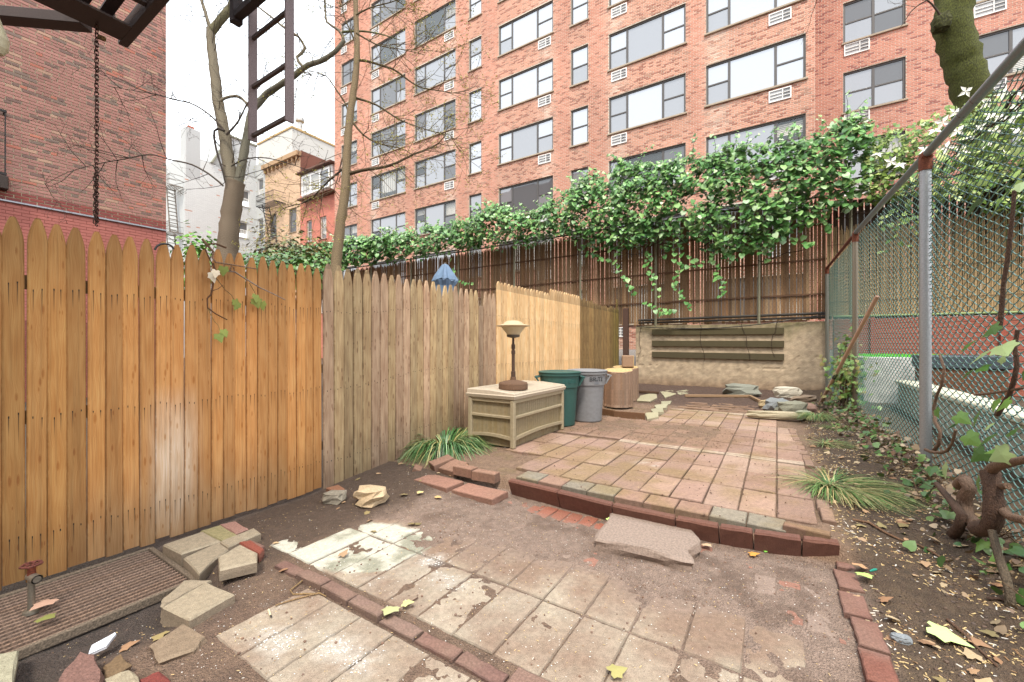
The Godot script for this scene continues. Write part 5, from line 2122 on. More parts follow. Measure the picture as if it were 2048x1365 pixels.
# a lobed ivy leaf
func ivy_leaf(s: float, m: Material) -> ArrayMesh:
	var b := MB.new()
	var o := [Vector2(0, -0.03), Vector2(0.18, 0.1), Vector2(0.40, 0.06), Vector2(0.38, -0.14), Vector2(0.50, -0.36), Vector2(0.30, -0.48), Vector2(0.17, -0.74), Vector2(0, -1.0)]
	var c := Vector3(0, -0.32, 0.06) * s
	for e in [1.0, -1.0]:
		for k in o.size() - 1:
			var p := Vector3(o[k].x * e, o[k].y, -0.12 * absf(o[k].x) - 0.08 * o[k].y * o[k].y) * s
			var q := Vector3(o[k + 1].x * e, o[k + 1].y, -0.12 * absf(o[k + 1].x) - 0.08 * o[k + 1].y * o[k + 1].y) * s
			if e > 0:
				b.tri(c, q, p)
			else:
				b.tri(c, p, q)
	soften(b)
	return b.mesh(m)


func leaf_basis(normal: Vector3, roll: float, size: float) -> Basis:
	var z := normal.normalized()
	var y := (Vector3.UP - z * z.y)
	if y.length() < 0.1:
		y = Vector3.FORWARD
	y = y.normalized()
	var x := y.cross(z)
	return Basis(x, y, z).rotated(z, roll) * size


func tinted(mesh: ArrayMesh, col: Color) -> ArrayMesh:
	var a := mesh.surface_get_arrays(0)
	var c: PackedColorArray = a[Mesh.ARRAY_COLOR]
	for i in c.size():
		c[i] = col
	a[Mesh.ARRAY_COLOR] = c
	var m := ArrayMesh.new()
	m.add_surface_from_arrays(Mesh.PRIMITIVE_TRIANGLES, a)
	m.surface_set_material(0, mesh.surface_get_material(0))
	return m


func sample_line(line: Array, x: float) -> float:
	for i in line.size() - 1:
		if x <= line[i + 1].x or i == line.size() - 2:
			return lerpf(line[i].y, line[i + 1].y, clampf((x - line[i].x) / (line[i + 1].x - line[i].x), 0.0, 1.0))
	return line[0].y


func build_hedge() -> void:
	var zh := -10.85
	var tops := [Vector3(-22.116, 5.716, -10.85), Vector3(-20.241, 5.668, -10.85), Vector3(-17.743, 5.593, -10.85), Vector3(-14.892, 5.46, -10.85), Vector3(-13.043, 5.369, -10.85), Vector3(-11.14, 5.287, -10.85), Vector3(-9.464, 5.215, -10.85), Vector3(-8.179, 5.28, -10.85), Vector3(-7.2, 5.514, -10.85), Vector3(-6.469, 5.033, -10.85), Vector3(-5.866, 5.053, -10.85), Vector3(-5.134, 5.389, -10.85), Vector3(-4.374, 5.688, -10.85), Vector3(-3.394, 5.958, -10.85), Vector3(-2.378, 5.67, -10.85), Vector3(-1.569, 5.652, -10.85), Vector3(-0.928, 5.66, -10.85), Vector3(-0.233, 5.576, -10.85), Vector3(0.409, 5.52, -10.85), Vector3(0.923, 5.657, -10.85), Vector3(1.248, 5.73, -10.85), Vector3(1.636, 5.499, -10.85), Vector3(2.149, 5.316, -10.85), Vector3(2.562, 5.548, -10.85), Vector3(3.015, 5.592, -10.85), Vector3(3.672, 5.471, -10.85)]
	var lows := [Vector3(-22.116, 4.498, -10.85), Vector3(-17.743, 4.219, -10.85), Vector3(-14.892, 4.509, -10.85), Vector3(-13.043, 4.473, -10.85), Vector3(-11.14, 4.484, -10.85), Vector3(-9.464, 4.425, -10.85), Vector3(-8.179, 4.432, -10.85), Vector3(-7.2, 4.4, -10.85), Vector3(-5.866, 4.342, -10.85), Vector3(-5.134, 4.385, -10.85), Vector3(-4.374, 4.109, -10.85), Vector3(-3.394, 3.711, -10.85), Vector3(-2.378, 3.837, -10.85), Vector3(-1.569, 3.751, -10.85), Vector3(-0.928, 3.267, -10.85), Vector3(-0.233, 3.265, -10.85), Vector3(0.409, 3.726, -10.85), Vector3(0.923, 3.96, -10.85), Vector3(1.248, 4.159, -10.85), Vector3(1.636, 4.165, -10.85), Vector3(2.149, 4.124, -10.85), Vector3(2.562, 4.005, -10.85), Vector3(3.015, 3.826, -10.85), Vector3(3.672, 3.53, -10.85)]
	var v := thing("ivy_hedge", "broad-leaved green vine heaped along the top of the slat fence", "vine", Vector3(-7, 4.2, zh))
	var leaf := round_leaf(0.105)
	var ts := []
	var cs := []
	var x := -22.0
	var shades := [C(86, 132, 66), C(108, 154, 84), C(72, 116, 58), C(132, 168, 100), C(172, 198, 152)]
	var fn := FastNoiseLite.new()
	fn.seed = 77
	fn.frequency = 1.5
	while x < 1.55:
		var hi := sample_line(tops, x)
		var lo := sample_line(lows, x)
		var n := int((hi - lo) * 13.5) + 3
		for k in n:
			var y := lerpf(lo, hi, pow(rng.randf(), 0.85))
			var ed := fn.get_noise_2d(x, y)
			if ed < -0.28:
				continue
			var over := 0.22 * fn.get_noise_2d(x * 1.6 + 30.0, 0.0) + 0.1 * rng.randf()
			if y > hi - 0.25 and rng.randf() < 0.5:
				y += over
			if y < lo + 0.3 and rng.randf() < 0.4:
				y -= 0.45 * rng.randf() * (0.5 + fn.get_noise_2d(x * 1.2, 9.0))
			var fat := sin(PI * clampf((y - lo + 0.3) / (hi - lo + 0.5), 0.0, 1.0))
			var z := zh + 0.05 + (0.22 + 0.38 * fat) * rng.randf() + 0.2 * ed - (0.5 * rng.randf() * fat if rng.randf() < 0.3 else 0.0)
			var nrm := Vector3(rng.randf_range(-0.7, 0.7), rng.randf_range(0.1, 1.2), rng.randf_range(0.2, 1.0))
			var far := 1.35 if x < -12.0 else 1.0
			ts.append(Transform3D(leaf_basis(nrm, rng.randf_range(-0.7, 0.7), rng.randf_range(0.5, 1.3) * far), Vector3(x + rng.randf_range(-0.02, 0.02), y, z)))
			cs.append(vary(shades[rng.randi() % 4] if rng.randf() < 0.95 else shades[4], 0.22))
		x += 0.018 if x > -12.0 else 0.03
	# woody stems inside and trailing shoots
	var b := MB.new()
	b.col = C(86, 66, 48)
	for k in 90:
		var px := rng.randf_range(-15.0, 1.2)
		var py := lerpf(sample_line(lows, px), sample_line(tops, px), rng.randf_range(-0.1, 0.75))
		var p := [Vector3(px, py, zh + rng.randf_range(-0.05, 0.2))]
		var ra := [0.011]
		for i in 7:
			p.append(p[-1] + Vector3(rng.randf_range(0.05, 0.22), rng.randf_range(-0.08, 0.10), rng.randf_range(-0.05, 0.05)))
			ra.append(0.009)
		b.tube(p, ra, 4)
	for k in 95:
		var px := rng.randf_range(-16.0, 1.4)
		var p := Vector3(px, sample_line(tops, px) - 0.1, zh + rng.randf_range(-0.1, 0.4))
		var d := Vector3(rng.randf_range(-0.6, 0.6), rng.randf_range(0.3, 1.0), rng.randf_range(-0.1, 0.5)).normalized()
		var pts := [p]
		for i in 6:
			d = (d + Vector3(rng.randf_range(-0.25, 0.25), -0.13, rng.randf_range(-0.1, 0.2))).normalized()
			p += d * rng.randf_range(0.06, 0.11)
			pts.append(p)
			for e in 2:
				ts.append(Transform3D(leaf_basis(Vector3(rng.randf_range(-0.8, 0.8), rng.randf_range(0.1, 1.1), rng.randf_range(0.2, 1.0)), rng.randf_range(-1, 1), rng.randf_range(0.4, 0.95)), p + Vector3(rng.randf_range(-0.05, 0.05), rng.randf_range(-0.03, 0.03), rng.randf_range(-0.04, 0.04))))
				cs.append(vary(shades[1 + rng.randi() % 3 if rng.randf() < 0.8 else 4], 0.2))
		b.tube(pts, [0.006, 0.005, 0.005, 0.004, 0.004, 0.003, 0.002], 4)
	many("foliage", leaf, ts, cs, v)
	put("stem", b, M.bark, v)
	var meshes := []
	for c in shades:
		meshes.append(tinted(leaf, c * 1.05))
	var strands := [
		[Vector3(-4.541, 3.966, -10.72), Vector3(-4.321, 3.732, -10.72), Vector3(-4.035, 3.563, -10.72), Vector3(-3.729, 3.461, -10.72)], [Vector3(-3.486, 3.697, -10.72), Vector3(-3.593, 3.38, -10.72), Vector3(-3.419, 3.034, -10.72), Vector3(-3.196, 2.755, -10.72), Vector3(-3.092, 2.463, -10.72)],
		[Vector3(-2.714, 3.602, -10.72), Vector3(-2.763, 3.291, -10.72), Vector3(-2.677, 3.03, -10.72), Vector3(-2.591, 2.808, -10.72), Vector3(-2.494, 2.425, -10.72)], [Vector3(-2.35, 3.681, -10.72), Vector3(-1.999, 3.453, -10.72), Vector3(-1.66, 3.233, -10.72), Vector3(-1.442, 3.091, -10.72)],
		[Vector3(-1.334, 3.314, -10.72), Vector3(-1.207, 3.066, -10.72), Vector3(-1.123, 2.767, -10.72), Vector3(-1.04, 2.529, -10.72), Vector3(-1.081, 2.312, -10.72)], [Vector3(-0.715, 3.469, -10.72), Vector3(-0.518, 3.331, -10.72), Vector3(-0.325, 3.396, -10.72), Vector3(-0.137, 3.504, -10.72)],
		[Vector3(0.047, 3.587, -10.72), Vector3(0.317, 3.442, -10.72), Vector3(0.508, 3.289, -10.72), Vector3(0.62, 3.38, -10.72)], [Vector3(-1.999, 3.027, -10.72), Vector3(-2.114, 2.67, -10.72), Vector3(-1.93, 2.389, -10.72), Vector3(-1.772, 2.042, -10.72)],
		[Vector3(0.746, 3.903, -10.72), Vector3(0.871, 3.727, -10.72), Vector3(0.928, 3.564, -10.72)], [Vector3(-2.114, 3.283, -10.72), Vector3(-1.885, 3.076, -10.72), Vector3(-1.605, 3.131, -10.72)], [Vector3(-4.106, 4.18, -10.72), Vector3(-3.826, 3.873, -10.72), Vector3(-3.486, 3.763, -10.72)],
		[Vector3(-9.351, 4.421, -10.72), Vector3(-8.913, 3.367, -10.72), Vector3(-8.7, 3.216, -10.72), Vector3(-8.284, 3.232, -10.72)], [Vector3(-2.838, 2.345, -10.72), Vector3(-2.615, 2.143, -10.72), Vector3(-2.35, 2.044, -10.72), Vector3(-2.091, 2.081, -10.72)]]
	var count := 0
	for s in strands:
		var line: Array = s
		var st := MB.new()
		st.col = C(110, 92, 60)
		st.tube(line, [0.005, 0.005, 0.004, 0.004, 0.003].slice(0, line.size()), 4)
		put("shoot", st, M.bark, v)
		for i in line.size() - 1:
			for k in 5:
				if count > 250:
					break
				var p: Vector3 = line[i].lerp(line[i + 1], (k + rng.randf()) / 5.0) + Vector3(rng.randf_range(-0.07, 0.07), rng.randf_range(-0.06, 0.04), rng.randf_range(0.0, 0.1))
				put_mesh("leaf", meshes[rng.randi() % 4], Transform3D(leaf_basis(Vector3(rng.randf_range(-0.5, 0.5), rng.randf_range(0.2, 1.0), 0.8), rng.randf_range(-0.8, 0.8), rng.randf_range(0.7, 1.25)), p), v)
				count += 1
	# the paler flowering climber at the right
	var cl := thing("flowering_climber", "pale green climber with white star flowers above the chain-link fence", "vine", Vector3(3.0, 4.3, zh))
	ts = []
	cs = []
	x = 1.45
	var pale := [C(112, 140, 62), C(140, 164, 84), C(86, 120, 50), C(168, 184, 110)]
	var small := round_leaf(0.075)
	while x < 4.6:
		var hi := sample_line(tops, x)
		var lo := sample_line(lows, x)
		for k in int((hi - lo) * 14.0) + 3:
			var y := lerpf(lo - 0.1, hi, rng.randf())
			if fn.get_noise_2d(x * 1.3, y * 1.3) < -0.22:
				continue
			ts.append(Transform3D(leaf_basis(Vector3(rng.randf_range(-0.8, 0.8), rng.randf_range(0.0, 1.1), rng.randf_range(0.1, 1.0)), rng.randf_range(-1, 1), rng.randf_range(0.6, 1.2)), Vector3(x, y, zh + rng.randf_range(-0.35, 0.4))))
			cs.append(vary(pale[rng.randi() % 4], 0.2))
		x += 0.013
	# it hangs over the near top rail as well
	for k in 380:
		var z := rng.randf_range(-7.0, -2.6)
		var y := link_top(z) + rng.randf_range(-0.35, 0.15) + 0.12 * sin(z * 2.0)
		ts.append(Transform3D(leaf_basis(Vector3(rng.randf_range(-1.0, 0.2), rng.randf_range(0.0, 1.1), rng.randf_range(-0.3, 0.8)), rng.randf_range(-1, 1), rng.randf_range(0.45, 0.9)), Vector3(link_x(z) + rng.randf_range(0.08, 0.5), y, z)))
		cs.append(vary(pale[rng.randi() % 4], 0.2))
	many("foliage", small, ts, cs, cl)
	b = MB.new()
	b.col = C(96, 76, 56)
	for k in 40:
		var p := [Vector3(rng.randf_range(1.3, 4.2), rng.randf_range(3.7, 5.2), zh + rng.randf_range(-0.2, 0.3))]
		for i in 6:
			p.append(p[-1] + Vector3(rng.randf_range(-0.1, 0.25), rng.randf_range(-0.1, 0.12), rng.randf_range(-0.06, 0.06)))
		b.tube(p, [0.01, 0.009, 0.008, 0.008, 0.007, 0.006, 0.004], 4)
	for k in 8:
		var z := rng.randf_range(-6.5, -3.4)
		var p := [Vector3(link_x(z) + 0.12, link_top(z) - 0.1, z)]
		for i in 6:
			p.append(p[-1] + Vector3(rng.randf_range(-0.02, 0.04), rng.randf_range(-0.07, 0.07), rng.randf_range(0.1, 0.25)))
		b.tube(p, [0.007, 0.007, 0.006, 0.006, 0.005, 0.004, 0.003], 4)
	put("stem", b, M.bark, cl)
	var petal := MB.new()
	petal.col = C(236, 234, 222)
	petal.quad(Vector3(0, 0, 0), Vector3(0.022, 0.035, 0.008), Vector3(0, 0.085, -0.01), Vector3(-0.022, 0.035, 0.008))
	var pm := petal.mesh(M.dull_leaf)
	for p in [Vector3(2.781, 5.637, -10.4), Vector3(2.494, 5.177, -10.4), Vector3(1.605, 4.825, -10.4), Vector3(1.804, 4.635, -10.4), Vector3(1.93, 4.549, -10.4), Vector3(2.544, 4.708, -10.4), Vector3(3.224, 5.449, -10.4), Vector3(3.027, 5.358, -10.4), Vector3(3.085, 5.117, -10.4), Vector3(3.178, 5.064, -10.4), Vector3(2.842, 4.807, -10.4), Vector3(2.676, 4.975, -10.4), Vector3(3.354, 5.18, -10.4), Vector3(3.298, 4.987, -10.4), Vector3(2.95, 4.959, -10.4), Vector3(3.41, 5.371, -10.4), Vector3(2.391, 5.054, -10.4), Vector3(3.126, 4.849, -10.4), Vector3(3.382, 4.778, -10.4), Vector3(2.645, 5.31, -10.4), Vector3(2.26, 4.745, -10.4), Vector3(2.738, 4.624, -10.4), Vector3(3.039, 4.633, -10.4), Vector3(3.241, 4.496, -10.4)]:
		var fl := Node3D.new()
		fl.name = numbered("flower", cl)
		cl.add_child(fl)
		fl.position = p - cl.position
		var ba := Basis.from_euler(Vector3(rng.randf_range(-0.9, 0.2), rng.randf_range(-0.6, 0.6), rng.randf_range(0, 1.5))) * rng.randf_range(1.1, 1.7)
		for k in 4:
			put_mesh("petal", pm, Transform3D(ba * Basis(Vector3.BACK, TAU * k / 4.0), p), fl)
	# shrubs beyond the fences
	shrub("bushy_shrub", "olive-green bush in front of the tan and red houses", Vector3(-10.75, 3.453, -6.182), 1.05, 0.85, [C(104, 112, 50), C(88, 100, 44), C(132, 110, 66)], 1500, 0.085)
	shrub("feathery_shrub", "light green feathery shrub behind the forked tree", Vector3(-11.183, 3.146, -4.124), 0.45, 0.75, [C(104, 156, 62), C(128, 176, 82)], 420, 0.09)
	shrub("leafy_shrub", "low glossy shrub right of the forked trunk", Vector3(-9.737, 2.86, -5.049), 0.85, 0.5, [C(70, 112, 46), C(90, 132, 60)], 900, 0.08)
	shrub("leafy_shrub", "low leafy shrub at the foot of the slender tree", Vector3(-8.966, 2.86, -5.543), 0.75, 0.55, [C(74, 116, 48), C(96, 138, 62)], 900, 0.08)


func shrub(called: String, label: String, c: Vector3, rx: float, ry: float, cols: Array, n: int, size: float) -> void:
	var s := thing(called, label, "shrub", Vector3(c.x, 0, c.z))
	var ts := []
	var cs := []
	for i in n:
		var d := Vector3(rng.randf_range(-1, 1), rng.randf_range(-1, 1), rng.randf_range(-1, 1)).normalized() * pow(rng.randf(), 0.4)
		var f := 1.0 + 0.5 * noise_a.get_noise_3dv(d * 2.0 + c)
		var p := c + Vector3(d.x * rx, d.y * ry, d.z * rx) * f
		ts.append(Transform3D(leaf_basis(d + Vector3(rng.randf_range(-0.5, 0.5), 0.6, rng.randf_range(-0.5, 0.5)), rng.randf_range(-1, 1), rng.randf_range(0.6, 1.2)), p))
		cs.append(vary(cols[rng.randi() % cols.size()], 0.2))
	many("foliage", round_leaf(size), ts, cs, s)
	var b := MB.new()
	b.col = C(96, 76, 56)
	for k in 9:
		var a := TAU * k / 9.0
		b.tube([Vector3(c.x, -0.05, c.z), c + Vector3(cos(a) * rx * 0.3, -ry * 0.4, sin(a) * rx * 0.3), c + Vector3(cos(a) * rx * 0.7, ry * 0.5 * sin(k * 2.0), sin(a) * rx * 0.7)], [0.025, 0.016, 0.006], 5)
	put("stem", b, M.bark, s)


# a tuft of arching blades
func tuft(called: String, label: String, c: Vector3, n: int, length: float, spread: float, cols: Array, lie := Vector3.ZERO, width := 0.006) -> void:
	var o := thing(called, label, "grass", c)
	var b := MB.new()
	for k in n:
		var a := rng.randf_range(0, TAU)
		var d := Vector3(cos(a), 0, sin(a))
		var p := c + d * spread * 0.35 * sqrt(rng.randf()) + Vector3(rng.randf_range(-0.02, 0.02), 0, rng.randf_range(-0.02, 0.02))
		d = (d * rng.randf_range(0.3, 1.0) + lie).normalized()
		var len := length * rng.randf_range(0.55, 1.15)
		var side := d.cross(Vector3.UP).normalized() * width * rng.randf_range(0.6, 1.1)
		var up := rng.randf_range(0.35, 1.0) if lie == Vector3.ZERO else rng.randf_range(0.1, 0.45)
		b.col = vary(cols[rng.randi() % cols.size()], 0.25)
		var prev := p
		var n_seg := 5
		for i in n_seg:
			var t := float(i + 1) / n_seg
			var q := p + d * len * t * (1.0 - up * 0.35) + Vector3.UP * len * up * (t - t * t * (0.85 if lie != Vector3.ZERO else 1.0)) * 1.25
			q.y = maxf(q.y, c.y + 0.006 * (1.0 + sin(k * 3.0)))
			var w0 := side * (1.0 - float(i) / n_seg * 0.8)
			var w1 := side * (1.0 - t * 0.85)
			b.quad(prev - w0, prev + w0, q + w1, q - w1)
			prev = q
	put("blades", b, M.leaf, o).set_meta("kind", "stuff")


# ---------------------------------------------------------------- things in the yard

func build_objects() -> void:
	storage_box()
	patio_lamp()
	bins()
	logs()
	stones()
	drain()
	fire_escape()
	old_vine()
	# broom handle leaning on the chain-link fence
	var h := thing("tool_handle", "long wooden tool handle leaning on the rusty-capped second fence post", "tool", Vector3(0.633, 0.2, -8.898))
	var b := MB.new()
	b.col = C(224, 182, 154)
	var top: Vector3 = Vector3(0.93, 1.729, -6.028)
	var low: Vector3 = Vector3(0.598, 0.2, -8.593)
	b.tube([low, low.lerp(top, 0.3), low.lerp(top, 0.7), top, top + (top - low).normalized() * 0.01], [0.024, 0.0235, 0.023, 0.022, 0.012], 12)
	put("handle", b, M.wood, h)
	b = MB.new()
	b.col = C(54, 52, 54)
	b.tube([low.lerp(top, 0.33), low.lerp(top, 0.385)], [0.0255, 0.0255], 12)
	put("grip_band", b, M.paint, h)
	b = MB.new()
	b.col = C(84, 86, 84)
	b.tube([low + (low - top).normalized() * 0.12, low + (top - low).normalized() * 0.1], [0.012, 0.02], 10)
	put("ferrule", b, M.iron, h)
	# folded umbrella beyond the grey fence
	var u := thing("garden_umbrella", "folded blue-grey garden umbrella poking above the grey fence", "umbrella", Vector3(-4.507, 1.927, -5.07))
	b = MB.new()
	var base: Vector3 = Vector3(-4.521, 2.088, -5.062)
	for k in 26:
		var a0 := TAU * k / 26.0
		var a1 := TAU * (k + 1) / 26.0
		b.col = vary(C(106, 126, 150), 0.05)
		var prof := [Vector2(0.012, 0.42), Vector2(0.05, 0.40), Vector2(0.09, 0.33), Vector2(0.15, 0.22), Vector2(0.18, 0.15), Vector2(0.13, 0.06), Vector2(0.14, -0.2), Vector2(0.10, -0.5)]
		for i in prof.size() - 1:
			var f0 := (1.0 + 0.22 * cos(k * PI * 0.62) * clampf(i * 0.3, 0, 1))
			var f1 := (1.0 + 0.22 * cos((k + 1) * PI * 0.62) * clampf(i * 0.3, 0, 1))
			var g0 := (1.0 + 0.22 * cos(k * PI * 0.62) * clampf((i + 1) * 0.3, 0, 1))
			var g1 := (1.0 + 0.22 * cos((k + 1) * PI * 0.62) * clampf((i + 1) * 0.3, 0, 1))
			if k == 25:
				f1 = 1.0 + 0.22 * clampf(i * 0.3, 0, 1)
				g1 = 1.0 + 0.22 * clampf((i + 1) * 0.3, 0, 1)
			var jag := 0.03 * sin(k * 2.2) if i == 3 else 0.0
			var jag1 := 0.03 * sin((k + 1) % 26 * 2.2) if i == 3 else 0.0
			var d0 := Vector3(cos(a0), 0, -sin(a0))
			var d1 := Vector3(cos(a1), 0, -sin(a1))
			b.quad(base + d0 * prof[i + 1].x * g0 + Vector3.UP * (prof[i + 1].y + jag), base + d1 * prof[i + 1].x * g1 + Vector3.UP * (prof[i + 1].y + jag1), base + d1 * prof[i].x * f1 + Vector3.UP * prof[i].y, base + d0 * prof[i].x * f0 + Vector3.UP * prof[i].y)
	put("canopy", b, M.cloth, u)
	b = MB.new()
	b.col = C(120, 110, 98)
	b.tube([Vector3(base.x, 0, base.z), base + Vector3.UP * 0.44], [0.02, 0.02], 8)
	put("pole", b, M.wood, u)
	# withered vine hooked over the orange fence
	var v := thing("withered_vine", "withered bent vine branch hooked over the orange fence", "branch", Vector3(-3.17, 1.731, -1.24))
	var parts := [
		[[Vector3(-3.16, 1.891, -1.19), Vector3(-3.16, 1.852, -1.224), Vector3(-3.16, 1.815, -1.256), Vector3(-3.16, 1.78, -1.247), Vector3(-3.16, 1.751, -1.267), Vector3(-3.16, 1.751, -1.348), Vector3(-3.16, 1.749, -1.427), Vector3(-3.16, 1.747, -1.526)], 0.007, C(172, 136, 108)],
		[[Vector3(-3.15, 1.858, -1.326), Vector3(-3.15, 1.872, -1.263), Vector3(-3.15, 1.863, -1.22), Vector3(-3.15, 1.827, -1.203), Vector3(-3.15, 1.769, -1.226), Vector3(-3.15, 1.736, -1.243)], 0.006, C(128, 92, 66)],
		[[Vector3(-3.15, 1.701, -1.32), Vector3(-3.15, 1.703, -1.378), Vector3(-3.15, 1.661, -1.452), Vector3(-3.15, 1.612, -1.545), Vector3(-3.15, 1.578, -1.637), Vector3(-3.15, 1.542, -1.726)], 0.0055, C(186, 164, 150)],
		[[Vector3(-3.15, 1.743, -1.246), Vector3(-3.15, 1.686, -1.263), Vector3(-3.15, 1.611, -1.249), Vector3(-3.15, 1.533, -1.237), Vector3(-3.15, 1.505, -1.215), Vector3(-3.15, 1.443, -1.217), Vector3(-3.15, 1.406, -1.263), Vector3(-3.15, 1.37, -1.332)], 0.0065, C(128, 88, 60)],
		[[Vector3(-3.15, 1.436, -1.22), Vector3(-3.15, 1.356, -1.255), Vector3(-3.15, 1.327, -1.281), Vector3(-3.15, 1.294, -1.287)], 0.0025, C(190, 160, 100)],
		[[Vector3(-3.14, 1.648, -1.259), Vector3(-3.14, 1.571, -1.316), Vector3(-3.14, 1.541, -1.352), Vector3(-3.14, 1.509, -1.371)], 0.0025, C(150, 120, 80)],
		[[Vector3(-3.14, 1.556, -1.239), Vector3(-3.14, 1.573, -1.274), Vector3(-3.14, 1.603, -1.304)], 0.003, C(128, 92, 66)],
		[[Vector3(-3.14, 1.704, -1.346), Vector3(-3.14, 1.739, -1.352), Vector3(-3.14, 1.728, -1.368), Vector3(-3.14, 1.704, -1.371)], 0.005, C(150, 112, 84)],
		[[Vector3(-3.14, 1.637, -1.467), Vector3(-3.14, 1.581, -1.5), Vector3(-3.14, 1.55, -1.513)], 0.002, C(150, 130, 80)]]
	for q in parts:
		b = MB.new()
		b.col = q[2]
		var line: Array = q[0]
		var rad := []
		for i in line.size():
			rad.append(q[1] * lerpf(1.1, 0.6, float(i) / (line.size() - 1)))
		b.tube(line, rad, 6, true, 0.1)
		put("stem", b, M.bark, v)
	var k := 0
	for p in [Vector3(-3.13, 1.508, -1.373), Vector3(-3.13, 1.489, -1.391), Vector3(-3.13, 1.556, -1.508), Vector3(-3.13, 1.53, -1.529), Vector3(-3.13, 1.51, -1.549), Vector3(-3.13, 1.273, -1.27), Vector3(-3.13, 1.301, -1.3), Vector3(-3.13, 1.287, -1.311), Vector3(-3.13, 1.723, -1.302), Vector3(-3.13, 1.673, -1.235), Vector3(-3.13, 1.693, -1.258), Vector3(-3.13, 1.527, -1.502)]:
		var col := C(120, 128, 60) if k not in [9, 10] else C(214, 200, 176)
		put_mesh("leaf", tinted(ivy_leaf(rng.randf_range(0.045, 0.075), M.dull_leaf), vary(col, 0.15)), Transform3D(leaf_basis(Vector3(0.8, rng.randf_range(-0.2, 0.5), rng.randf_range(-0.6, 0.6)), rng.randf_range(-0.6, 0.6), 1.0), p), v)
		k += 1
	b = MB.new()
	b.col = C(40, 40, 42)
	b.tube([Vector3(-3.17, 1.774, -0.948), Vector3(-3.17, 1.797, -0.958), Vector3(-3.17, 1.813, -0.975), Vector3(-3.17, 1.82, -0.995), Vector3(-3.17, 1.821, -1.017), Vector3(-3.17, 1.812, -1.032), Vector3(-3.17, 1.795, -1.042)], [0.006, 0.006, 0.006, 0.006, 0.006, 0.006, 0.006], 6)
	tag(put("black_cable", b, M.paint), "short black cable looped over the top of an orange picket", "cable")
	# boards that edge the mulch bed
	for q in [[Vector3(-2.378, 0.13, -6.23), Vector3(-2.068, 0.13, -6.101)], [Vector3(-2.054, 0.13, -6.058), Vector3(-1.613, 0.13, -6.091)]]:
		b = MB.new()
		b.col = vary(C(122, 86, 58), 0.08)
		b.bar(q[0] + Vector3(0, 0.025, 0), q[1] + Vector3(0, 0.025, 0), 0.11, 0.03, Vector3.BACK, 0.003)
		var lab := "longer brown edging board in front of the sawn log" if q[0].x > -2.2 else "shorter brown edging board beside the grey bin"
		tag(put("edging_board", b, M.wood_flat), lab, "board", "boards edging the mulch bed")
	# grasses
	tuft("lily_turf", "arching dark green clump of lily turf beside the storage box", Vector3(-3.04, 0.06, -3.404), 900, 0.60, 0.55, [C(58, 96, 50), C(78, 120, 66), C(66, 104, 56), C(140, 170, 122), C(160, 156, 104)], Vector3.ZERO, 0.0085)
	tuft("grass_tuft", "flattened green and straw grass tuft right of the patio's front corner", Vector3(0.396, 0.12, -3.948), 800, 0.46, 0.36, [C(90, 124, 66), C(124, 150, 92), C(180, 164, 116), C(76, 110, 62), C(196, 180, 136)], Vector3(0.55, 0, 0.35), 0.005)
	tuft("grass_tuft", "small pale grass tuft beside the patio's right edge", Vector3(0.461, 0.16, -5.418), 260, 0.30, 0.2, [C(130, 150, 100), C(176, 160, 110), C(110, 140, 84)], Vector3(0.6, 0, 0.2), 0.0035)
	tuft("grass_tuft", "green grass tuft at the foot of the leaning handle", Vector3(0.439, 0.2, -6.938), 300, 0.28, 0.3, [C(90, 130, 70), C(120, 150, 96), C(160, 156, 100)], Vector3.ZERO, 0.004)
	tuft("grass_tuft", "sparse grass tuft in the litter right of the far patio edge", Vector3(0.63, 0.18, -6.385), 180, 0.24, 0.22, [C(96, 136, 70), C(150, 156, 100)], Vector3(0.4, 0, 0.2), 0.0035)


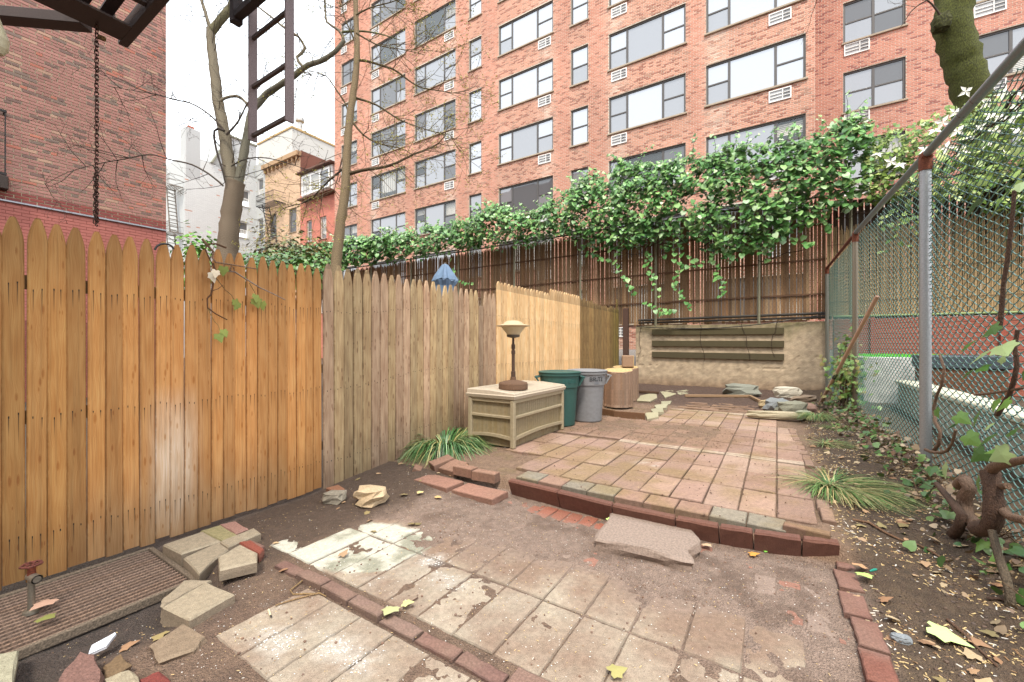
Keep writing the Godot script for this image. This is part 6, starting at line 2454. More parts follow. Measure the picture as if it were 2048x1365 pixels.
func storage_box() -> void:
	var x0 := -2.84
	var x1 := -2.29
	var z0 := -3.60
	var z1 := -4.74
	var y0 := 0.13
	var y1 := 0.635
	var o := thing("storage_box", "weathered beige plastic deck storage box in front of the grey fence", "storage box", Vector3((x0 + x1) * 0.5, y0, (z0 + z1) * 0.5))
	var beige := C(160, 146, 120)
	var b := MB.new()
	# panels set back between the posts, ribbed, with an arch cut at the foot
	for side in 4:
		b = MB.new()
		var a: Vector3
		var e: Vector3
		match side:
			0: a = Vector3(x0, 0, z0); e = Vector3(x1, 0, z0)
			1: a = Vector3(x1, 0, z0); e = Vector3(x1, 0, z1)
			2: a = Vector3(x1, 0, z1); e = Vector3(x0, 0, z1)
			3: a = Vector3(x0, 0, z1); e = Vector3(x0, 0, z0)
		var u := (e - a).normalized()
		var n := u.cross(Vector3.UP).normalized()
		n = Vector3(-u.z, 0, u.x) * -1.0 if (Vector3(-u.z, 0, u.x)).dot((a + e) * 0.5 - Vector3((x0 + x1) * 0.5, 0, (z0 + z1) * 0.5)) < 0 else Vector3(-u.z, 0, u.x)
		var len := a.distance_to(e)
		var m := int(len / 0.022)
		for i in m:
			var f0 := float(i) / m
			var f1 := float(i + 1) / m
			var d := -0.012 + (0.0014 if i % 2 == 0 else 0.0)
			var arch := 0.085 + 0.022 * sin(PI * (f0 + f1) * 0.5)
			for yy in [[y0 + 0.0, y0 + arch, 0.004], [y0 + arch, y0 + 0.30, 0.0], [y0 + 0.30, y1, 0.0]]:
				var k: float = yy[0]
				var l: float = yy[1]
				var g := 0.96 + 0.12 * noise_c.get_noise_2d(i * 0.3 + side * 9.0, k * 3.0)
				var stain := sstep(0.0, 0.4, noise_b.get_noise_2d(i * 0.12 + side * 5.0, k * 2.0))
				b.col = (beige * (g * 0.88)).lerp(C(136, 118, 82), 0.4 + 0.3 * stain if l < y0 + 0.31 else 0.15 + 0.35 * stain)
				var dd := d - (0.02 if k < y0 + 0.01 else 0.0)
				b.quad(a + u * len * f0 + n * dd + Vector3.UP * k, a + u * len * f1 + n * dd + Vector3.UP * k, a + u * len * f1 + n * dd + Vector3.UP * l, a + u * len * f0 + n * dd + Vector3.UP * l)
		put("panel", b, M.plastic, o)
		b = MB.new()
		b.col = beige * 1.02
		# rails: top, middle, and an arched foot
		b.bar(a + Vector3.UP * (y1 - 0.022), e + Vector3.UP * (y1 - 0.022), 0.044, 0.03, n, 0.004)
		b.bar(a + Vector3.UP * (y0 + 0.315), e + Vector3.UP * (y0 + 0.315), 0.036, 0.03, Vector3.UP, 0.005)
		for i in 10:
			var f0 := i / 10.0
			var f1 := (i + 1) / 10.0
			b.bar(a.lerp(e, f0) + Vector3.UP * (y0 + 0.095 + 0.022 * sin(PI * f0)), a.lerp(e, f1) + Vector3.UP * (y0 + 0.095 + 0.022 * sin(PI * f1)), 0.034, 0.03, Vector3.UP)
		put("rail", b, M.plastic, o)
	for q in [[x0, z0], [x1, z0], [x1, z1], [x0, z1]]:
		b = MB.new()
		b.col = beige
		b.bx(Vector3(q[0], (y0 + y1) * 0.5, q[1]), Vector3(0.052, y1 - y0, 0.052), 0.01)
		put("corner_post", b, M.plastic, o)
	# the lid: a shallow tray with sloping rims
	b = MB.new()
	b.col = C(190, 176, 156)
	var lx0 := x0 - 0.04
	var lx1 := x1 + 0.045
	var lz0 := z0 + 0.045
	var lz1 := z1 - 0.045
	var rings := []
	for e in [[y1 + 0.002, 0.012], [y1 + 0.035, 0.0], [y1 + 0.042, 0.012], [y1 + 0.082, 0.014], [y1 + 0.09, 0.024], [y1 + 0.088, 0.05], [y1 + 0.066, 0.062]]:
		var i: float = e[1]
		var y: float = e[0]
		var dip := 0.012 if e[0] > y1 + 0.05 else 0.0
		var ring := PackedVector3Array()
		for p in [[lx0 + i, lz0 - i], [(lx0 + lx1) * 0.5, lz0 - i], [lx1 - i, lz0 - i], [lx1 - i, lerpf(lz0, lz1, 0.3)], [lx1 - i, lerpf(lz0, lz1, 0.7)], [lx1 - i, lz1 + i], [(lx0 + lx1) * 0.5, lz1 + i], [lx0 + i, lz1 + i], [lx0 + i, (lz0 + lz1) * 0.5]]:
			var front: bool = p[0] > lx1 - 0.08
			ring.append(Vector3(p[0], y - (dip * 2.0 if front else 0.0), p[1]))
		rings.append(ring)
	b.loft(rings, true, true)
	put("lid", b, M.plastic, o)


func patio_lamp() -> void:
	var c := Vector3(-2.56, 0.692, -4.03)
	var o := thing("patio_lamp", "tabletop patio lamp with a mushroom shade standing on the storage box", "lamp", c)
	var b := MB.new()
	b.col = C(140, 106, 82)
	b.lathe(c, [Vector2(0.0, 0.0), Vector2(0.165, 0.0), Vector2(0.168, 0.015), Vector2(0.168, 0.06), Vector2(0.16, 0.075), Vector2(0.10, 0.092), Vector2(0.035, 0.105), Vector2(0.03, 0.14), Vector2(0.0, 0.14)], 28)
	put("base", b, M.rust, o)
	b = MB.new()
	b.col = C(104, 78, 62)
	b.lathe(c, [Vector2(0.026, 0.13), Vector2(0.026, 0.2), Vector2(0.019, 0.205), Vector2(0.019, 0.4), Vector2(0.024, 0.405), Vector2(0.024, 0.44), Vector2(0.017, 0.445), Vector2(0.017, 0.46), Vector2(0.023, 0.465), Vector2(0.023, 0.51), Vector2(0.015, 0.515), Vector2(0.012, 0.6)], 16)
	put("pole", b, M.rust, o)
	b = MB.new()
	b.col = C(96, 84, 72)
	b.lathe(c, [Vector2(0.012, 0.585), Vector2(0.05, 0.592), Vector2(0.074, 0.6), Vector2(0.076, 0.622), Vector2(0.06, 0.63)], 24)
	put("burner", b, M.iron, o)
	b = MB.new()
	b.col = C(206, 190, 158)
	b.lathe(c, [Vector2(0.07, 0.622), Vector2(0.138, 0.712)], 28)
	put("lamp_shade", b, M.plastic, o)
	b = MB.new()
	b.col = C(196, 172, 138)
	b.lathe(c, [Vector2(0.13, 0.71), Vector2(0.194, 0.722), Vector2(0.196, 0.728), Vector2(0.12, 0.747), Vector2(0.095, 0.772), Vector2(0.05, 0.785), Vector2(0.0, 0.788)], 32)
	put("hood", b, M.plastic, o)


func bins() -> void:
	for q in [[Vector3(-2.46, 0.135, -5.03), C(46, 82, 76), "green round rubbish bin squeezed between the storage box and grey bin", C(24, 76, 70)], [Vector3(-2.27, 0.135, -5.52), C(130, 130, 132), "grey round rubbish bin to the right of the green bin", C(40, 42, 46)]]:
		var c: Vector3 = q[0]
		var o := thing("rubbish_bin", q[2], "bin", c, "round rubbish bins")
		var b := MB.new()
		b.col = q[1]
		b.lathe(c, [Vector2(0.0, 0.0), Vector2(0.195, 0.0), Vector2(0.205, 0.015), Vector2(0.234, 0.50), Vector2(0.252, 0.51), Vector2(0.262, 0.655), Vector2(0.278, 0.66), Vector2(0.28, 0.69), Vector2(0.262, 0.692), Vector2(0.255, 0.66), Vector2(0.19, 0.03), Vector2(0.0, 0.02)], 40)
		put("body", b, M.plastic, o)
		b = MB.new()
		b.col = q[1] * 1.12
		b.lathe(c, [Vector2(0.0, 0.664), Vector2(0.2, 0.668), Vector2(0.252, 0.672), Vector2(0.27, 0.697), Vector2(0.286, 0.696), Vector2(0.288, 0.704), Vector2(0.27, 0.712), Vector2(0.22, 0.716), Vector2(0.19, 0.705), Vector2(0.0, 0.708)], 40)
		put("lid", b, M.plastic, o)
		var right := Vector3(0.8425, 0, -0.5388)
		for s in [-1.0, 1.0]:
			b = MB.new()
			b.col = q[1]
			var out: Vector3 = right * s
			var side := out.cross(Vector3.UP)
			for e in [-0.06, 0.06]:
				b.bar(c + out * 0.25 + side * e + Vector3.UP * 0.52, c + out * 0.315 + side * e + Vector3.UP * 0.63, 0.022, 0.03, side, 0.004)
				b.bar(c + out * 0.26 + side * e + Vector3.UP * 0.645, c + out * 0.325 + side * e + Vector3.UP * 0.635, 0.022, 0.03, side, 0.004)
			b.bar(c + out * 0.318 - side * 0.075 + Vector3.UP * 0.632, c + out * 0.318 + side * 0.075 + Vector3.UP * 0.632, 0.03, 0.022, Vector3.UP, 0.006)
			put("handle", b, M.plastic, o)
		# the lettering on the collar
		var word := "BRUTE"
		var facing := 0.93 if q[1].r > 0.2 else 1.02
		for i in 5:
			var tm := TextMesh.new()
			var f := SystemFont.new()
			f.font_names = PackedStringArray(["Droid Sans"])
			f.font_weight = 700
			tm.font = f
			tm.text = word[i]
			tm.font_size = 32
			tm.pixel_size = 0.0024
			tm.depth = 0.002
			var m := StandardMaterial3D.new()
			m.albedo_color = q[3].linear_to_srgb()
			m.roughness = 0.6
			tm.material = m
			var ang := facing + (i - 2) * 0.165
			var d := Vector3(sin(ang), 0, cos(ang))
			put_mesh("letter", tm, Transform3D(Basis(Vector3.UP, ang), c + d * 0.2585 + Vector3.UP * 0.595), o)
		if q[1].r > 0.2:
			b = MB.new()
			b.col = C(120, 124, 132)
			for i in 3:
				for k in 4:
					var ang := facing + (k - 1.5) * 0.07
					var d := Vector3(sin(ang), 0, cos(ang))
					b.box(Transform3D(Basis(Vector3.UP, ang), c + d * 0.2555 + Vector3.UP * (0.555 - i * 0.011)), Vector3(0.015, 0.004, 0.004))
			put("small_print", b, M.paint, o)


func logs() -> void:
	for q in [[Vector3(-2.33, 0.14, -7.08), 0.245, 0.62, "sawn upright log with a pale top in front of the other log"], [Vector3(-2.47, 0.14, -7.95), 0.24, 0.63, "upright log standing behind, with a split block on it"]]:
		var c: Vector3 = q[0]
		var o := thing("log_stump", q[3], "log", c, "upright sawn logs")
		var b := MB.new()
		var seg := 44
		var hts := [0.0, 0.04, 0.3, 0.57, 0.612, 0.62]
		var rings := []
		for i in hts.size():
			var ring := PackedVector3Array()
			for s in seg:
				var a := TAU * s / seg
				var r: float = q[1] * (1.0 + 0.035 * sin(a * 3.0 + c.z) + 0.02 * sin(a * 7.0 + i * 0.4) + 0.022 * sin(s * 2.4 + 0.5 * sin(i)) + rng.randf_range(-0.012, 0.012))
				if i == 5:
					r *= 0.975
				if i == 0:
					r *= 1.03
				var slant := 0.10 * (cos(a) * -0.31 + sin(a) * 0.95) * r if i > 3 else 0.0
				ring.append(c + Vector3(cos(a) * r, hts[i] * q[2] / 0.62 + slant, -sin(a) * r))
			rings.append(ring)
		for i in rings.size() - 1:
			for s in seg:
				b.col = vary(C(156, 126, 104), 0.14)
				var j := (s + 1) % seg
				b.quad(rings[i][s], rings[i][j], rings[i + 1][j], rings[i + 1][s])
		put("bark", b, M.wood, o)
		b = MB.new()
		var top: PackedVector3Array = rings[-1]
		var mid := c + Vector3(0.02, q[2], 0.01)
		for w in 7:
			b.col = (C(232, 200, 144) if w % 2 == 0 else C(220, 184, 126)) * (0.94 if w > 5 else 1.0)
			for s in seg:
				var j := (s + 1) % seg
				var p0 := mid.lerp(top[s], w / 7.0)
				var p1 := mid.lerp(top[j], w / 7.0)
				var p2 := mid.lerp(top[j], (w + 1) / 7.0)
				var p3 := mid.lerp(top[s], (w + 1) / 7.0)
				pass
				b.quad(p0, p3, p2, p1)
		put("cut_face", b, M.wood, o)
	var blk := thing("wood_block", "split wood block lying on the rear log", "wood block", Vector3(-2.42, 0.775, -7.9))
	var b := MB.new()
	b.col = C(176, 142, 112)
	b.box(Transform3D(Basis(Vector3.UP, 0.35), Vector3(-2.42, 0.885, -7.9)), Vector3(0.21, 0.22, 0.2), 0.012)
	put("bark_side", b, M.wood, blk)
	b = MB.new()
	b.col = C(236, 198, 140)
	b.box(Transform3D(Basis(Vector3.UP, 0.35), Vector3(-2.42, 0.885, -7.9) + Basis(Vector3.UP, 0.35) * Vector3(0.108, 0, 0)), Vector3(0.012, 0.215, 0.195), 0.004)
	put("cut_face", b, M.wood, blk)


func slab_thing(called: String, label: String, cat: String, poly: Array, y0: float, y1: float, col: Color, m: Material, rough := 0.006, seed_ := 1, group := "", chamfer := 0.008) -> MeshInstance3D:
	var p := PackedVector2Array()
	for q in poly:
		p.append(Vector2(q.x, q.z))
	# broken edges: each side gets two slightly offset extra corners
	var p2 := PackedVector2Array()
	var r := RandomNumberGenerator.new()
	r.seed = seed_
	for i in p.size():
		var a := p[i]
		var e := p[(i + 1) % p.size()]
		p2.append(a)
		for f in [0.33, 0.68]:
			p2.append(a.lerp(e, f) + (e - a).orthogonal().normalized() * r.randf_range(-rough, rough))
	var b := MB.new()
	b.col = col
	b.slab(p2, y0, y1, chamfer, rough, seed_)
	var o := put(called, b, m)
	tag(o, label, cat, group)
	return o


func rock_thing(called: String, label: String, cat: String, at: Vector3, r: Vector3, col: Color, seed_: int, turn := 0.0, rough := 0.35, group := "") -> void:
	var b := MB.new()
	b.col = col
	b.rock(at, r, seed_, turn, rough * 1.15, 7, 9)
	tag(put(called, b, M.stone), label, cat, group)


func stones() -> void:
	slab_thing("stone_slab", "broken brownstone step slab lying against the patio edge", "stone slab", [Vector3(-0.949, 0.07, -2.727), Vector3(-0.733, 0.07, -2.768), Vector3(-0.551, 0.07, -2.793), Vector3(-0.437, 0.07, -2.73), Vector3(-0.382, 0.07, -2.625), Vector3(-0.373, 0.07, -2.545), Vector3(-0.413, 0.07, -2.465), Vector3(-0.372, 0.07, -2.339), Vector3(-0.51, 0.07, -2.325), Vector3(-0.698, 0.07, -2.323), Vector3(-0.895, 0.07, -2.297), Vector3(-0.917, 0.07, -2.506)], 0.0, 0.07, C(170, 150, 136), M.stone, 0.010, 4, "", 0.012)
	# loose and lifted concrete pavers by the drain
	var tan_ := C(186, 172, 150)
	var lp := "loose concrete pavers beside the drain"
	slab_thing("loose_paver", "lifted paver nearest the fence at the far end of the drain", "paver", [Vector3(-2.992, 0.045, -0.932), Vector3(-2.999, 0.045, -1.133), Vector3(-2.762, 0.045, -1.136), Vector3(-2.777, 0.045, -0.947)], -0.03, 0.045, tan_, M.paver, 0.0012, 11, lp)
	slab_thing("loose_paver", "tilted paver between the fence-side paver and the propped one", "paver", [Vector3(-2.739, 0.035, -0.943), Vector3(-2.784, 0.035, -1.14), Vector3(-2.65, 0.035, -1.146), Vector3(-2.579, 0.035, -1.032), Vector3(-2.468, 0.035, -0.917)], -0.03, 0.035, tan_ * 0.95, M.paver, 0.0015, 12, lp)
	slab_thing("loose_paver", "paver with a bitten corner propped on top of the others", "paver", [Vector3(-2.495, 0.075, -1.012), Vector3(-2.547, 0.075, -1.142), Vector3(-2.371, 0.075, -1.148), Vector3(-2.273, 0.075, -1.1), Vector3(-2.342, 0.075, -0.955)], 0.02, 0.078, tan_ * 1.03, M.paver, 0.0012, 13, lp)
	slab_thing("loose_paver", "large raised paver at the near end of the drain", "paver", [Vector3(-2.294, 0.04, -0.714), Vector3(-2.356, 0.04, -0.904), Vector3(-2.129, 0.04, -0.933), Vector3(-2.091, 0.04, -0.741)], -0.05, 0.04, tan_, M.paver, 0.0015, 14, lp)
	slab_thing("loose_paver", "cracked piece beside the large raised paver at the grate's corner", "paver", [Vector3(-2.383, 0.03, -0.736), Vector3(-2.489, 0.03, -0.861), Vector3(-2.371, 0.03, -0.936), Vector3(-2.362, 0.03, -0.881), Vector3(-2.32, 0.03, -0.724)], -0.05, 0.03, tan_ * 0.92, M.paver, 0.006, 15, lp)
	slab_thing("loose_paver", "half-buried paver in the dark earth in front of the drain", "paver", [Vector3(-2.093, 0.012, -0.612), Vector3(-2.136, 0.012, -0.735), Vector3(-1.952, 0.012, -0.753), Vector3(-1.914, 0.012, -0.694), Vector3(-1.955, 0.012, -0.601)], -0.03, 0.014, C(160, 140, 118), M.paver, 0.006, 16, lp)
	slab_thing("loose_paver", "small mossy flat stone against the foot of the orange fence", "stone", [Vector3(-3.034, 0.04, -1.132), Vector3(-3.026, 0.04, -1.239), Vector3(-2.78, 0.04, -1.23), Vector3(-2.757, 0.04, -1.145)], 0.0, 0.04, C(176, 166, 124), M.paver, 0.0012, 17)
	slab_thing("loose_brick", "pinkish flat brick against the foot of the orange fence", "brick", [Vector3(-3.032, 0.04, -1.236), Vector3(-3.003, 0.04, -1.317), Vector3(-2.812, 0.04, -1.307), Vector3(-2.805, 0.04, -1.23)], 0.0, 0.042, C(176, 134, 120), M.brick, 0.003, 18)
	slab_thing("loose_paver", "narrow paver strip lying behind the lifted pavers", "paver", [Vector3(-2.748, 0.05, -1.125), Vector3(-2.771, 0.05, -1.324), Vector3(-2.661, 0.05, -1.311), Vector3(-2.635, 0.05, -1.119)], 0.0, 0.05, tan_, M.paver, 0.0012, 19)
	slab_thing("loose_brick", "bright red brick at the head of the brick border", "brick", [Vector3(-2.646, 0.045, -1.181), Vector3(-2.618, 0.045, -1.228), Vector3(-2.437, 0.045, -1.217), Vector3(-2.402, 0.045, -1.173)], 0.0, 0.05, C(152, 82, 66), M.brick, 0.003, 20)
	# by the grey fence
	rock_thing("white_rock", "lumpy cream-white rock on the earth below the grey fence", "rock", Vector3(-2.569, 0.04, -2.044) + Vector3(0, 0.03, 0), Vector3(0.115, 0.065, 0.09), C(222, 196, 158), 31, 0.3, 0.5)
	rock_thing("wedge_stone", "grey wedge-shaped stone beside the cream-white rock", "stone", Vector3(-2.844, 0.02, -1.932) + Vector3(0, 0.02, 0), Vector3(0.09, 0.045, 0.06), C(160, 150, 132), 37, 0.5, 0.3)
	rock_thing("white_chip", "ragged white rubble piece beside the lily turf", "rubble", Vector3(-3.246, 0.06, -3.076) + Vector3(0, 0.02, 0), Vector3(0.045, 0.04, 0.03), C(226, 214, 200), 38, 0.2, 0.5)
	slab_thing("brick_chip", "thin broken brick by the join of the two fences", "brick", [Vector3(-3.116, 0.02, -2.044), Vector3(-3.098, 0.02, -2.141), Vector3(-2.964, 0.02, -2.113), Vector3(-2.978, 0.02, -2.023)], 0.0, 0.03, C(170, 120, 90), M.brick, 0.004, 39)
	# near left corner
	slab_thing("reddish_stone", "pointed reddish-purple stone in the near left corner", "stone", [Vector3(-2.071, 0.05, -0.354), Vector3(-2.187, 0.05, -0.435), Vector3(-2.129, 0.05, -0.46), Vector3(-1.995, 0.05, -0.454), Vector3(-1.849, 0.05, -0.413), Vector3(-1.904, 0.05, -0.334)], -0.02, 0.06, C(140, 104, 94), M.stone, 0.008, 41)
	slab_thing("mossy_brick", "mossy dark brick between the reddish stone and tan fragment", "brick", [Vector3(-2.064, 0.03, -0.467), Vector3(-2.094, 0.03, -0.526), Vector3(-1.991, 0.03, -0.528), Vector3(-1.981, 0.03, -0.458)], -0.02, 0.035, C(128, 104, 76), M.brick, 0.004, 42)
	slab_thing("paver_fragment", "tan paver fragment at the bottom edge beside the mossy brick", "paver", [Vector3(-1.98, 0.03, -0.449), Vector3(-1.966, 0.03, -0.516), Vector3(-1.869, 0.03, -0.513), Vector3(-1.814, 0.03, -0.441)], -0.02, 0.035, C(186, 174, 150), M.paver, 0.005, 43)
	slab_thing("red_brick", "dull red brick half in the earth at the bottom edge", "brick", [Vector3(-1.899, 0.01, -0.522), Vector3(-1.89, 0.01, -0.578), Vector3(-1.802, 0.01, -0.582), Vector3(-1.772, 0.01, -0.518)], -0.02, 0.02, C(136, 66, 58), M.brick, 0.004, 44)
	slab_thing("pale_paver", "pale greenish paver corner at the left edge of the photo", "paver", [Vector3(-2.543, 0.03, -0.215), Vector3(-2.454, 0.03, -0.32), Vector3(-2.216, 0.03, -0.278), Vector3(-2.18, 0.03, -0.185)], -0.02, 0.03, C(190, 186, 162), M.paver, 0.004, 45)
	slab_thing("tile_shard", "sharp white tile shard on the dark earth", "tile shard", [Vector3(-2.233, 0.012, -0.466), Vector3(-2.287, 0.012, -0.488), Vector3(-2.306, 0.012, -0.561), Vector3(-2.291, 0.012, -0.56), Vector3(-2.232, 0.012, -0.517)], 0.0, 0.012, C(222, 226, 234), M.paint, 0.001, 46, "", 0.002)
	# right side
	slab_thing("grey_slate", "grey slate flake in the wood chips right of the patio", "stone", [Vector3(0.516, 0.08, -3.421), Vector3(0.586, 0.08, -3.592), Vector3(0.669, 0.08, -3.645), Vector3(0.63, 0.08, -3.417), Vector3(0.564, 0.08, -3.343)], 0.03, 0.07, C(150, 146, 138), M.stone, 0.004, 47)
	rock_thing("blue_pebble", "smooth blue-grey pebble beside the brick edging", "pebble", Vector3(0.411, 0.03, -2.207) + Vector3(0, 0.01, 0), Vector3(0.035, 0.016, 0.02), C(150, 156, 160), 48, 0.2, 0.1)
	# the rockery by the back wall
	rock_thing("grey_boulder", "flat grey boulder alone in front of the concrete wall", "rock", Vector3(-0.618, 0.22, -9.663) + Vector3(0, 0.05, 0), Vector3(0.33, 0.13, 0.24), C(150, 150, 136), 51, 0.2, 0.35)
	rock_thing("long_stone", "long tan kerb stone in front of the rock pile", "stone", Vector3(0.001, 0.17, -7.048) + Vector3(0, 0.02, 0), Vector3(0.40, 0.06, 0.075), C(192, 178, 148), 52, 0.30, 0.2)
	rock_thing("white_block", "pale squared block on top of the rock pile", "stone", Vector3(0.139, 0.2, -8.165) + Vector3(0, 0.22, 0), Vector3(0.2, 0.10, 0.12), C(216, 206, 186), 53, 0.1, 0.12)
	rock_thing("pile_rock", "dark grey rock at the left of the rock pile", "rock", Vector3(0.008, 0.19, -7.779) + Vector3(0, 0.03, 0), Vector3(0.2, 0.13, 0.14), C(146, 150, 150), 54, 0.6, 0.35)
	rock_thing("pile_rock", "rounded greenish rock at the front of the rock pile", "rock", Vector3(0.185, 0.19, -7.544) + Vector3(0, 0.04, 0), Vector3(0.2, 0.12, 0.14), C(152, 150, 130), 55, 0.1, 0.3)
	rock_thing("pile_rock", "brown flat rock at the right of the rock pile", "rock", Vector3(0.355, 0.2, -8.172) + Vector3(0, 0.13, 0), Vector3(0.2, 0.06, 0.12), C(160, 138, 116), 56, 0.5, 0.35)
	rock_thing("pile_rock", "reddish rock tucked under the brown flat rock", "rock", Vector3(0.365, 0.2, -7.697) + Vector3(0, 0.03, 0), Vector3(0.16, 0.08, 0.11), C(170, 136, 118), 57, 0.2, 0.35)
	rock_thing("pile_rock", "small green-grey stone at the right end of the long kerb stone", "rock", Vector3(0.305, 0.18, -7.174) + Vector3(0, 0.02, 0), Vector3(0.13, 0.07, 0.08), C(166, 168, 142), 58, 0.9, 0.3)
	rock_thing("pile_rock", "buff stone left of the rock pile, nearest the boulder", "rock", Vector3(-0.147, 0.18, -8.143) + Vector3(0, 0.02, 0), Vector3(0.11, 0.08, 0.08), C(196, 172, 132), 59, 0.4, 0.3)
	# flat stones at the left of the far patio
	var k := 0
	for q in [[[Vector3(-2.338, 0.17, -8.454), Vector3(-2.218, 0.17, -9.264), Vector3(-1.963, 0.17, -8.318), Vector3(-1.957, 0.17, -7.729), Vector3(-2.195, 0.17, -7.738)], "grey flat stone beside the rear log"], [[Vector3(-2.168, 0.17, -9.409), Vector3(-2.023, 0.17, -9.982), Vector3(-1.796, 0.17, -9.206), Vector3(-1.84, 0.17, -8.396)], "mossy flat stone right of the grey flat stone"], [[Vector3(-1.891, 0.17, -9.586), Vector3(-1.743, 0.17, -10.417), Vector3(-1.571, 0.17, -9.566), Vector3(-1.69, 0.17, -9.067)], "pale flat stone farthest right of the row by the wall"], [[Vector3(-1.7, 0.16, -6.447), Vector3(-1.561, 0.16, -6.648), Vector3(-1.441, 0.16, -6.194), Vector3(-1.534, 0.16, -5.896)], "first of the mossy stones, touching the edging board"], [[Vector3(-1.724, 0.16, -6.903), Vector3(-1.604, 0.16, -7.171), Vector3(-1.483, 0.16, -6.698), Vector3(-1.615, 0.16, -6.557)], "second mossy stone in the line from the edging board"], [[Vector3(-1.787, 0.16, -7.395), Vector3(-1.624, 0.16, -7.719), Vector3(-1.548, 0.16, -7.207), Vector3(-1.675, 0.16, -6.997)], "third mossy stone in the line from the edging board"], [[Vector3(-1.805, 0.16, -7.913), Vector3(-1.649, 0.16, -8.094), Vector3(-1.595, 0.16, -7.663), Vector3(-1.699, 0.16, -7.524)], "last mossy stone at the far end of the line"]]:
		slab_thing("flat_stone", q[1], "stone", q[0], 0.08, 0.172 if k < 3 else 0.16, vary(C(186, 178, 146), 0.08), M.stone, 0.008, 61 + k, "flat stones at the patio's far left")
		k += 1
	# thin kerb of timber at the far end
	var b := MB.new()
	b.col = C(170, 138, 104)
	b.bar(Vector3(-1.542, 0.19, -8.77), Vector3(-0.453, 0.19, -9.371), 0.05, 0.05, Vector3.UP, 0.006)
	b.bar(Vector3(-0.453, 0.19, -9.371), Vector3(-0.265, 0.18, -8.724), 0.05, 0.05, Vector3.UP, 0.006)
	tag(put("timber_kerb", b, M.wood_flat), "thin timber kerb between the far paving and the back earth", "kerb")
	b = MB.new()
	b.col = C(96, 70, 50)
	b.bar(Vector3(-2.562, 0.2, -8.955), Vector3(-2.078, 0.2, -8.934), 0.05, 0.05, Vector3.UP, 0.006)
	tag(put("rotten_timber", b, M.wood_flat), "short dark rotten timber by the rear log", "timber")


func drain() -> void:
	var g := thing("drain_grate", "rusty brown drain grate along the foot of the orange fence", "grate", Vector3(-2.82, -0.02, -0.2))
	var n := 17
	for k in n:
		var x := lerpf(-3.13, -2.565, float(k) / (n - 1))
		var b := MB.new()
		b.col = vary(C(172, 142, 122), 0.12)
		b.bx(Vector3(x, -0.032, -0.16), Vector3(0.011, 0.03, 1.50), 0.002)
		put("bar", b, M.rust, g)
	var b := MB.new()
	b.col = C(150, 132, 112)
	b.bx(Vector3(-2.85, -0.028, -0.925), Vector3(0.62, 0.036, 0.024), 0.003)
	b.bx(Vector3(-2.54, -0.03, -0.16), Vector3(0.022, 0.04, 1.54), 0.003)
	b.bx(Vector3(-3.155, -0.03, -0.16), Vector3(0.022, 0.04, 1.54), 0.003)
	put("frame", b, M.rust, g)
	b = MB.new()
	b.col = C(46, 34, 30)
	b.bx(Vector3(-2.85, -0.09, -0.16), Vector3(0.6, 0.02, 1.5))
	put("pan", b, M.rust, g)
	var c: Vector3 = Vector3(-2.862, -0.02, -0.412)
	var t := thing("standpipe_tap", "rusty standpipe tap with a wheel handle rising through the grate", "tap", c)
	b = MB.new()
	b.col = C(140, 132, 118)
	b.tube([c, c + Vector3(0, 0.1, 0), c + Vector3(0.004, 0.165, 0)], [0.013, 0.012, 0.013], 12)
	b.lathe(c, [Vector2(0.03, 0.0), Vector2(0.028, 0.012), Vector2(0.014, 0.018)], 12)
	put("pipe", b, M.galv, t)
	b = MB.new()
	b.col = C(150, 140, 126)
	var d := Vector3(0.75, -0.05, -0.15).normalized()
	var s := c + Vector3(0.004, 0.165, 0)
	b.tube([s - d * 0.015, s + d * 0.02, s + d * 0.05], [0.017, 0.018, 0.02], 14, false)
	b.tube([s + d * 0.05, s + d * 0.005], [0.014, 0.012], 14, true)
	put("spout", b, M.galv, t)
	b = MB.new()
	b.col = C(150, 74, 48)
	b.tube([s, s + Vector3(0, 0.045, 0)], [0.016, 0.012], 10)
	put("bonnet", b, M.rust, t)
	b = MB.new()
	b.col = C(136, 72, 60)
	var ring := []
	var rad := []
	for i in 17:
		var a := TAU * i / 16.0
		var r := 0.032 + 0.003 * sin(a * 5.0)
		ring.append(s + Vector3(cos(a) * r, 0.055, sin(a) * r))
		rad.append(0.005)
	b.tube(ring, rad, 6)
	for i in 5:
		var a := TAU * i / 5.0
		b.bar(s + Vector3(0, 0.055, 0), s + Vector3(cos(a) * 0.031, 0.055, sin(a) * 0.031), 0.007, 0.005)
	put("wheel_handle", b, M.rust, t)


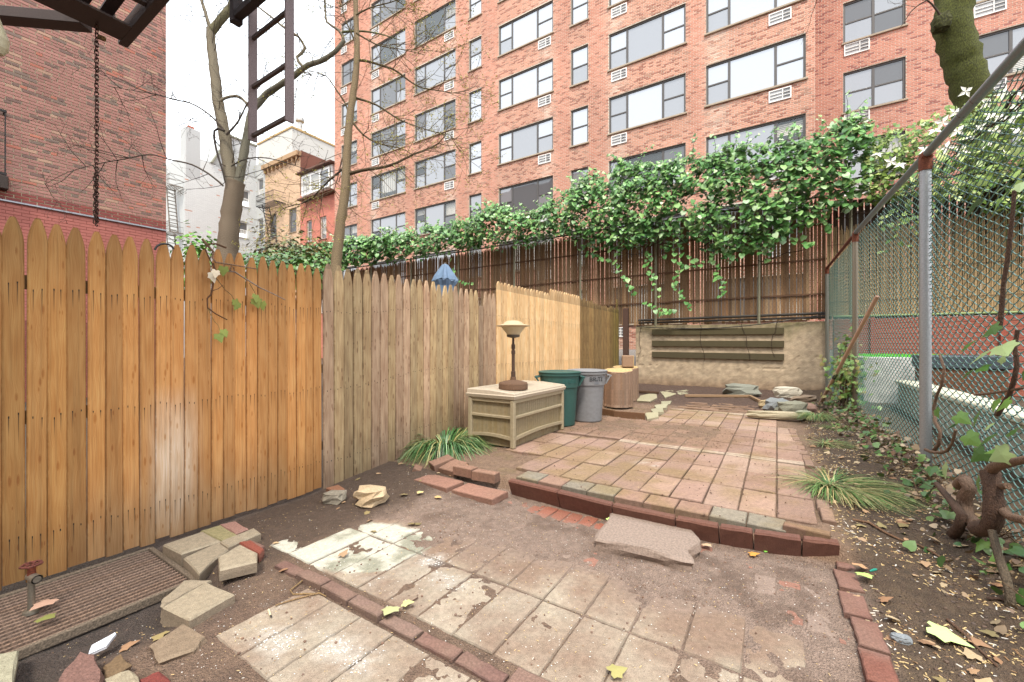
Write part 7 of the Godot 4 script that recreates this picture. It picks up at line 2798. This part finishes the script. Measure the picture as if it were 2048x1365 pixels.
func fire_escape() -> void:
	var iron := C(80, 62, 58)
	var H := 3.6
	var cx := -4.36
	var cz := -1.09
	var p := thing("fire_escape", "dark iron fire escape platform overhead at the top left", "fire escape", Vector3(cx, H, cz))
	var b := MB.new()
	b.col = iron
	b.bx(Vector3(cx + 0.03, H + 0.06, cz + 1.5), Vector3(0.06, 0.13, 3.0), 0.004)
	b.bx(Vector3(cx + 1.3, H + 0.06, cz - 0.03), Vector3(2.72, 0.13, 0.06), 0.004)
	b.bx(Vector3(cx + 0.16, H + 0.0, cz + 1.5), Vector3(0.2, 0.015, 3.0))
	b.bx(Vector3(cx + 0.55, H + 0.08, cz + 1.5), Vector3(0.05, 0.1, 3.0), 0.004)
	b.bx(Vector3(cx + 1.15, H + 0.08, cz + 1.5), Vector3(0.05, 0.1, 3.0), 0.004)
	put("frame", b, M.iron, p)
	for k in 22:
		b = MB.new()
		b.col = vary(iron, 0.1)
		b.bx(Vector3(cx + 1.35, H + 0.145, cz + 0.09 + k * 0.13), Vector3(2.62, 0.02, 0.075), 0.002)
		put("slat", b, M.iron, p)
	b = MB.new()
	b.col = iron
	b.bar(Vector3(-4.463, 3.667, -0.92), Vector3(-5.309, 3.677, -0.225), 0.11, 0.08, Vector3.UP, 0.004)
	put("brace", b, M.iron, p)
	b = MB.new()
	b.col = iron
	for k in 6:
		b.tube([Vector3(cx + 0.03, H + 0.12, cz + 0.05 + k * 0.5), Vector3(cx + 0.03, H + 1.1, cz + 0.05 + k * 0.5)], [0.012, 0.012], 6)
	b.tube([Vector3(cx + 0.03, H + 1.1, cz), Vector3(cx + 0.03, H + 1.1, cz + 3.0)], [0.015, 0.015], 6)
	put("railing", b, M.iron, p)
	var l := thing("drop_ladder", "dark iron drop ladder hanging in front of the sky", "ladder", Vector3(-2.65, 2.52, -1.36))
	var zl := -1.36
	var col := C(128, 110, 110)
	for x in [-2.866, -2.436]:
		b = MB.new()
		b.col = col
		b.bx(Vector3(x, 3.75, zl), Vector3(0.014, 2.46, 0.052), 0.002)
		put("side_rail", b, M.iron, l)
	for k in 7:
		b = MB.new()
		b.col = iron
		b.bar(Vector3(-2.866, 2.555 + 0.315 * k, zl), Vector3(-2.436, 2.555 + 0.315 * k, zl), 0.02, 0.024, Vector3.UP, 0.002)
		put("rung", b, M.iron, l)
	b = MB.new()
	b.col = C(50, 36, 38)
	var e: Vector3 = Vector3(-2.951, 3.303, -1.3)
	b.bx(Vector3(e.x, e.y + 0.6, -1.3), Vector3(0.05, 1.25, 0.06), 0.003)
	b.bx(Vector3(e.x + 0.22, e.y + 0.02, -1.3), Vector3(0.44, 0.045, 0.05), 0.003)
	put("guide_bracket", b, M.iron, l)
	# the chain
	var c: Vector3 = Vector3(-4.257, 3.538, -0.933)
	var ch := thing("hanging_chain", "rusty chain hanging from the fire escape in front of the brick wall", "chain", c)
	var link := MB.new()
	link.col = C(96, 66, 50)
	var ring := []
	var rad := []
	for i in 13:
		var a := TAU * i / 12.0
		ring.append(Vector3(cos(a) * 0.0105, sin(a) * 0.0125 + signf(sin(a)) * 0.0085, 0))
		rad.append(0.0038)
	link.tube(ring, rad, 5, false)
	var lm := link.mesh(M.rust)
	var y := c.y + 0.05
	var k := 0
	while y > 2.085:
		put_mesh("link", lm, Transform3D(Basis(Vector3.UP, (0.3 if k % 2 == 0 else 1.87) + rng.randf_range(-0.2, 0.2)) * Basis(Vector3.BACK, rng.randf_range(-0.08, 0.08)), Vector3(c.x + 0.004 * sin(k * 0.7), y, c.z)), ch)
		if y < 2.45:
			put_mesh("link", lm, Transform3D(Basis(Vector3.UP, (1.6 if k % 2 == 0 else 0.2)) * Basis(Vector3.BACK, rng.randf_range(-0.2, 0.2)), Vector3(c.x + 0.016 + 0.005 * sin(k * 1.3), y + 0.012, c.z + 0.01)), ch)
		y -= 0.031
		k += 1
	b = MB.new()
	b.col = C(142, 110, 62)
	b.box(Transform3D(Basis.from_euler(Vector3(0.2, 0.4, -0.4)), Vector3(-4.185, 3.456, -0.944)), Vector3(0.05, 0.034, 0.03), 0.006)
	put("padlock", b, M.rust, ch)
	b = MB.new()
	b.col = C(216, 208, 176)
	var lp: Vector3 = Vector3(-4.124, 3.061, -0.449)
	b.lathe(lp, [Vector2(0.0, -0.045), Vector2(0.03, -0.035), Vector2(0.05, 0.0), Vector2(0.055, 0.06), Vector2(0.03, 0.14), Vector2(0.012, 0.2), Vector2(0.012, 1.2)], 16)
	tag(put("pendant_lamp", b, M.plastic), "cream rounded lamp cut off by the photo's left edge", "lamp")


func old_vine() -> void:
	var v := thing("old_vine", "gnarled old vine trunk twisting against the near end of the chain-link fence", "vine", Vector3(0.907, 0.08, -3.484))
	var brown := C(168, 136, 112)
	var dark := C(126, 98, 82)
	var runs := [
		[[Vector3(0.88, 0.391, -3.389), Vector3(0.88, 0.43, -3.35), Vector3(0.88, 0.454, -3.284), Vector3(0.88, 0.452, -3.235), Vector3(0.88, 0.396, -3.248), Vector3(0.88, 0.328, -3.335), Vector3(0.88, 0.258, -3.291), Vector3(0.88, 0.252, -3.2), Vector3(0.88, 0.266, -3.09)], 0.030, 0.036, brown],
		[[Vector3(0.86, 0.259, -3.057), Vector3(0.86, 0.334, -2.893), Vector3(0.86, 0.402, -2.861), Vector3(0.86, 0.493, -2.872), Vector3(0.86, 0.561, -2.882), Vector3(0.86, 0.59, -2.915)], 0.040, 0.036, dark],
		[[Vector3(0.86, 0.578, -2.927), Vector3(0.86, 0.615, -2.893), Vector3(0.86, 0.655, -2.789), Vector3(0.86, 0.697, -2.666), Vector3(0.86, 0.752, -2.502)], 0.024, 0.014, brown],
		[[Vector3(0.83, 0.342, -3.572), Vector3(0.83, 0.323, -3.409), Vector3(0.83, 0.306, -3.248), Vector3(0.83, 0.292, -3.146), Vector3(0.83, 0.234, -3.174), Vector3(0.83, 0.14, -3.279)], 0.014, 0.028, dark],
		[[Vector3(0.88, 0.561, -2.794), Vector3(0.88, 0.531, -2.885), Vector3(0.88, 0.486, -2.906), Vector3(0.88, 0.447, -2.895), Vector3(0.88, 0.43, -2.834), Vector3(0.88, 0.43, -2.756), Vector3(0.88, 0.468, -2.6)], 0.014, 0.02, brown],
		[[Vector3(0.84, 0.338, -2.821), Vector3(0.84, 0.288, -2.784), Vector3(0.84, 0.237, -2.744), Vector3(0.84, 0.197, -2.695), Vector3(0.84, 0.15, -2.649), Vector3(0.84, 0.082, -2.64)], 0.015, 0.018, C(128, 112, 92)],
		[[Vector3(0.98, 0.413, -4.286), Vector3(0.98, 0.48, -4.173), Vector3(0.98, 0.564, -4.108), Vector3(0.98, 0.621, -4.195), Vector3(0.98, 0.654, -4.31), Vector3(0.98, 0.794, -4.263), Vector3(0.98, 0.917, -4.108), Vector3(0.98, 1.026, -4.046), Vector3(0.98, 1.128, -4.151)], 0.012, 0.008, brown],
		[[Vector3(0.98, 1.278, -3.201), Vector3(0.98, 1.432, -3.167), Vector3(0.98, 1.534, -3.156), Vector3(0.98, 1.629, -3.112), Vector3(0.98, 1.795, -3.069), Vector3(0.98, 1.959, -3.039)], 0.011, 0.008, dark],
		[[Vector3(0.95, 0.403, -4.346), Vector3(0.95, 0.427, -4.132), Vector3(0.95, 0.499, -3.864), Vector3(0.95, 0.597, -3.735), Vector3(0.95, 0.663, -3.718)], 0.012, 0.008, brown],
		[[Vector3(0.95, 0.841, -3.131), Vector3(0.95, 0.958, -2.996), Vector3(0.95, 1.083, -2.916), Vector3(0.95, 1.2, -2.946), Vector3(0.95, 1.27, -2.916)], 0.012, 0.008, dark],
		[[Vector3(0.95, 0.915, -3.419), Vector3(0.95, 0.951, -3.16), Vector3(0.95, 1.004, -2.851)], 0.007, 0.006, brown]]
	for q in runs:
		limb(v, "stem", q[0], q[1], q[2], q[3], M.bark, 8)
	var leaf := ivy_leaf(0.088, M.leaf)
	var greens := [tinted(leaf, C(80, 118, 54)), tinted(leaf, C(104, 140, 66)), tinted(leaf, C(64, 98, 46)), tinted(leaf, C(150, 170, 116)), tinted(leaf, C(160, 128, 84))]
	for p in [Vector3(0.86, 0.792, -3.422), Vector3(0.86, 0.71, -3.231), Vector3(0.86, 0.664, -3.063), Vector3(0.86, 0.447, -3.643), Vector3(0.86, 0.727, -3.464), Vector3(0.86, 0.847, -3.032), Vector3(0.86, 0.82, -2.888), Vector3(0.86, 0.796, -2.759), Vector3(0.86, 1.177, -2.861), Vector3(0.86, 1.2, -2.712), Vector3(0.86, 1.095, -2.623), Vector3(0.86, 1.093, -2.888), Vector3(0.86, 1.286, -2.666), Vector3(0.86, 1.077, -2.972), Vector3(0.86, 1.144, -2.759), Vector3(0.86, 0.52, -3.032), Vector3(0.86, 0.074, -4.016), Vector3(0.86, 0.24, -3.506), Vector3(0.86, 0.266, -3.382), Vector3(0.86, 0.261, -3.231), Vector3(0.86, 0.205, -3.063), Vector3(0.86, 0.215, -2.861), Vector3(0.86, 0.213, -2.759), Vector3(0.86, 0.419, -3.691), Vector3(0.86, 0.73, -2.809), Vector3(0.86, 0.738, -2.666), Vector3(0.86, 0.842, -2.623), Vector3(0.86, 0.936, -2.915), Vector3(0.86, 1.2, -3.032), Vector3(0.86, 1.27, -2.835), Vector3(0.86, 0.792, -3.643), Vector3(0.86, 0.966, -2.644), Vector3(0.86, 0.335, -3.957), Vector3(0.86, 0.279, -3.792), Vector3(0.86, 1.927, -2.861), Vector3(0.86, 1.862, -2.759), Vector3(0.86, 1.922, -3.002), Vector3(0.86, 1.889, -2.64)]:
		put_mesh("leaf", greens[rng.randi() % 4], Transform3D(leaf_basis(Vector3(-0.9, rng.randf_range(0.0, 1.1), rng.randf_range(-0.5, 0.9)), rng.randf_range(-1.4, 1.4), rng.randf_range(0.6, 1.25)), p + Vector3(rng.randf_range(-0.05, 0.03), 0, 0)), v)
	# low ivy and dry leaves heaped at the foot of the fence
	var ts := []
	var cs := []
	for k in 1350:
		var z := -2.2 - 6.6 * pow(rng.randf(), 0.85)
		var x := link_x(z) - 0.02 - absf(rng.randfn(0.0, 0.16))
		var y := ground_height(x, z) + absf(rng.randfn(0.0, 0.09)) * (1.0 - clampf((link_x(z) - x) * 2.0, 0, 0.8))
		var dry := rng.randf() < 0.68
		ts.append(Transform3D(leaf_basis(Vector3(rng.randf_range(-1, 0.5), rng.randf_range(0.2, 1.2), rng.randf_range(-0.7, 0.9)), rng.randf_range(-3, 3), rng.randf_range(0.25, 0.75) if not dry else rng.randf_range(0.2, 0.5)), Vector3(x, y, z)))
		cs.append(vary([C(128, 104, 84), C(150, 126, 98), C(104, 84, 70), C(168, 146, 116)][rng.randi() % 4], 0.25) if dry else vary([C(84, 118, 56), C(108, 136, 74), C(66, 98, 48)][rng.randi() % 3], 0.2))
	var iv := thing("ground_ivy", "creeping ivy and dry leaves along the foot of the chain-link fence", "ivy", Vector3(0.95, 0.2, -5))
	many("foliage", round_leaf(0.09), ts, cs, iv)
	var b := MB.new()
	for k in 130:
		b.col = vary(C(150, 122, 92), 0.25)
		var z := rng.randf_range(-2.3, -8.5)
		var x := link_x(z) - absf(rng.randfn(0.0, 0.14))
		var p := Vector3(x, ground_height(x, z) + 0.01, z)
		var a := rng.randf_range(0, TAU)
		var d := Vector3(cos(a), rng.randf_range(0.0, 0.9), sin(a)).normalized() * rng.randf_range(0.1, 0.3)
		b.tube([p, p + d * 0.5 + Vector3(0, 0.02, 0), p + d], [0.003, 0.0028, 0.0015], 4)
	put("dry_stems", b, M.bark, iv).set_meta("kind", "stuff")
	# the ivy bush climbing the second post
	var bush := thing("ivy_bush", "yellow-green ivy bush around the second chain-link post", "ivy", Vector3(0.9, 0.538, -7.825))
	ts = []
	cs = []
	var c: Vector3 = Vector3(0.88, 0.79, -7.904)
	for k in 620:
		var d := Vector3(rng.randfn(0, 0.13), rng.randfn(0, 0.24), rng.randfn(0, 0.22))
		if d.y > 0.25:
			d.x *= 0.5
			d.z *= 0.4
		ts.append(Transform3D(leaf_basis(Vector3(rng.randf_range(-1, 0.4), rng.randf_range(0.0, 1.1), rng.randf_range(-0.3, 1)), rng.randf_range(-1, 1), rng.randf_range(0.4, 0.85)), c + d))
		cs.append(vary([C(116, 148, 70), C(140, 164, 88), C(88, 124, 58), C(150, 140, 84)][rng.randi() % 4], 0.2))
	many("foliage", leaf, ts, cs, bush)
	b = MB.new()
	b.col = C(120, 96, 72)
	for k in 14:
		var p := c + Vector3(rng.randf_range(-0.1, 0.05), -0.5, rng.randf_range(-0.2, 0.2))
		b.tube([p, p + Vector3(rng.randf_range(-0.05, 0.05), 0.35, rng.randf_range(-0.1, 0.1)), p + Vector3(rng.randf_range(-0.1, 0.08), rng.randf_range(0.6, 1.0), rng.randf_range(-0.15, 0.15))], [0.009, 0.006, 0.003], 4)
	put("stem", b, M.bark, bush)


# ---------------------------------------------------------------- litter on the ground

func surface_y(x: float, z: float) -> float:
	var h := ground_height(x, z)
	if z < -2.85 and z > -7.3 and x > -2.7 and x < 0.24:
		return maxf(h, 0.134)
	if z > -2.75 and z < 0.0 and x > -2.1 and x < 0.25:
		return maxf(h, 0.003)
	return h


func build_litter() -> void:
	# wood chips and seed husks, uncountable
	var chip := MB.new()
	chip.loft([PackedVector3Array([Vector3(-1, 0, 0.4), Vector3(1, 0, 0.3), Vector3(0.9, 0, -0.4), Vector3(-0.8, 0, -0.35)]), PackedVector3Array([Vector3(-0.8, 0.4, 0.3), Vector3(0.8, 0.3, 0.2), Vector3(0.75, 0.35, -0.3), Vector3(-0.7, 0.4, -0.25)])])
	var cm := chip.mesh(M.dull_leaf)
	var ts := []
	var cs := []
	for k in 24000:
		var x := 0.0
		var z := 0.0
		var keep := 1.0
		if k < 17000:
			x = rng.randf_range(0.27, 1.1)
			z = -0.6 - 8.5 * pow(rng.randf(), 2.0)
			keep = clampf(0.55 + 1.3 * noise_a.get_noise_2d(x * 2.0, z * 2.0) + 0.4 * noise_b.get_noise_2d(x, z), 0.06, 1.0)
		elif k < 21500:
			x = rng.randf_range(-3.0, 0.3)
			z = rng.randf_range(-0.4, -2.8)
			keep = 0.5
		else:
			x = rng.randf_range(-3.1, -1.6)
			z = rng.randf_range(-5.9, -8.6)
			if k > 23200:
				x = rng.randf_range(-3.1, 0.2)
				z = rng.randf_range(-3.0, -8.0)
		if rng.randf() > keep:
			continue
		var s := rng.randf_range(0.0025, 0.0075) if x > 0.27 else rng.randf_range(0.0012, 0.0035)
		ts.append(Transform3D(Basis.from_euler(Vector3(rng.randf_range(-0.4, 0.4), rng.randf_range(0, TAU), rng.randf_range(-0.4, 0.4))) * Basis.from_scale(Vector3(s * rng.randf_range(0.8, 2.0), s, s)), Vector3(x, surface_y(x, z) + 0.001, z)))
		var q := rng.randf()
		cs.append(vary(C(206, 178, 128) if q < 0.62 else C(150, 116, 82) if q < 0.85 else C(226, 218, 206), 0.15))
	var o := many("wood_chips", cm, ts, cs)
	tag(o, "pale wood chips and husks strewn over the earth and paving", "wood chips")
	# flakes of white plaster dust
	var flake := MB.new()
	flake.loft([PackedVector3Array([Vector3(-1, 0, 0.7), Vector3(0.8, 0, 0.9), Vector3(1, 0, -0.6), Vector3(-0.5, 0, -1)]), PackedVector3Array([Vector3(-0.7, 0.35, 0.5), Vector3(0.6, 0.35, 0.6), Vector3(0.7, 0.35, -0.4), Vector3(-0.4, 0.35, -0.7)])])
	ts = []
	cs = []
	for k in 26000:
		var x := rng.randf_range(-2.3, 0.2)
		var z := rng.randf_range(-0.5, -2.5)
		var p := powder(x, z)
		if rng.randf() > p * 0.9 + 0.045:
			continue
		var s := rng.randf_range(0.0008, 0.0026) * (1.0 + 0.6 * p)
		ts.append(Transform3D(Basis(Vector3.UP, rng.randf_range(0, TAU)) * Basis.from_scale(Vector3(s, s * 0.5, s)), Vector3(x, surface_y(x, z) + 0.0006, z)))
		cs.append(vary(C(232, 228, 222), 0.05))
	o = many("plaster_flakes", flake.mesh(M.dull_leaf), ts, cs)
	tag(o, "white plaster flakes and powder spilt over the lower paving", "plaster flakes")
	# crumbs of dark earth
	var crumb := MB.new()
	crumb.rock(Vector3.ZERO, Vector3.ONE, 3, 0.0, 0.5, 4, 5)
	var em := crumb.mesh(M.dull_leaf)
	ts = []
	cs = []
	for k in 15000:
		var x := rng.randf_range(-3.1, 1.05)
		var z := -0.4 - 8.0 * pow(rng.randf(), 1.8)
		if x < 0.25 and cover(x, z) < -0.1 and rng.randf() < 0.85:
			continue
		var s := rng.randf_range(0.0015, 0.006) * (1.6 if x > 0.3 else 1.0)
		ts.append(Transform3D(Basis.from_euler(Vector3(0, rng.randf_range(0, TAU), 0)) * Basis.from_scale(Vector3(s, s * 0.7, s)), Vector3(x, surface_y(x, z), z)))
		cs.append(vary(C(92, 76, 66) if x > 0.25 or x < -2.3 else C(120, 96, 82), 0.25))
	o = many("earth_crumbs", em, ts, cs)
	tag(o, "small crumbs of earth scattered over the yard", "earth")
	# dry leaves one can tell apart
	var shapes := [ivy_leaf(0.07, M.dull_leaf), round_leaf(0.06)]
	var tones := [C(168, 136, 104), C(146, 112, 84), C(180, 156, 122), C(136, 120, 80)]
	ts = []
	cs = []
	for k in 260:
		var x := rng.randf_range(0.3, 1.02)
		var z := -1.2 - 7.4 * pow(rng.randf(), 1.3)
		if k > 230:
			x = rng.randf_range(-3.1, -2.0)
			z = rng.randf_range(-0.5, -3.0)
		ts.append(Transform3D(Basis.from_euler(Vector3(-PI / 2 + rng.randf_range(-0.5, 0.5), rng.randf_range(0, TAU), rng.randf_range(-0.5, 0.5)), EULER_ORDER_YXZ) * rng.randf_range(0.35, 0.9), Vector3(x, surface_y(x, z) + 0.012, z)))
		cs.append(vary(tones[rng.randi() % 4], 0.2))
	o = many("dry_leaves", ivy_leaf(0.07, M.dull_leaf), ts, cs)
	tag(o, "small dry leaves lying in the earth by the fences", "leaf litter")
	for q in [
		[Vector3(-1.449, 0.01, -1.277), 0.085, C(176, 178, 130), 0.6, "crumpled pale yellow-green leaf on the brick border"],
		[Vector3(-1.436, 0.012, -1.324), 0.055, C(186, 186, 130), 2.2, "smaller pale leaf touching the crumpled one on the border"],
		[Vector3(-2.374, 0.03, -2.376), 0.06, C(206, 186, 130), 0.2, "pale yellow leaf on the earth left of the step slabs"],
		[Vector3(-2.218, 0.02, -2.381), 0.055, C(196, 166, 112), 1.4, "tan leaf on the earth below the step slabs"],
		[Vector3(0.517, 0.05, -2.297), 0.12, C(190, 214, 140), 1.1, "large pale green leaf on the earth at the lower right"],
		[Vector3(0.355, 0.05, -2.679), 0.075, C(176, 206, 116), 0.4, "bright green leaf beside the brick edging"],
		[Vector3(0.35, 0.06, -2.731), 0.07, C(190, 146, 108), 2.6, "curled brown leaf beside the bright green leaf"],
		[Vector3(-0.13, 0.012, -2.69), 0.055, C(206, 146, 70), 1.9, "orange curled leaf right of the stone slab"],
		[Vector3(-0.36, 0.015, -2.674), 0.06, C(196, 166, 134), 0.9, "buff leaf at the right end of the stone slab"],
		[Vector3(-0.503, 0.012, -1.446), 0.07, C(160, 152, 96), 2.4, "yellow and green leaf on the paving at the bottom edge"],
		[Vector3(-0.938, 0.05, -2.637), 0.05, C(180, 206, 120), 1.2, "small green leaf at the left corner of the stone slab"],
		[Vector3(-2.839, 0, -0.467), 0.09, C(186, 150, 128), 0.7, "pinkish dry leaf on the grate behind the tap"],
		[Vector3(-2.694, 0, -0.419), 0.07, C(126, 130, 70), 2.0, "olive dry leaf on the grate in front of the tap"],
		[Vector3(-0.055, 0.012, -2.792), 0.022, C(140, 210, 90), 0.0, "tiny lime-green leaf scrap in front of the patio edge"]]:
		var p: Vector3 = q[0]
		p.y = maxf(p.y, surface_y(p.x, p.z)) + q[1] * 0.22
		var lf := put_mesh("fallen_leaf", tinted(ivy_leaf(q[1], M.dull_leaf), q[2]), Transform3D(Basis.from_euler(Vector3(-PI / 2 + rng.randf_range(-0.25, 0.25), q[3], rng.randf_range(-0.25, 0.25)), EULER_ORDER_YXZ), p))
		tag(lf, q[4], "leaf", "single fallen leaves")
	var b := MB.new()
	b.col = C(40, 150, 130)
	b.tube([Vector3(0.393, 0.06, -2.73), Vector3(0.414, 0.068, -2.743), Vector3(0.435, 0.06, -2.779)], [0.004, 0.007, 0.003], 5)
	tag(put("teal_scrap", b, M.plastic), "twisted teal plastic scrap beside the brown leaf", "scrap")
	# sticks
	for q in [[[Vector3(-2.047, 0.015, -1.257), Vector3(-1.994, 0.015, -1.117), Vector3(-1.95, 0.015, -1.107), Vector3(-1.849, 0.015, -1.181), Vector3(-1.803, 0.015, -1.182)], 0.004, C(206, 170, 120), "thin pale bent twig on the brick border"], [[Vector3(-1.853, 0.012, -1.184), Vector3(-1.896, 0.012, -1.11), Vector3(-1.93, 0.012, -1.034), Vector3(-1.934, 0.012, -1.014)], 0.004, C(196, 160, 116), "thin pale straight twig across the left paving"], [[Vector3(0.397, 0.07, -3.321), Vector3(0.474, 0.07, -3.296), Vector3(0.528, 0.07, -3.207), Vector3(0.581, 0.07, -3.141), Vector3(0.659, 0.07, -3.124), Vector3(0.692, 0.07, -3.044), Vector3(0.72, 0.07, -2.956)], 0.008, C(170, 130, 98), "long brown stick lying in the chips right of the patio"], [[Vector3(0.594, 0.05, -2.421), Vector3(0.621, 0.05, -2.334), Vector3(0.644, 0.05, -2.269), Vector3(0.666, 0.05, -2.196)], 0.006, C(140, 106, 84), "dark stick on the earth at the lower right"], [[Vector3(-1.429, 0.02, -1.411), Vector3(-1.434, 0.02, -1.371), Vector3(-1.437, 0.02, -1.325)], 0.003, C(130, 96, 80), "leaf stalk on the paving above the pale leaf"], [[Vector3(0.779, 0.06, -2.666), Vector3(0.816, 0.06, -2.665), Vector3(0.851, 0.06, -2.64)], 0.008, C(104, 78, 62), "short dead branch under the old vine"]]:
		b = MB.new()
		b.col = q[2]
		var line: Array = q[0]
		var rad := []
		for i in line.size():
			line[i].y = surface_y(line[i].x, line[i].z) + q[1]
			rad.append(q[1] * lerpf(1.0, 0.6, float(i) / line.size()))
		b.tube(line, rad, 6, true, 0.12)
		tag(put("stick", b, M.bark), q[3], "stick")
	b = MB.new()
	b.col = C(226, 206, 170)
	b.tube([Vector3(-1.932, 0.006, -0.984), Vector3(-1.882, 0.006, -0.967)], [0.004, 0.004], 8)
	b.col = C(60, 56, 54)
	b.tube([Vector3(-1.882, 0.006, -0.967), Vector3(-1.869, 0.006, -0.963)], [0.004, 0.0035], 8)
	tag(put("cigarette_butt", b, M.paint), "cigarette butt on the white-dusted paving", "cigarette butt")
